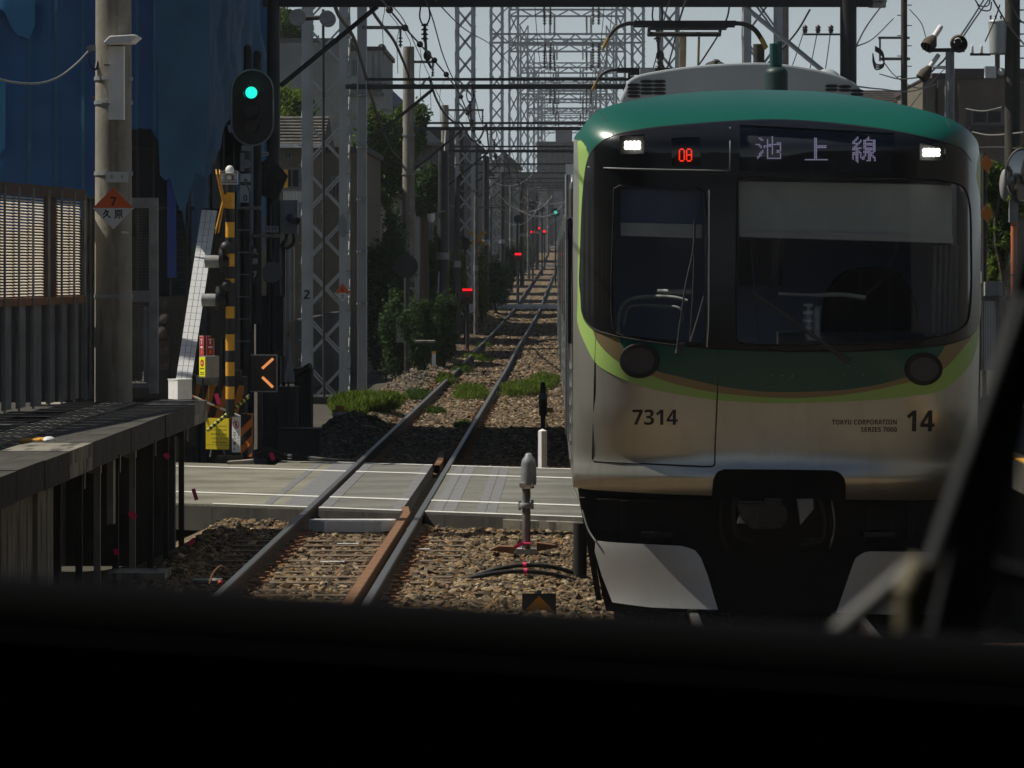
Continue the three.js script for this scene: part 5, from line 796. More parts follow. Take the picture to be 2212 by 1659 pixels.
// ---------------------------------------------------------------- overhead line gantries
const insul = (n, r, len) => { const a = [[0, 0]]; for (let i = 0; i < n; i++) { const y = -len * i / n; a.push([r * .4, y], [r, y - len / n * .35], [r * .95, y - len / n * .5], [r * .4, y - len / n * .55]); } a.push([r * .4, -len], [0, -len]); return a; };
const gantD = [60, 88, 117, 145, 173, 201, 230, 258, 287, 316, 346, 376, 406], gy = 6.2;
gantD.forEach((D, i) => {
  const r = rise(D), t = thing('line_gantry', ['black overhead gantry with sloping braces crossing the top of the view', 'overhead gantry with pale mast beside the lattice tower', 'overhead gantry on the thick pale concrete pole', 'overhead gantry on the slim concrete pole with long arm'][i] || `overhead gantry number ${i + 1} along the line`, 'gantry', 'overhead line gantries');
  if (i > 3) t.userData.label = ['fifth', 'sixth', 'seventh', 'eighth', 'ninth', 'tenth', 'eleventh', 'twelfth', 'thirteenth'][i - 4] + ' overhead gantry from the front along the line';
  const xl = [-4.23, -4.33, -4.45, -4.25][i] ?? -4.4, xr = 4.05, y = gy + r, th = i > 3 ? .07 : i ? .1 : .12;
  mesh('beam', [box((xl + xr) / 2 + (i ? -.1 : .1), y, -D, xr - xl + .5, th, .12), ...(i > 3 ? [] : [box((xl + xr) / 2, y + .16, -D - .1, xr - xl, .06, .06)])], M.blackSteel, t);
  const pm = i === 0 ? M.blackSteel : i === 1 ? M.steelPaint : i < 4 ? M.concrete : M.concreteDark, pr = [.105, .115, .185, .15][i] ?? .13;
  const ytop = y + (i === 2 ? 2.3 : i === 3 ? 1.6 : i === 1 ? 3 : 1.2);
  if (i === 1) mesh('mast', [box(xl, ytop / 2 - .3, -D, .2, ytop + .6, .03), box(xl - .09, ytop / 2 - .3, -D, .02, ytop + .6, .2), box(xl + .09, ytop / 2 - .3, -D, .02, ytop + .6, .2)], pm, t);
  else mesh('mast', [rod(V(xl, r - .6, -D), V(xl, ytop, -D), pr, pr * .86, 20)], pm, t);
  if (i > 0 && i < 4) for (let k = 0; k < 5; k++) mesh('steel_band', [rod(V(xl, r + 1.6 + k * 1.1, -D), V(xl, r + 1.64 + k * 1.1, -D), pr * 1.04, pr * 1.04, 20)], M.galv, t);
  mesh('mast', [rod(V(xr, r - .6, -D), V(xr, y + .9, -D), .12, .12, 16)], i ? M.concreteDark : M.blackSteel, t);
  const br = i < 6 ? .035 : .025; mesh('brace', [rod(V(xl + .1, y - 1.2, -D), V(xl + 1.5, y - .05, -D), br, br, 8)], M.blackSteel, t); mesh('brace', [rod(V(xr - .1, y - 1.2, -D), V(xr - 1.5, y - .05, -D), br, br, 8)], i ? M.blackSteel : M.steelPaint, t);
  if (i < 6) for (const x of [-2.05, 1.3]) { mesh('hanger', [tube([V(x - .06, y - .05, -D), V(x - .07, y - .22, -D), V(x - .02, y - .32, -D), V(x + .02, y - .32, -D), V(x + .07, y - .22, -D), V(x + .06, y - .05, -D)], .013, 24)], M.blackSteel, t); mesh('insulator', [lathe(insul(4, .055, .26), x, y - .3, -D, 14), rod(V(x, y - .3, -D), V(x + .02, y - .72, -D), .022)], M.insulator, t); mesh('strain_weight', [new THREE.SphereGeometry(.06, 12, 8).scale(1, 1.3, 1).translate(x + .04, y - .76, -D), rod(V(x + .02, y - .8, -D), V(x + .1, y - .95, -D), .02)], M.insulator, t); }
  if (i === 2 || i === 1 || i === 3) { const ya = [0, 7.45, 8.15, 7.65][i] + (i === 3 ? .2 : 0), L = [0, .85, .72, 1.35][i]; mesh('feeder_arm', [box(xl + L / 2, ya, -D, L, .07, .08), rod(V(xl + L - .04, ya, -D), V(xl + L - .04, ya - .3, -D), .03, .02)], M.galvFence, t); mesh('insulator', [lathe(insul(3, .05, .22), xl + L - .04, ya - .2, -D, 12)], M.insulator, t); }
});
{ // cross arm with insulators on the black gantry's train side post
  const t = thing('insulator_arm', 'short cross arm with three upright insulators left of the black gantry post', 'cross arm'); mesh('arm', [boxpx(1736, 72, 1816, 76, 62, .06)], M.galvFence, t); for (const px of [1739, 1767, 1795]) { const p = at(px, 72, 62); mesh('insulator', [lathe([[0, 0], [.035, .01], [.03, .03], [.045, .05], [.03, .07], [.045, .09], [.02, .12], [0, .13]], p.x, p.y, p.z, 12)], M.insulator, t); }
  for (const [a, b, lab] of [[[1739, 58], [1700, 170], 'first drop wire from the insulator arm'], [[1767, 60], [1740, 190], 'second drop wire from the insulator arm'], [[1795, 62], [1775, 200], 'third drop wire from the insulator arm']]) tag(mesh('drop_wire', [tube(sag(at(...a, 62), at(...b, 62.5), .04, 5), .007)], M.wire), lab, 'wire');
}
// ---------------------------------------------------------------- high voltage portals of lattice steel
function lattice(cx, cz, w, y0, y1, leg, step, br) {
  const legs = [], braces = []; const c = [[-1, 1], [1, 1], [1, -1], [-1, -1]].map(([a, b]) => [cx + a * w / 2, cz + b * w / 2]);
  for (const [x, z] of c) { const sx = Math.sign(x - cx), sz = Math.sign(z - cz); legs.push([box(x - sx * leg / 2, (y0 + y1) / 2, z, leg, y1 - y0, .018), box(x, (y0 + y1) / 2, z - sz * leg / 2, .018, y1 - y0, leg)]); }
  for (let y = y0; y < y1 - .1; y += step) for (let k = 0; k < 4; k++) { const a = c[k], b = c[(k + 1) % 4], f = (p, yy) => V(p[0], yy, p[1]); braces.push(bar(f(a, y), f(b, y + step), br, br * .3), bar(f(b, y), f(a, y + step), br, br * .3)); }
  return { legs, braces };
}
function trussBeam(x0, x1, y, z, h, step, br) { const g = []; for (const dz of [-h / 2, h / 2]) { g.push(box((x0 + x1) / 2, y + h / 2, z + dz, x1 - x0, br * 1.6, br * 1.6), box((x0 + x1) / 2, y - h / 2, z + dz, x1 - x0, br * 1.6, br * 1.6)); let up = 1; for (let x = x0; x < x1 - .01; x += step) { g.push(bar(V(x, y - up * h / 2, z + dz), V(Math.min(x1, x + step), y + up * h / 2, z + dz), br, br)); up = -up; } } for (let x = x0; x < x1; x += step * 2) g.push(box(x, y + h / 2, z, br, br, h), box(x, y - h / 2, z, br, br, h)); return g; }
{
  const near = thing('lattice_tower', 'grey painted lattice steel tower with number 2 left of the track', 'tower');
  const { legs, braces } = lattice(-5.23, -90.4, .98, -.7, 20, .18, 1.05, .04);
  for (const l of legs) mesh('leg', l, M.steelPaint, near);
  for (let i = 0; i + 1 < braces.length && i < 96; i += 1) mesh('brace', braces[i], M.steelPaint, near);
  if (braces.length > 96) mesh('upper_bracing', braces.slice(96), M.steelPaint, near);
  mesh('step_bolt', Array.from({ length: 26 }, (_, i) => box(-4.72, .2 + i * .42, -89.9, .1, .02, .02)), M.galv, near); mesh('step_bolt', Array.from({ length: 26 }, (_, i) => box(-5.75, .4 + i * .42, -89.9, .1, .02, .02)), M.galv, near);
  mesh('identification_plate', [new THREE.SphereGeometry(.1, 16, 10).scale(1, 2.4, .1).translate(at(740, 488, 89.8).x, at(740, 488, 89.8).y, -89.86)], M.galv, near);
  mesh('footing', [box(-5.23, -.6, -90.4, 1.6, .4, 1.6)], M.concreteDark, near);
  const sh = font.generateShapes('2', .2), d2 = at(655, 646, 89.88); mesh('number', [new THREE.ShapeGeometry(sh).translate(d2.x, d2.y, -89.87)], M.black, near);
  const [dg, dtex] = globalThis.__diamond, dm = thing('kilometre_diamond', 'small diamond sign with orange top hung on the lattice tower', 'sign'), dw = 36 * 89.6 / FPX, dc = at(740, 633, 89.6);
  const q = mesh('plate', [prism([[0, dw / 2], [dw / 2, 0], [0, -dw / 2], [-dw / 2, 0]].map(([a, b]) => [a, b * 1.15]), -.008, 0)], M.grey, dm); q.position.copy(dc); const fc = mesh('printed_face', dg(dw / 2 * .98, dw / 2 * 1.13), new THREE.MeshPhysicalMaterial({ map: dtex('6', 0, '7'), roughness: .5 }), q); fc.position.z = .006;
  const rt = thing('lattice_tower', 'grey lattice steel tower rising behind the train roof', 'tower');
  { const { legs, braces } = lattice(4.24, -90.4, .84, -.7, 20, .16, 1.15, .045); for (const l of legs) mesh('leg', l, M.steelPaint, rt); for (let i = 0; i < braces.length; i++) if (i < 90) mesh('brace', braces[i], M.steelPaint, rt); mesh('upper_bracing', braces.slice(90), M.steelPaint, rt); mesh('climbing_pole', [rod(V(4.72, -.5, -90), V(4.72, 20, -90), .07)], M.concrete, rt); }
  const portals = [173, 250, 330, 410, 490, 570, 650, 730];
  portals.forEach((D, i) => {
    const r = rise(D), t = thing('lattice_portal', i < 4 ? ['nearest lattice portal with two tall columns over the line', 'second lattice portal with heavy beam over the line', 'third lattice portal with three beams over the line', 'fourth lattice portal with beams low in the view'][i] : ['fifth', 'sixth', 'seventh', 'eighth'][i - 4] + ' lattice portal from the front, faint over the line', 'portal', 'power line portals');
    const k = Math.max(1, D / 250), br = .07 * Math.min(1.6, k), st = D < 300 ? .95 : 1.6, xl = -4.23, xr = 4.24;
    for (const x of [xl, xr]) { const { legs, braces } = lattice(x, -D, .78, r - .6, r + 21, .14, st, br); mesh('lattice_column', [...legs.flat(), ...braces], M.steelPaint, t); if (D < 300) mesh('step_bolts', Array.from({ length: 40 }, (_, j) => box(x + .43, r + 2 + j * .45, -D + .4, .1, .03, .03)), M.steelPaint, t); }
    for (const h of [14.8, 17.4, 20.2]) { mesh('truss_beam', trussBeam(xl - .4, xr + .4, r + h, -D, .52, st * .6, br * .8), M.steelPaint, t); mesh('corner_brace', [bar(V(xl + .4, r + h - 1, -D), V(xl + 1.3, r + h - .2, -D), br, br), bar(V(xr - .4, r + h - 1, -D), V(xr - 1.3, r + h - .2, -D), br, br)], M.steelPaint, t);
      if (D < 500) for (const x of [-1.35, -1, 1.55, 1.9]) mesh('insulator_string', [lathe(insul(9, .12, 1.5), x, r + h - .3, -D + (x > 0 ? .2 : -.2), 8)], M.insulator, t); }
  });
  // conductors between portals
  let n = 0; for (const x of [-1.35, -1, 1.55, 1.9]) for (let i = 0; i + 1 < 4; i++) { const a = portals[i], b = portals[i + 1]; tag(mesh('power_conductor', [tube(sag(V(x, rise(a) + 12.9, -a), V(x, rise(b) + 12.9, -b), 1.2, 8), .018, 20, 5)], M.wire), 'thin high voltage conductor strung between the lattice portals', 'wire', 'power conductors'); }
}
// contact wires, messengers, feeders
{
  const wireY = 5.42, mk = (x, lab, beads) => {
    const t = thing('contact_wire', lab, 'wire'); mesh('wire', [tube(range(20, 400, 10).map((D) => V(x + trackX(D) + 2 + .12 * Math.sin(D / 9), wireY + rise(D), -D)), .012, 120, 6)], M.blackSteel, t);
    mesh('messenger', [tube(gantD.flatMap((D, i) => i ? sag(V(x + trackX(gantD[i - 1]) + 2, gy - .05 + rise(gantD[i - 1]), -gantD[i - 1]), V(x + trackX(D) + 2, gy - .05 + rise(D), -D), .45, 4).slice(i > 1 ? 1 : 0) : [V(x, gy - .1, -20), V(x, gy - .4, -40)]), .01, 200, 5)], M.blackSteel, t);
    if (beads) for (const D of [45.2, 49, 52.7, 56.6, 61, 65.5, 74, 82, 92, 101]) { mesh('clip', [new THREE.SphereGeometry(.045, 12, 8).translate(x + .12 * Math.sin(D / 9), wireY, -D)], M.black, t); mesh('dropper', [tube([V(x + .12 * Math.sin(D / 9), wireY - .05, -D), V(x + .02, wireY - .2, -D), V(x, wireY - .35, -D), V(x + .01, wireY - .75, -D)], .004, 14, 4)], M.wire, t); }
  };
  mk(-2, 'contact wire with black clips above the near track', true); mk(1.446, 'contact wire above the green train', false);
  const feeder = (lab, l, r = .022) => tag(mesh('feeder_cable', [tube(l.map((p) => at(...p)), r, l.length * 12, 8)], M.cable), lab, 'cable');
  feeder('thick feeder cable falling steeply behind the lattice tower', [[712, -30, 62], [728, 25, 66], [752, 60, 72], [768, 92, 78], [783, 140, 84], [800, 200, 92], [822, 268, 104], [850, 330, 117], [862, 342, 120]], .034);
  feeder('thick feeder cable hanging to the arm of the pale concrete pole', [[785, -30, 78], [800, 15, 82], [822, 50, 88], [849, 85, 94], [871, 132, 102], [893, 181, 110], [908, 186, 113], [921, 170, 116.5]], .034);
  feeder('feeder cable swagged between the two concrete poles', [[927, 168, 117], [943, 215, 125], [963, 248, 133], [985, 266, 139], [993, 264, 142], [1002, 276, 143], [1022, 305, 144], [1036, 300, 144.5], [1049, 270, 145]], .036);
  feeder('pale end loop of the feeder at the long arm', [[1051, 268, 145], [1055, 310, 150], [1060, 340, 160], [1075, 360, 175]], .03);
  for (const [lab, l] of [['thin span wire from the gantry top to the lower poles', [[935, -5, 58], [1000, 60, 80], [1065, 100, 110], [1110, 150, 150], [1160, 205, 230]]], ['thin span wire beside the clipped contact wire', [[1000, 15, 60], [935, 5, 60]]], ['thin wire running down past the concrete pole', [[835, 0, 70], [870, 40, 85], [905, 115, 110], [960, 230, 150], [1000, 280, 200]]]]) tag(mesh('span_wire', [tube(l.map((p) => at(...p)), .011, 40, 5)], M.wire), lab, 'wire');
  tag(mesh('stay_wire', [rod(at(698, 20, 86), at(700, 860, 86), .03)], M.blackSteel), 'straight black vertical cable in front of the lattice tower', 'cable');
  const iw = thing('strain_insulator', 'pale spool insulator on a short arm at the top of the lattice tower', 'insulator'); mesh('disc', [rod(at(709, 42, 84), V(at(709, 42, 84).x, at(709, 42, 84).y, -83.6), .16, .16, 24)], M.galv, iw); mesh('disc', [rod(at(645, 40, 84), V(at(645, 40, 84).x, at(645, 40, 84).y, -83.6), .1, .17, 24)], M.galv, iw); mesh('arm', [rod(at(650, 40, 84), at(695, 38, 84), .05)], M.blackSteel, iw);
  const by = thing('bypass_cable', 'black jumper cable with yellow clip behind the pantograph', 'cable'); mesh('jumper', [tube([at(1425, 165, 66), at(1445, 172, 66), at(1470, 168, 66), at(1500, 150, 66), at(1530, 110, 66), at(1570, 40, 66), at(1576, 10, 66)], .016, 60)], M.cable, by); mesh('jumper', [tube([at(1547, 150, 66), at(1560, 170, 66), at(1590, 177, 66), at(1620, 168, 66), at(1660, 135, 66), at(1720, 70, 66), at(1750, 20, 66)], .018, 60)], M.cable, by); mesh('clip', [boxpx(1605, 166, 1625, 174, 65.9, .05)], M.yellow, by); mesh('insulator', [lathe(insul(5, .07, .4), at(1547, 128, 66).x, at(1547, 128, 66).y, -66, 12), lathe(insul(5, .06, .35), at(1423, 130, 66).x, at(1423, 130, 66).y, -66, 12)], M.insulator, by);
  const sb = concretePole('concrete_pole', 'round topped concrete pole just showing above the train roof', 1545, 78, -.4, 6.15, .22, .2, M.concreteDark);
}
// ---------------------------------------------------------------- houses
function house(name, label, o) {                       // px range at distance D, wall top and base rows, depth in metres
  const t = thing(name, label, 'house'), { x0, x1, top, D, depth = 9, mat, roof = 'flat', win = [], roofMat = M.roofTile, eave = .35 } = o, a = at(x0, top, D), b = at(x1, top, D), y0 = rise(D) - .6, W = b.x - a.x, H = a.y - y0;
  mesh('wall', [box((a.x + b.x) / 2, y0 + H / 2, -D - depth / 2, W, H, depth)], mat, t);
  if (roof === 'flat') { mesh('parapet', [box((a.x + b.x) / 2, a.y + .08, -D - depth / 2, W + .16, .16, depth + .16)], o.cop || M.coping, t); }
  else { const h = o.rh || 1.6, g = roof === 'gable' ? prism([[a.x - eave, a.y], [b.x + eave, a.y], [(a.x + b.x) / 2, a.y + h]], -D - depth - eave, -D + eave) : (() => { const s = new THREE.Shape([[-D - depth - eave, a.y], [-D + eave, a.y], [-D - depth / 2, a.y + h]].map(([u, v]) => new THREE.Vector2(-u, v))); return new THREE.ExtrudeGeometry(s, { depth: W + 2 * eave, bevelEnabled: false }).rotateY(Math.PI / 2).translate(a.x - eave, 0, 0); })(); const rf = mesh('roof', [g], roofMat, t); mesh('gutter', [box((a.x + b.x) / 2, a.y - .03, -D + eave + .05, W + 2 * eave, .1, .1)], o.gut || M.galvFence, rf);
    if (roof === 'side') { const tg = []; for (let j = 0; j < 9; j++) tg.push(rod(V(a.x - eave, a.y + .02 + j * h / 9, -D + eave - j * (depth / 2 + eave) / 9), V(b.x + eave, a.y + .02 + j * h / 9, -D + eave - j * (depth / 2 + eave) / 9), .035, .035, 6)); kind(mesh('roof_tiles', tg, roofMat, rf), 'stuff'); } }
  for (const [wx0, wy0, wx1, wy1, kindW] of win) { const p = at(wx0, wy0, D), q = at(wx1, wy1, D), w = mesh('window', [box((p.x + q.x) / 2, (p.y + q.y) / 2, -D + .02, q.x - p.x, p.y - q.y, .05)], M.galvFence, t); mesh('pane', [box((p.x + q.x) / 2, (p.y + q.y) / 2, -D + .048, q.x - p.x - .12, p.y - q.y - .12, .012)], M.glassDark, w); mesh('sash_bar', [box((p.x + q.x) / 2, (p.y + q.y) / 2, -D + .058, .05, p.y - q.y - .1, .02)], M.galvFence, w); }
  if (o.boards) for (let i = 0; i < o.boards; i++) { const y = a.y - (i + .5) * o.bh; mesh('siding_board', [box((a.x + b.x) / 2, y, -D + .015 + .012 * (i % 2), W, o.bh * .93, .03)], mat, t); }
  return t;
}
house('white_house', 'pale square house with flat dark roof edge behind the lattice tower', { x0: 590, x1: 752, top: 92, D: 152, mat: M.houseWhite, win: [[615, 210, 650, 250]], cop: M.houseGrey });
{ const h = house('white_house', 'pale panelled house block with brown roof edge behind the gantry mast', { x0: 752, x1: 826, top: 110, D: 150, mat: M.houseWhite, win: [[760, 130, 775, 165]] }); for (const px of [775, 790, 805, 818]) mesh('panel_joint', [boxpx(px, 112, px + 1.2, 180, 149.96, .03)], M.houseGrey, h); mesh('ledge', [boxpx(750, 180, 835, 190, 149.6, .4), boxpx(752, 200, 830, 207, 149.6, .4)], M.galvFence, h); mesh('roof_frame', [tube([at(818, 108, 150), at(820, 98, 150), at(826, 97, 150), at(832, 104, 150), at(833, 110, 150)], .05, 20)], M.galvFence, h); }
{ const h = house('tiled_house', 'beige house with brown tiled roof and white balcony railing', { x0: 560, x1: 668, top: 313, D: 104, mat: M.houseBeige, roof: 'side', rh: .8, depth: 5, win: [[612, 362, 650, 408], [612, 325, 632, 345]], gut: M.white }); mesh('balcony', [boxpx(596, 436, 662, 470, 103, 1), boxpx(604, 408, 660, 413, 102.98, .08)], M.houseWhite, h); for (let i = 0; i < 16; i++) mesh('baluster', [boxpx(612 + i * 3, 413, 613.8 + i * 3, 436, 103, .05)], M.white, h); mesh('curtain', [boxpx(613, 366, 622, 406, 103.9, .03)], M.yellow, h); }
house('plaster_house', 'plain grey beige house wall showing through the lattice tower', { x0: 664, x1: 790, top: 330, D: 112, mat: M.houseBeige, win: [[680, 437, 697, 506], [716, 380, 735, 430]] });
house('siding_house', 'grey house clad in horizontal boards with pale corner trim', { x0: 868, x1: 934, top: 309, D: 141, mat: M.houseGrey, roof: 'gable', rh: .8, boards: 16, bh: .3, win: [[884, 452, 900, 480]], roofMat: M.houseWhite });
house('pale_house', 'white house wall behind the thick concrete pole', { x0: 812, x1: 884, top: 420, D: 128, mat: M.houseWhite, roof: 'side', rh: .9, roofMat: M.houseDark, win: [[842, 480, 858, 506]] });
house('blue_roof_house', 'house with blue grey hipped roof beyond the tree', { x0: 822, x1: 868, top: 232, D: 170, mat: M.houseGrey, roof: 'gable', rh: .75, roofMat: M.roofBlue });
house('grey_house', 'flat topped grey house with roof railing beyond the trees', { x0: 905, x1: 990, top: 282, D: 185, mat: M.houseDark, win: [[935, 300, 955, 325]], cop: M.houseGrey });
house('grey_house', 'slanted grey house behind the slim concrete pole', { x0: 955, x1: 1032, top: 322, D: 205, mat: M.houseGrey, roof: 'gable', rh: 1, win: [[985, 335, 1003, 360]], roofMat: M.houseGrey });
{
  const R = rng(77), mats = [M.houseGrey, M.houseWhite, M.houseGrey, M.houseWhite, M.houseBrown];
  const l = [[985, 1050, 372, 225], [1010, 1072, 352, 250], [1038, 1100, 384, 275], [1060, 1118, 362, 300], [1080, 1140, 392, 330], [1104, 1160, 376, 360], [1122, 1180, 402, 395], [1140, 1196, 385, 430], [1158, 1215, 410, 470]];
  l.forEach(([x0, x1, top, D], i) => house('distant_house', ['dark', 'grey', 'charcoal', 'mid grey', 'brown', 'dim', 'hazy', 'small', 'tiny'][i] + ' house in the jumble along the far track, ' + ['nearest', 'second', 'third', 'fourth', 'fifth', 'sixth', 'seventh', 'eighth', 'farthest'][i] + ' of the row', { x0, x1, top, D, mat: mats[i % 5], roof: i % 3 ? 'flat' : 'gable', rh: 1.2, win: [[x0 + 8, top + 14, x0 + 20, top + 32], [x0 + 28, top + 14, x0 + 38, top + 32]], cop: M.houseGrey }));
  const ap = house('apartment_block', 'dark apartment block on the skyline beyond the line', { x0: 1160, x1: 1240, top: 308, D: 560, depth: 20, mat: M.houseDark, win: [], cop: M.houseGrey }); for (let j = 0; j < 4; j++) for (let i = 0; i < 6; i++) { const w = mesh('window', [boxpx(1165 + i * 12, 318 + j * 16, 1173 + i * 12, 326 + j * 16, 559.8, .2)], M.glassDark, ap); } mesh('roof_plant', [boxpx(1200, 282, 1236, 306, 566, 6)], M.houseGrey, ap);
  house('apartment_block', 'wide grey apartment block behind the far portals', { x0: 1255, x1: 1420, top: 300, D: 620, depth: 20, mat: M.houseGrey });
}
// ---------------------------------------------------------------- vegetation
function leaves(n, seed, c, r, size, shell = .55, drop = 1) {
  const blade = size < .095; n = Math.round(n * 2.2); size *= blade ? 1.15 : .66; const wd = blade ? .09 : .22;
  const R = rng(seed), P = []; const lumps = Array.from({ length: 30 }, () => { const a = R() * 6.283, b = Math.acos(2 * R() - 1), k = .75 * Math.cbrt(R()); return [Math.sin(b) * Math.cos(a) * k, Math.cos(b) * k * drop, Math.sin(b) * Math.sin(a) * k, .2 + .3 * R()]; });
  for (let i = 0; i < n; i++) {
    const L = lumps[Math.floor(R() * 30)], far = R() < .12 ? 1.5 : 1; const a = R() * 6.283, b = Math.acos(2 * R() - 1), k = L[3] * far * Math.pow(shell + (1 - shell) * R(), .7);
    const x = c.x + (L[0] + Math.sin(b) * Math.cos(a) * k) * r.x, y = c.y + (L[1] + Math.cos(b) * k) * r.y, z = c.z + (L[2] + Math.sin(b) * Math.sin(a) * k) * r.z, s = size * (.6 + .8 * R());
    const u = V(R() - .5, R() - .5 + (blade ? .75 : 0), R() - .5).normalize(), w = new THREE.Vector3().crossVectors(u, V(R() - .5, R() - .2, R() - .5)).normalize(), m = new THREE.Vector3().crossVectors(u, w).multiplyScalar(s * .16);
    const A = V(x, y, z).addScaledVector(u, -s * .5), B = V(x, y, z).addScaledVector(u, s * .5), C = V(x, y, z).addScaledVector(w, s * wd).add(m), E = V(x, y, z).addScaledVector(w, -s * wd).add(m);
    P.push(...A.toArray(), ...C.toArray(), ...B.toArray(), ...A.toArray(), ...B.toArray(), ...E.toArray());
  }
  const g = new THREE.BufferGeometry(); g.setAttribute('position', new THREE.Float32BufferAttribute(P, 3)); g.computeVertexNormals(); return g;
}
function tree(label, px, py, D, rx, ry, n, size, mat, seed) {
  const t = thing('garden_tree', label, 'tree', 'trees along the line'), c = at(px, py, D), k = D / FPX, R = rng(seed), y0 = rise(D) - .6, X = rx * k, Y = ry * k;
  const tr = [rod(V(c.x, y0, c.z), V(c.x + .05, c.y - Y * .3, c.z), .16, .1, 10)]; for (let i = 0; i < 7; i++) { const a = R() * 6.283; tr.push(rod(V(c.x, c.y - Y * (.7 - .1 * i), c.z), V(c.x + Math.cos(a) * X * .7, c.y + Y * (.5 * R() - .1), c.z + Math.sin(a) * X * .7), .06, .015, 6)); }
  mesh('trunk', tr, M.bark, t); kind(mesh('crown', [leaves(n, seed, c, V(X, Y, X), size)], mat, t), 'stuff');
}
function bush(label, px, py, D, rx, ry, n, size, mat, seed, rz) {
  const t = thing('bush', label, 'bush', 'bushes along the line'), k = D / FPX, c = at(px, py, D), gr = bed(clamp(c.x, -9, 9), D), topY = c.y + ry * k; c.y = Math.max((topY + gr) / 2, gr + .02); ry = Math.max(topY - gr, .16) / 2 / k; const y0 = Math.min(c.y - ry * k * .4, bed(clamp(c.x, -9, 9), D)), R = rng(seed), st = [];
  for (let i = 0; i < 6; i++) { const a = R() * 6.283; st.push(rod(V(c.x, y0 - .05, c.z), V(c.x + Math.cos(a) * rx * k * .6, c.y + ry * k * .3 * R(), c.z + Math.sin(a) * rx * k * .5), .02, .006, 5)); }
  mesh('stems', st, M.bark, t); kind(mesh('foliage', [leaves(n, seed, c, V(rx * k, ry * k, rz || rx * k), size, .3)], mat, t), 'stuff');
}
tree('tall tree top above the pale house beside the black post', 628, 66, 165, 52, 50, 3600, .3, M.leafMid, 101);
tree('bright leafed tree between the pale house and the tiled roof', 630, 238, 130, 50, 50, 3800, .26, M.leafLimeSunlit, 102);
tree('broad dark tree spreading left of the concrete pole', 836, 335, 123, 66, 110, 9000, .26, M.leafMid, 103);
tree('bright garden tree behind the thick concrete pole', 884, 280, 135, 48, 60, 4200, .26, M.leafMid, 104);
tree('small tree showing through the lattice tower', 745, 110, 160, 26, 34, 1400, .26, M.leafDarkShaded, 105);
tree('dark shrub tree beside the siding house', 915, 410, 128, 42, 60, 3000, .22, M.leafDarkShaded, 106);
bush('dense dark bush beside the lattice tower foot', 834, 600, 107, 58, 165, 9000, .2, M.leafDarkShaded, 111); bush('lower dark bush right of the lattice tower', 862, 690, 101, 46, 70, 4500, .16, M.leafDarkShaded, 112); bush('sunlit creeper bush on the far poles', 945, 520, 132, 26, 60, 2600, .2, M.leafLimeSunlit, 113); bush('bright bush beyond the dark pole', 985, 600, 130, 30, 70, 3200, .2, M.leafLimeSunlit, 114);
bush('dark track side bush below the far poles', 958, 690, 100, 40, 62, 4200, .15, M.leafDarkShaded, 115); bush('dark bush against the low wall', 906, 700, 97, 42, 66, 4200, .15, M.leafDarkShaded, 116);
bush('yellow green sprig bush near the far signals', 1040, 590, 150, 20, 60, 1400, .16, M.leafLimeSunlit, 118); bush('dark bush at the second crossing', 1072, 600, 175, 32, 50, 2400, .2, M.leafMid, 119); bush('small bush on the far shoulder', 1100, 560, 230, 28, 40, 1800, .24, M.leafDarkShaded, 120); bush('far low bush beside the third crossing', 1130, 536, 290, 26, 34, 1400, .28, M.leafDarkShaded, 121);
bush('bright green weeds on the ballast mound', 800, 866, 69.5, 88, 24, 6000, .09, M.leafLimeSunlit, 131, .9); bush('bright weeds beside the white yellow marker', 752, 892, 66.5, 42, 22, 2200, .08, M.leafLimeSunlit, 132, .5);
bush('flat weeds between the rails', 1020, 838, 80.5, 48, 9, 1500, .08, M.leafLimeSunlit, 133, 1.6); bush('weeds right of the rails', 1128, 832, 82, 58, 12, 2000, .08, M.leafLimeSunlit, 134, 1.8); bush('weeds near the train side', 1178, 812, 88, 36, 10, 1200, .08, M.leafLimeSunlit, 135, 2.2); bush('small weed tuft on the mound', 800, 918, 63.5, 20, 6, 400, .06, M.leafMid, 136, .3);
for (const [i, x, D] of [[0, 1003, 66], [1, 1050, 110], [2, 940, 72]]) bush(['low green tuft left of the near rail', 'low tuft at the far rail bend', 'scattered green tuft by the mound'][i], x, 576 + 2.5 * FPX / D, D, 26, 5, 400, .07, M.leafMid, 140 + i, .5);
['nearest', 'second', 'third', 'fourth', 'fifth', 'sixth', 'farthest'].forEach((w, i) => bush(w + ' patch of low verge weeds left of the rails', [905, 962, 1000, 1024, 1046, 1064, 1080][i], 576 + 2.42 * FPX / [80, 90, 100, 112, 126, 142, 160][i], [80, 90, 100, 112, 126, 142, 160][i], 30 - i * 2, 9, 900, .085, i % 2 ? M.leafLimeSunlit : M.leafMid, 160 + i, 1.6));
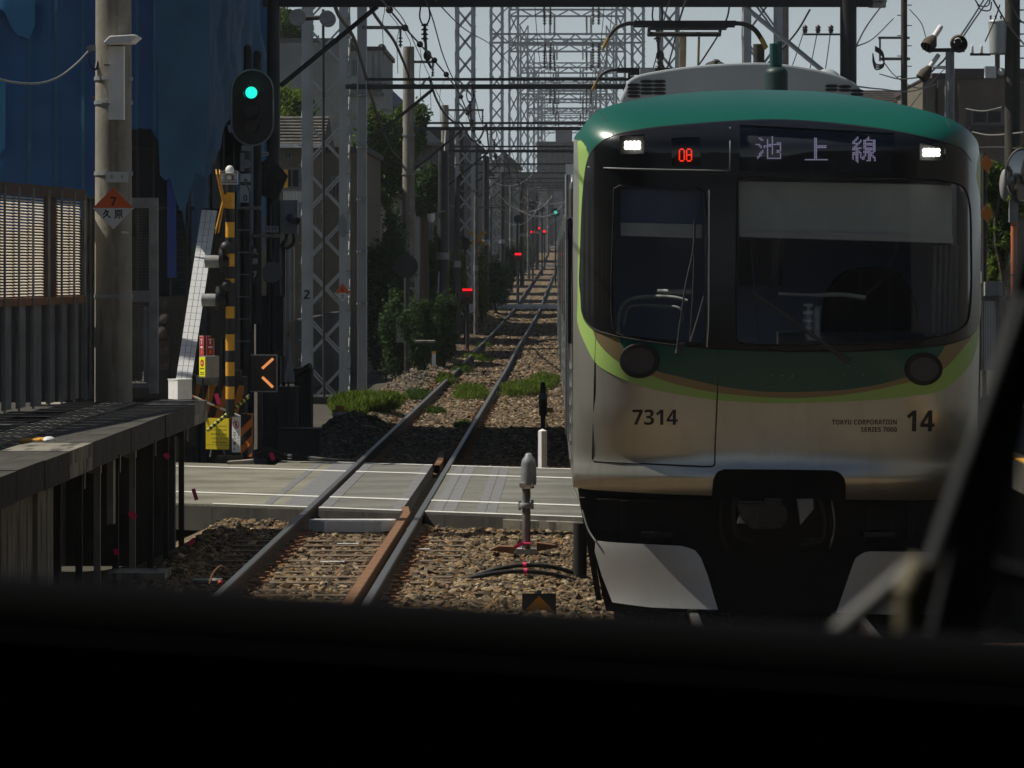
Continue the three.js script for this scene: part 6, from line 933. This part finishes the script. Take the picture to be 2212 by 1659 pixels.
// ---------------------------------------------------------------- small things along the far line
{
  const cy = (D, h) => rise(D) + h;
  const lb = (label, px, py, D, w, h) => { const t = thing('obstruction_lamp', label, 'signal lamp', 'red lit signal boxes'); mesh('box', [boxpx(px - w / 2, py - 3, px + w / 2, py + h, D, .3)], M.black, t); const red = new THREE.MeshStandardMaterial({ color: rgb(.3, .01, .01), emissive: rgb(1, .01, .02), emissiveIntensity: 1.4 }); mesh('red_bar', [boxpx(px - w * .44, py - 2.4, px + w * .44, py + 2.2, D - .06, .05)], red, t); const p = at(px, py + h, D); mesh('post', [rod(V(p.x, p.y, -D - .15), V(p.x, rise(D) - .55, -D - .15), .06)], M.blackSteel, t); const l = new THREE.PointLight(rgb(1, .03, .03), .08); l.position.copy(at(px, py, D - .25)); t.add(l); };
  lb('nearest red lit box beside the track', 1009.5, 626, 122, 24, 30); lb('red lit box beyond the second crossing', 1119, 549, 195, 15, 14); lb('red lit box left of the far pair', 1150, 501, 300, 9, 9); lb('red lit box highest on the far line', 1163, 493, 340, 8, 8); lb('red lit box right of the far pair', 1176, 500, 330, 7, 7);
  const gs = thing('far_signal', 'tiny green signal light in the distance beside the train', 'signal'); mesh('backboard', [rod(at(1200, 459, 260), V(at(1200, 459, 260).x, at(1200, 459, 260).y, -260.1), .28, .28, 16)], M.black, gs); mesh('green_lens', [rod(V(at(1200, 459, 260).x, at(1200, 459, 260).y, -259.95), V(at(1200, 459, 260).x, at(1200, 459, 260).y, -259.9), .1, .1, 12)], new THREE.MeshStandardMaterial({ color: rgb(.02, .2, .18), emissive: rgb(.02, .95, .72), emissiveIntensity: 1.1 }), gs); mesh('post', [rod(at(1200, 465, 260.1), V(at(1200, 459, 260).x, rise(260) - .5, -260.1), .06)], M.blackSteel, gs);
  { const l = new THREE.PointLight(rgb(.05, 1, .75), .03); l.position.copy(at(1200, 459, 259.6)); gs.add(l); }
  const disc = (label, px, py, D, r) => { const t = thing('round_signal', label, 'signal', 'dark signal backs'), p = at(px, py, D); mesh('backboard', [rod(p, p.clone().add(V(0, 0, .05)), r, r, 28)], M.black, t); mesh('housing', [rod(p.clone().add(V(0, 0, .05)), p.clone().add(V(0, 0, .2)), r * .4, r * .4, 16)], M.black, t); mesh('post', [rod(p.clone().add(V(0, 0, -.1)), V(p.x, rise(D) - .55, p.z - .1), .06)], M.blackSteel, t); };
  disc('large dark round signal back beside the concrete pole', 878, 575, 100, .28); disc('dark round signal on the far post', 1118, 473, 210, .2); disc('dark round signal high on a far pole', 1151, 443, 260, .27); disc('small dark signal further along', 1171, 452, 300, .22);
  const sp = (label, px, D, h, r, mat = M.blackSteel) => { const p = at(px, 0, D), t = thing('track_side_pole', label, 'pole', 'poles along the far line'); mesh('shaft', [rod(V(p.x, rise(D) - .6, -D), V(p.x, rise(D) + h, -D), r, r * .8, 12)], mat, t); mesh('arm', [bar(V(p.x, rise(D) + h - .4, -D), V(p.x + .9, rise(D) + h - .4, -D), .05, .05)], M.galvFence, t); mesh('band', [rod(V(p.x, rise(D) + h * .45, -D), V(p.x, rise(D) + h * .45 + .2, -D), r * 1.08, r * 1.08, 12)], M.galv, t); };
  sp('black thick pole beside the siding house', 957, 118, 5.6, .17); sp('dark slim pole left of the nearest red box', 988, 128, 5, .1); sp('pale pole behind the nearest red box', 1028, 140, 4.6, .08, M.galvFence); sp('dark pole with arm at the row of far poles', 1049, 165, 6.4, .14); sp('pale pole standing at the row of far poles', 1062, 190, 5, .08, M.galv); sp('dark pole near the second crossing', 1085, 200, 6.2, .13); sp('grey pole left of the far signals', 1104, 235, 6, .12, M.galvFence); sp('dark pole among the far signals', 1128, 255, 6.4, .14); sp('grey pole nearest the far red pair', 1142, 285, 6, .12, M.galvFence); sp('tiny dark pole beyond the red pair', 1160, 330, 6, .13); sp('tiny grey pole at the last crossing', 1184, 380, 5.5, .12, M.galvFence);
  for (const [px, D, lab] of [[1031, 150, 'yellow black crossing post at the second crossing'], [1095, 280, 'yellow black crossing post at the third crossing']]) { const t = thing('crossing_post', lab, 'crossing signal'), p = at(px, 0, D); for (let i = 0; i < 9; i++) mesh(i % 2 ? 'black_band' : 'yellow_band', [rod(V(p.x, rise(D) - .4 + i * .36, -D), V(p.x, rise(D) - .04 + i * .36, -D), .07, .07, 12)], i % 2 ? M.black : M.yellow, t); mesh('crossbuck', [bar(V(p.x - .3, rise(D) + 2.9, -D), V(p.x + .3, rise(D) + 3.4, -D), .12, .02), bar(V(p.x - .3, rise(D) + 3.4, -D), V(p.x + .3, rise(D) + 2.9, -D + .03), .12, .02)], M.yellow, t); }
  for (const [D, x0, x1, lab] of [[190, -5.8, 4, 0], [346, -5.5, 4, 1], [409, -5.5, 4, 2]]) { const r = structure('road'); r.name = numbered('side_road'); mesh('slab', [box((x0 + x1) / 2, rise(D) - .005 - .06, -D - 3, x1 - x0 + 20, .14, 6)], M.road, r); mesh('concrete_kerb', [box((x0 + x1) / 2, rise(D) - .03, -D - .2, x1 - x0, .24, .5)], M.white, r); }
  const em = thing('crossing_edge_beam', 'small white beam between the rails at the second crossing', 'beam'); mesh('beam', [boxpx(1117, 662, 1131, 671, 189, .2)], M.white, em);
  const wl = thing('garden_wall', 'low dark block wall behind the bushes along the line', 'wall'); for (let i = 0; i < 12; i++) mesh('wall_panel', [box(-6.1 - .03 * (i % 2), .35, -97 - i * 4, .2, 1.7, 3.9)], i % 3 ? M.concreteDark : M.houseDark, wl);
  const wf = thing('white_fence', 'pale post fence at the track side below the bushes', 'fence'); for (let i = 0; i < 9; i++) mesh('paling', [boxpx(893 + i * 5.4, 676, 896 + i * 5.4, 735, 100 + i * .4, .05)], M.concreteWall, wf); mesh('rail', [boxpx(892, 684, 940, 688, 99.9, .04)], M.concreteWall, wf);
  const tk = thing('concrete_trough', 'flat concrete slab step beside the ballast shoulder', 'slab'); mesh('slab', [boxpx(895, 736, 938, 741, 92.5, .8)], M.concreteWall, tk);
  const cab = thing('relay_cabinet', 'grey cabinet under the round signal back', 'cabinet'); mesh('body', [boxpx(856, 690, 900, 740, 100.5, .4)], M.grey, cab); mesh('lid', [boxpx(854, 686, 902, 690, 100.4, .5)], M.galvFence, cab);
  const hc = thing('platform_camera', 'small white dome camera on an arm beside the black pole', 'camera'); { const p = at(931, 474, 117); mesh('dome', [rod(V(p.x, p.y, p.z), V(p.x, p.y + .16, p.z), .11, .11, 16), new THREE.SphereGeometry(.1, 14, 8).translate(p.x, p.y, p.z)], M.white, hc); mesh('arm', [rod(V(p.x, p.y + .16, p.z), V(p.x + .4, p.y + .24, p.z), .02)], M.galv, hc); }
  const gs2 = thing('guy_wire', 'white beaded guy wire beside the black pole', 'wire'); mesh('wire', [rod(at(962, 280, 140), at(944, 690, 112), .018)], M.wirePale, gs2); mesh('bead', [new THREE.SphereGeometry(.08, 12, 8).translate(at(955.5, 425, 130).x, at(955.5, 425, 130).y, -130), new THREE.SphereGeometry(.08, 12, 8).translate(at(952, 505, 124).x, at(952, 505, 124).y, -124)], M.porcelain, gs2);
  const R = rng(55); for (let i = 0; i < 26; i++) { const D0 = 140 + R() * 120, x = 940 + R() * 200, y = 370 + R() * 90; tag(mesh('service_wire', [tube(sag(at(x, y, D0), at(x + 60 + R() * 90, y + (R() - .5) * 60, D0 + 60), .3 + R(), 6), .016, 16, 4)], R() < .3 ? M.wirePale : M.wire), 'loose service wire in the tangle above the far track', 'wire', 'tangle of service wires'); }
}
// ---------------------------------------------------------------- right side, behind the train
{
  const h = house('brown_building', 'brown flat roofed building behind the train on the platform side', { x0: 2019, x1: 2260, top: 170, D: 122, depth: 14, mat: M.houseBrown, win: [[2098, 236, 2166, 269]], cop: M.coping });
  mesh('roof_room', [boxpx(2062, 148, 2240, 170, 126, 6)], M.houseDark, h); mesh('wing', [boxpx(1993, 172, 2019, 420, 121, 6)], M.houseBeige, h); mesh('wing_cap', [boxpx(1991, 169, 2020, 173, 120.9, 6.2)], M.coping, h); mesh('pilaster', [boxpx(2026, 173, 2044, 420, 121.8, .2), boxpx(2070, 180, 2086, 420, 121.8, .2)], M.houseBrown, h); mesh('balcony_rail', [boxpx(2094, 272, 2170, 282, 121.5, .4)], M.blackSteel, h);
  house('tiled_house', 'long dark tiled roof showing beyond the train roof', { x0: 1850, x1: 1998, top: 232, D: 135, mat: M.houseDark, roof: 'side', rh: .75, roofMat: M.roofTile });
  const pole = (label, px, D, y1, r, mat) => { const t = thing('utility_pole', label, 'pole'), x = at(px, 0, D).x; mesh('shaft', [rod(V(x, -.6, -D), V(x, y1, -D), r, r * .85, 20)], mat, t); return [t, x]; };
  { const [t, x] = pole('slim utility pole with steps and wire frames behind the train', 1953, 110, 11.5, .095, M.concreteDark); const D = 110; mesh('arm', [boxpx(1897, 79, 1965, 84, D, .08), boxpx(1903, 124, 1966, 130, D, .08), boxpx(1899, 84, 1903, 132, D, .06)], M.galvFence, t); for (let i = 0; i < 9; i++) mesh('step_bolt', [boxpx(i % 2 ? 1938 : 1960, 10 + i * 22, i % 2 ? 1948 : 1970, 12 + i * 22, D, .03)], M.galvFence, t); for (let k = 0; k < 4; k++) mesh('cable_coil', [tube([at(1885, 115 + k * 5, D), at(1892, 138 + k * 4, D), at(1908, 138 + k * 2, D), at(1906, 112 + k * 3, D), at(1890, 100 + k * 3, D)], .02, 30)], M.cable, t); }
  { const [t, x] = pole('stout utility pole with transformer at the view edge', 2187, 73, 9.5, .15, M.concreteDark); const D = 73, c = at(2156, 80, D), k = D / FPX; const tr = mesh('transformer', [lathe([[0, -38 * k], [18 * k, -38 * k], [18.5 * k, -34 * k], [21 * k, 30 * k], [22 * k, 31 * k], [22 * k, 35 * k], [16 * k, 38 * k], [0, 39 * k]], c.x, c.y, c.z, 24)], M.steelPaint, t); mesh('bushing', [-16, -5, 6].map((d) => lathe([[0, 0], [.02, 0], [.016, .04], [.024, .05], [.01, .08], [0, .08]], c.x + d * k, c.y + 38 * k, c.z, 10)), M.insulator, tr); mesh('hanger', [boxpx(2176, 78, 2190, 84, D, .06), boxpx(2150, 118, 2160, 150, D, .08)], M.galvFence, t); mesh('fuse_arm', [boxpx(2096, 115, 2140, 120, D, .06)], M.blackSteel, t); for (const px of [2100, 2120]) { const p = at(px, 115, D); mesh('fuse', [lathe([[0, 0], [.03, 0], [.03, .03], [.02, .04], [.035, .06], [.02, .08], [.03, .1], [.015, .14], [0, .15]], p.x, p.y, p.z, 12)], M.porcelain, t); } mesh('box', [boxpx(2128, 143, 2152, 168, D - .1, .15)], M.white, t); for (let i = 0; i < 10; i++) mesh('step_bolt', [boxpx(2200, 20 + i * 26, 2212, 23 + i * 26, D, .03)], M.galvFence, t); mesh('lamp', [new THREE.SphereGeometry(.07, 12, 8).translate(at(2163, 155, D).x, at(2163, 155, D).y, -D)], M.porcelain, t); }
  { // floodlights
    const D = 48, t = thing('floodlight_post', 'grey post with three floodlights above the train roof', 'floodlight'), x = at(2052, 0, D).x, k = D / FPX; mesh('shaft', [rod(V(x, .9, -D), V(x, at(0, 104, D).y, -D), 10 * k, 9.5 * k, 18)], M.galv, t); mesh('cross_arm', [boxpx(2010, 104, 2084, 112, D - .05, .06)], M.blackSteel, t); mesh('conduit', [rod(at(2043, 185, D - .08), at(2043, 420, D - .08), .012)], M.galv, t);
    const lampAt = (px, py, dirX, dirY, dz, r) => { const c = at(px, py, D), g = new THREE.Group(); g.name = 'floodlight_head'; g.position.copy(c); g.quaternion.setFromUnitVectors(V(0, 1, 0), V(dirX, dirY, dz).normalize()); t.add(g); mesh('hood', [lathe([[r * .45, -.02], [r, .07], [r, .15]], 0, -.1, 0, 20)], mottled([.06, .05, .035], [.1, .08, .055], { tile: .1 }), g); mesh('bulb_housing', [lathe([[0, -.24], [r * .35, -.235], [r * .4, -.2], [r * .4, -.02]], 0, -.06, 0, 18)], M.white, g); mesh('guard', [-1, 0, 1].map((i) => box(0, .055, i * r * .5, r * 1.7, .012, .012)), M.black, g); };
    lampAt(2007, 96, -.55, -.8, .5, .085); lampAt(2071, 94, 0, -.25, 1, .1); lampAt(1996, 162, -.55, -.75, .1, .07); mesh('side_arm', [rod(at(2015, 145, D), at(2044, 146, D), .02)], M.white, t);
  }
  const bx = thing('transformer_box', 'grey box hanging from wires at the top edge', 'box'); mesh('box', [boxpx(1878, -14, 1914, 15, 100, .4)], M.grey, bx); mesh('flange', [boxpx(1876, 0, 1916, 4, 99.9, .5)], M.galvFence, bx); mesh('strap', [rod(at(1896, -14, 100.2), at(1896, -80, 100.2), .03)], M.wire, bx);
  const wires = [[[1914, 0, 80], [1870, 60, 70], [1840, 120, 62]], [[1855, 0, 90], [1880, 12, 95], [1900, 6, 100]], [[1930, 40, 105], [1890, 80, 90], [1838, 105, 62]], [[1965, 20, 112], [1990, 50, 112], [2000, 80, 112]], [[2125, 0, 70], [2080, 70, 60], [2030, 140, 55], [1960, 170, 70], [1900, 160, 100]], [[2135, 0, 72], [2100, 50, 66], [2060, 110, 60]], [[2160, 10, 72], [2150, 40, 72], [2128, 90, 72]], [[2180, 0, 60], [2200, 40, 62], [2230, 60, 64]], [[2140, -10, 60], [2175, 50, 64], [2220, 105, 70]], [[1840, 185, 62], [1900, 192, 80], [1980, 195, 100], [2030, 180, 105]], [[1906, 130, 110], [1935, 165, 112], [1990, 190, 115], [2040, 150, 118]], [[2086, 235, 100], [2120, 240, 90], [2165, 232, 73]], [[2100, 285, 90], [2140, 292, 80], [2212, 286, 70]], [[2092, 320, 88], [2150, 318, 78], [2212, 322, 70]], [[1990, 200, 100], [1960, 240, 100], [1950, 260, 100]], [[2110, 5, 72], [2118, 20, 72], [2138, 22, 72], [2142, 4, 72]], [[2104, -5, 72], [2116, 12, 72], [2134, 12, 72], [2140, -8, 72]]];
  const nm = ['service wire left of the hanging box', 'short jumper at the hanging box', 'long wire from the slim pole to the black post', 'wire dropping beside the slim pole', 'heavy wire sweeping from the top to the slim pole', 'twin wire beside the heavy sweeping wire', 'drop wire to the fuse arm', 'wire bundle at the top right corner', 'twisted wire crossing the stout pole', 'level wire behind the train roof corner', 'slack wire from the slim pole frame', 'pale wire across the brown wall', 'wire below the brown building window', 'lower wire below the brown building window', 'drop wire to the tiled roof', 'lower loop at the wire knot', 'upper loop at the wire knot'];
  wires.forEach((l, i) => tag(mesh('service_wire', [tube(l.map((p) => at(...p)), i > 10 && i < 14 ? .016 : .013, 40, 6)], i === 8 || i === 11 || i === 12 ? M.galvFence : M.cable), nm[i], 'wire'));
  // crossing mirror, diamonds, ivy, railing beyond the train
  const m = thing('traffic_mirror', 'round convex traffic mirror on an orange post at the view edge', 'mirror'), D = 46, k = D / FPX; { const c = at(2208, 380, D); const ring = new THREE.TorusGeometry(.29, .022, 10, 40); mesh('rim', [ring.clone().scale(.62, 1, 1).translate(c.x, c.y, c.z)], M.blackSteel, m); mesh('mirror_glass', [new THREE.SphereGeometry(1, 28, 12, 0, 6.3, 0, .29).rotateX(Math.PI / 2).scale(.62, 1, .5).translate(c.x, c.y, c.z - .46)], plain(.3, .31, .31, .08, 1), m); mesh('visor', [new THREE.CylinderGeometry(.3, .3, .16, 30, 1, true, -1.2, 2.4).rotateX(-Math.PI / 2).rotateZ(Math.PI).scale(.62, 1, 1).translate(c.x, c.y, c.z + .06)], M.galvFence, m); const b = at(2170, 400, D + .2); mesh('second_mirror', [new THREE.SphereGeometry(.26, 24, 12).scale(.22, .68, .3).translate(b.x, b.y, b.z)], M.grey, m); mesh('bracket', [boxpx(2181, 430, 2200, 480, D + .1, .12)], M.galv, m); mesh('post', [rod(at(2190.5, 478, D + .15), at(2190.5, 780, D + .15), 7 * k, 7 * k, 18)], M.orangePost, m); mesh('band', [rod(at(2190.5, 486, D + .15), at(2190.5, 488, D + .15), 7.4 * k, 7.4 * k, 18), rod(at(2190.5, 593, D + .15), at(2190.5, 596, D + .15), 7.4 * k, 7.4 * k, 18)], M.blackSteel, m); mesh('foot', [rod(V(at(2190.5, 0, D).x, 1.05, -D - .15), at(2190.5, 780, D + .15), 7 * k, 7 * k, 18)], M.orangePost, m); }
  for (const [py, lab] of [[354, 'upper orange diamond plate beside the train'], [462, 'lower orange diamond plate beside the train']]) { const t = thing('orange_diamond', lab, 'sign'), c = at(2131, py, 48), s = 48 / FPX; mesh('plate', [prism([[0, 21 * s], [15 * s, 1 * s], [2 * s, -20 * s], [-14 * s, 0]], -.012, 0).translate(c.x, c.y, c.z)], M.orange, t); }
  tag(mesh('sign_post', [rod(at(2126, 330, 48.1), V(at(2126, 0, 48.1).x, -.3, -48.1), .03)], M.blackSteel), 'dark post carrying the two orange diamonds', 'post');
  const iv = thing('ivy', 'bright green climbing leaves beyond the train beside the mirror', 'climber'); { mesh('stems', [tube([at(2170, 760, 58), at(2165, 600, 58), at(2150, 500, 58), at(2160, 400, 58)], .03), tube([at(2165, 600, 58), at(2190, 480, 58), at(2185, 380, 58)], .02)], M.bark, iv); const P = [[2150, 372, 26, 20], [2140, 415, 24, 24], [2160, 450, 30, 30], [2175, 510, 32, 34], [2155, 560, 20, 30], [2195, 440, 26, 50], [2200, 540, 24, 40], [2140, 600, 12, 22], [2180, 600, 22, 30], [2128, 390, 16, 40], [2130, 500, 14, 40], [2212, 350, 20, 30]]; P.forEach(([px, py, rx, ry], i) => kind(mesh('foliage', [leaves(900, 200 + i, at(px, py, 58 + (i % 3) * .3), V(rx * 62 / FPX, ry * 60 / FPX, .25), .12, .2)], i % 3 ? M.leafLimeSunlit : M.leafMid, iv), 'stuff')); }
  const gb = thing('grey_wall', 'shaded grey wall behind the climbing leaves', 'wall'); mesh('wall', [boxpx(2080, 470, 2260, 800, 66, .3)], M.houseGrey, gb); mesh('coping', [boxpx(2080, 464, 2260, 471, 65.9, .5)], M.houseDark, gb); mesh('pale_panel', [boxpx(2120, 586, 2148, 612, 65.8, .1), boxpx(2166, 540, 2182, 800, 65.6, .1)], M.houseWhite, gb);
  const pr = thing('platform_railing', 'grey platform railing with white slats beyond the train', 'railing'), pd = 44; mesh('top_rail', [boxpx(2100, 640, 2240, 649, pd, .05)], M.galvFence, pr); mesh('cabinet', [boxpx(2128, 609, 2166, 639, pd - .05, .15)], M.grey, pr); for (let i = 0; i < 8; i++) mesh('slat', [boxpx(2126 + i * 3.5, 650, 2128.2 + i * 3.5, 800, pd + .02, .02)], M.white, pr); mesh('post', [boxpx(2152, 650, 2166, 860, pd, .06), boxpx(2112, 650, 2118, 860, pd, .06), boxpx(2220, 640, 2232, 860, pd, .06)], M.galvFence, pr);
  const yb = thing('yellow_hoop', 'small yellow hoop marker low beside the train', 'hoop'); mesh('hoop', [tube([at(2124, 866, 33), at(2124, 880, 33), at(2126, 884, 33), at(2140, 884, 33), at(2142, 880, 33), at(2142, 866, 33)], .008, 30)], M.yellow, yb);
  mesh('bracket', [boxpx(2122, 855, 2144, 868, 33.02, .05)], M.blackSteel, yb);
}
// ---------------------------------------------------------------- our own cab: sill, pillars, windscreen, wiper
{
  const c = thing('train_cab', 'dark cab of the viewing train with its black window sill', 'train cab');
  const I = M.cabInside, fz = -.95, sy = -.081;           // local to the eye
  mesh('window_sill', [new THREE.CylinderGeometry(.012, .012, 2.5, 12).rotateZ(Math.PI / 2).translate(0, sy - .012, fz), box(0, sy - .05, fz + .004, 2.5, .076, .03)], I, c);
  mesh('front_wall', [box(0, sy - .62, fz, 2.6, 1.1, .06), box(-1.05, .35, fz, .5, .9, .06), box(1.05, .35, fz, .5, .9, .06), box(0, .98, fz, 2.6, .4, .06)], I, c);
  mesh('side_wall', [box(-1.32, 0, .6, .05, 2.5, 3.2)], I, c); mesh('side_wall', [box(1.32, 0, .6, .05, 2.5, 3.2)], I, c); mesh('ceiling', [box(0, 1.2, .6, 2.7, .05, 3.2)], I, c); mesh('floor', [box(0, -1.2, .6, 2.7, .05, 3.2)], I, c); mesh('rear_wall', [box(0, 0, 2.2, 2.7, 2.5, .05)], I, c);
  mesh('windscreen', [box(0, .36, fz - .02, 1.62, .9, .001)], plain(1, 1, 1, .0, 0, { transmission: 1, thickness: 0, ior: 1.45, side: THREE.DoubleSide }), c);
  mesh('car_body', [box(-.2, -.1, 13, 2.8, 2.7, 21.4), box(-.2, -1.75, 12, 2.4, .6, 20)], M.galvFence, c);
  c.position.set(.02, EYE + .0017, 0); c.rotation.z = -.062;
  for (const [x0, x1, lab] of [[-9.5, -3.4, 'platform canopy over the near platform'], [3.1, 9, 'platform canopy over the far platform']]) { const k = thing('added_canopy', lab + ', added to darken reflections, out of view behind', 'canopy'); mesh('roof', [box((x0 + x1) / 2, 4.5, 11, x1 - x0, .14, 56), box(x0 < 0 ? x1 : x0, 4.35, 11, .08, .3, 56)], M.houseDark, k); for (let i = 0; i < 6; i++) mesh('post', [box((x0 + x1) / 2, 2.7, -12 + i * 9.5, .2, 3.4, .2)], M.steelPaint, k); mesh('back_screen', [box(x0 < 0 ? x0 + .3 : x1 - .3, 2.6, 13, .1, 3.2, 50)], M.houseDark, k); }  // unseen canopies added to block sky light and darken reflections
  const w = thing('windscreen_wiper', 'blurred dark wiper arm close outside the cab window', 'wiper'), D = 1.06;
  mesh('blade', [bar(at(2262, 480, D), at(2052, 1400, D - .01), .011, .014)], rubberW(), w);
  mesh('arm', [rod(at(2218, 640, D - .012), at(2092, 1000, D - .012), .0022), rod(at(2092, 1000, D - .012), at(1955, 1400, D - .012), .0028)], plain(.07, .075, .08, .5, .5), w);
  mesh('hinge', [rod(at(2000, 1215, D - .014), at(1962, 1285, D - .014), .0045), rod(at(1962, 1285, D - .014), at(1957, 1400, D - .014), .0035)], mottled([.2, .18, .11], [.12, .11, .08], { tile: .02, metal: .5, rough: .5 }), w);
  mesh('stay', [rod(at(1975, 1225, D - .012), at(1790, 1385, D - .012), .0028), rod(at(2240, 1255, D), at(2110, 1225, D), .0025)], plain(.06, .06, .06, .6), w);
}
function rubberW() { return plain(.012, .012, .013, .65); }

for (const [x0, x1, z0, z1, h, mat, lab] of [[-30, -13.5, -30, 4, 9.5, M.houseGrey, 'grey apartment house left of the station'], [-30, -13.5, 8, 60, 12, M.houseBrown, 'brown apartment house left behind the station'], [11, 26, -36, -8, 10, M.houseGrey, 'grey apartment house right of the station'], [11, 26, -4, 60, 12, M.houseDark, 'dark apartment house right behind the station'], [-13, 10, 64, 76, 9, M.houseGrey, 'station bridge building across the tracks behind']]) { const k = thing('added_building', lab + ', added to cut sky light, out of view', 'building'); mesh('wall', [box((x0 + x1) / 2, h / 2 - .5, (z0 + z1) / 2, x1 - x0, h + 1, z1 - z0)], mat, k); mesh('parapet', [box((x0 + x1) / 2, h + .2, (z0 + z1) / 2, x1 - x0 + .3, .4, z1 - z0 + .3)], M.coping, k); }  // unseen buildings added to deepen the open shade
scene.fog = new THREE.FogExp2(rgb(.8, .86, .95), .0002);
// put every thing's origin at its base
scene.updateMatrixWorld(true);
for (const o of [...scene.children]) {
  if (o.isLight || o.isInstancedMesh || o.isCamera || !(o.isGroup || o.isMesh) || o === train || o.name === 'train_cab' || o.userData.kind === 'structure') continue;
  if (o.position.lengthSq() || o.rotation.x || o.rotation.y) continue;
  const b = new THREE.Box3().setFromObject(o); if (b.isEmpty()) continue;
  const p = V((b.min.x + b.max.x) / 2, b.min.y, (b.min.z + b.max.z) / 2);
  if (o.isMesh) o.geometry.translate(-p.x, -p.y, -p.z); else for (const k of o.children) k.position.sub(p);
  o.position.copy(p);
}
renderer.setSize(1024, 768);
renderer.render(scene, camera);
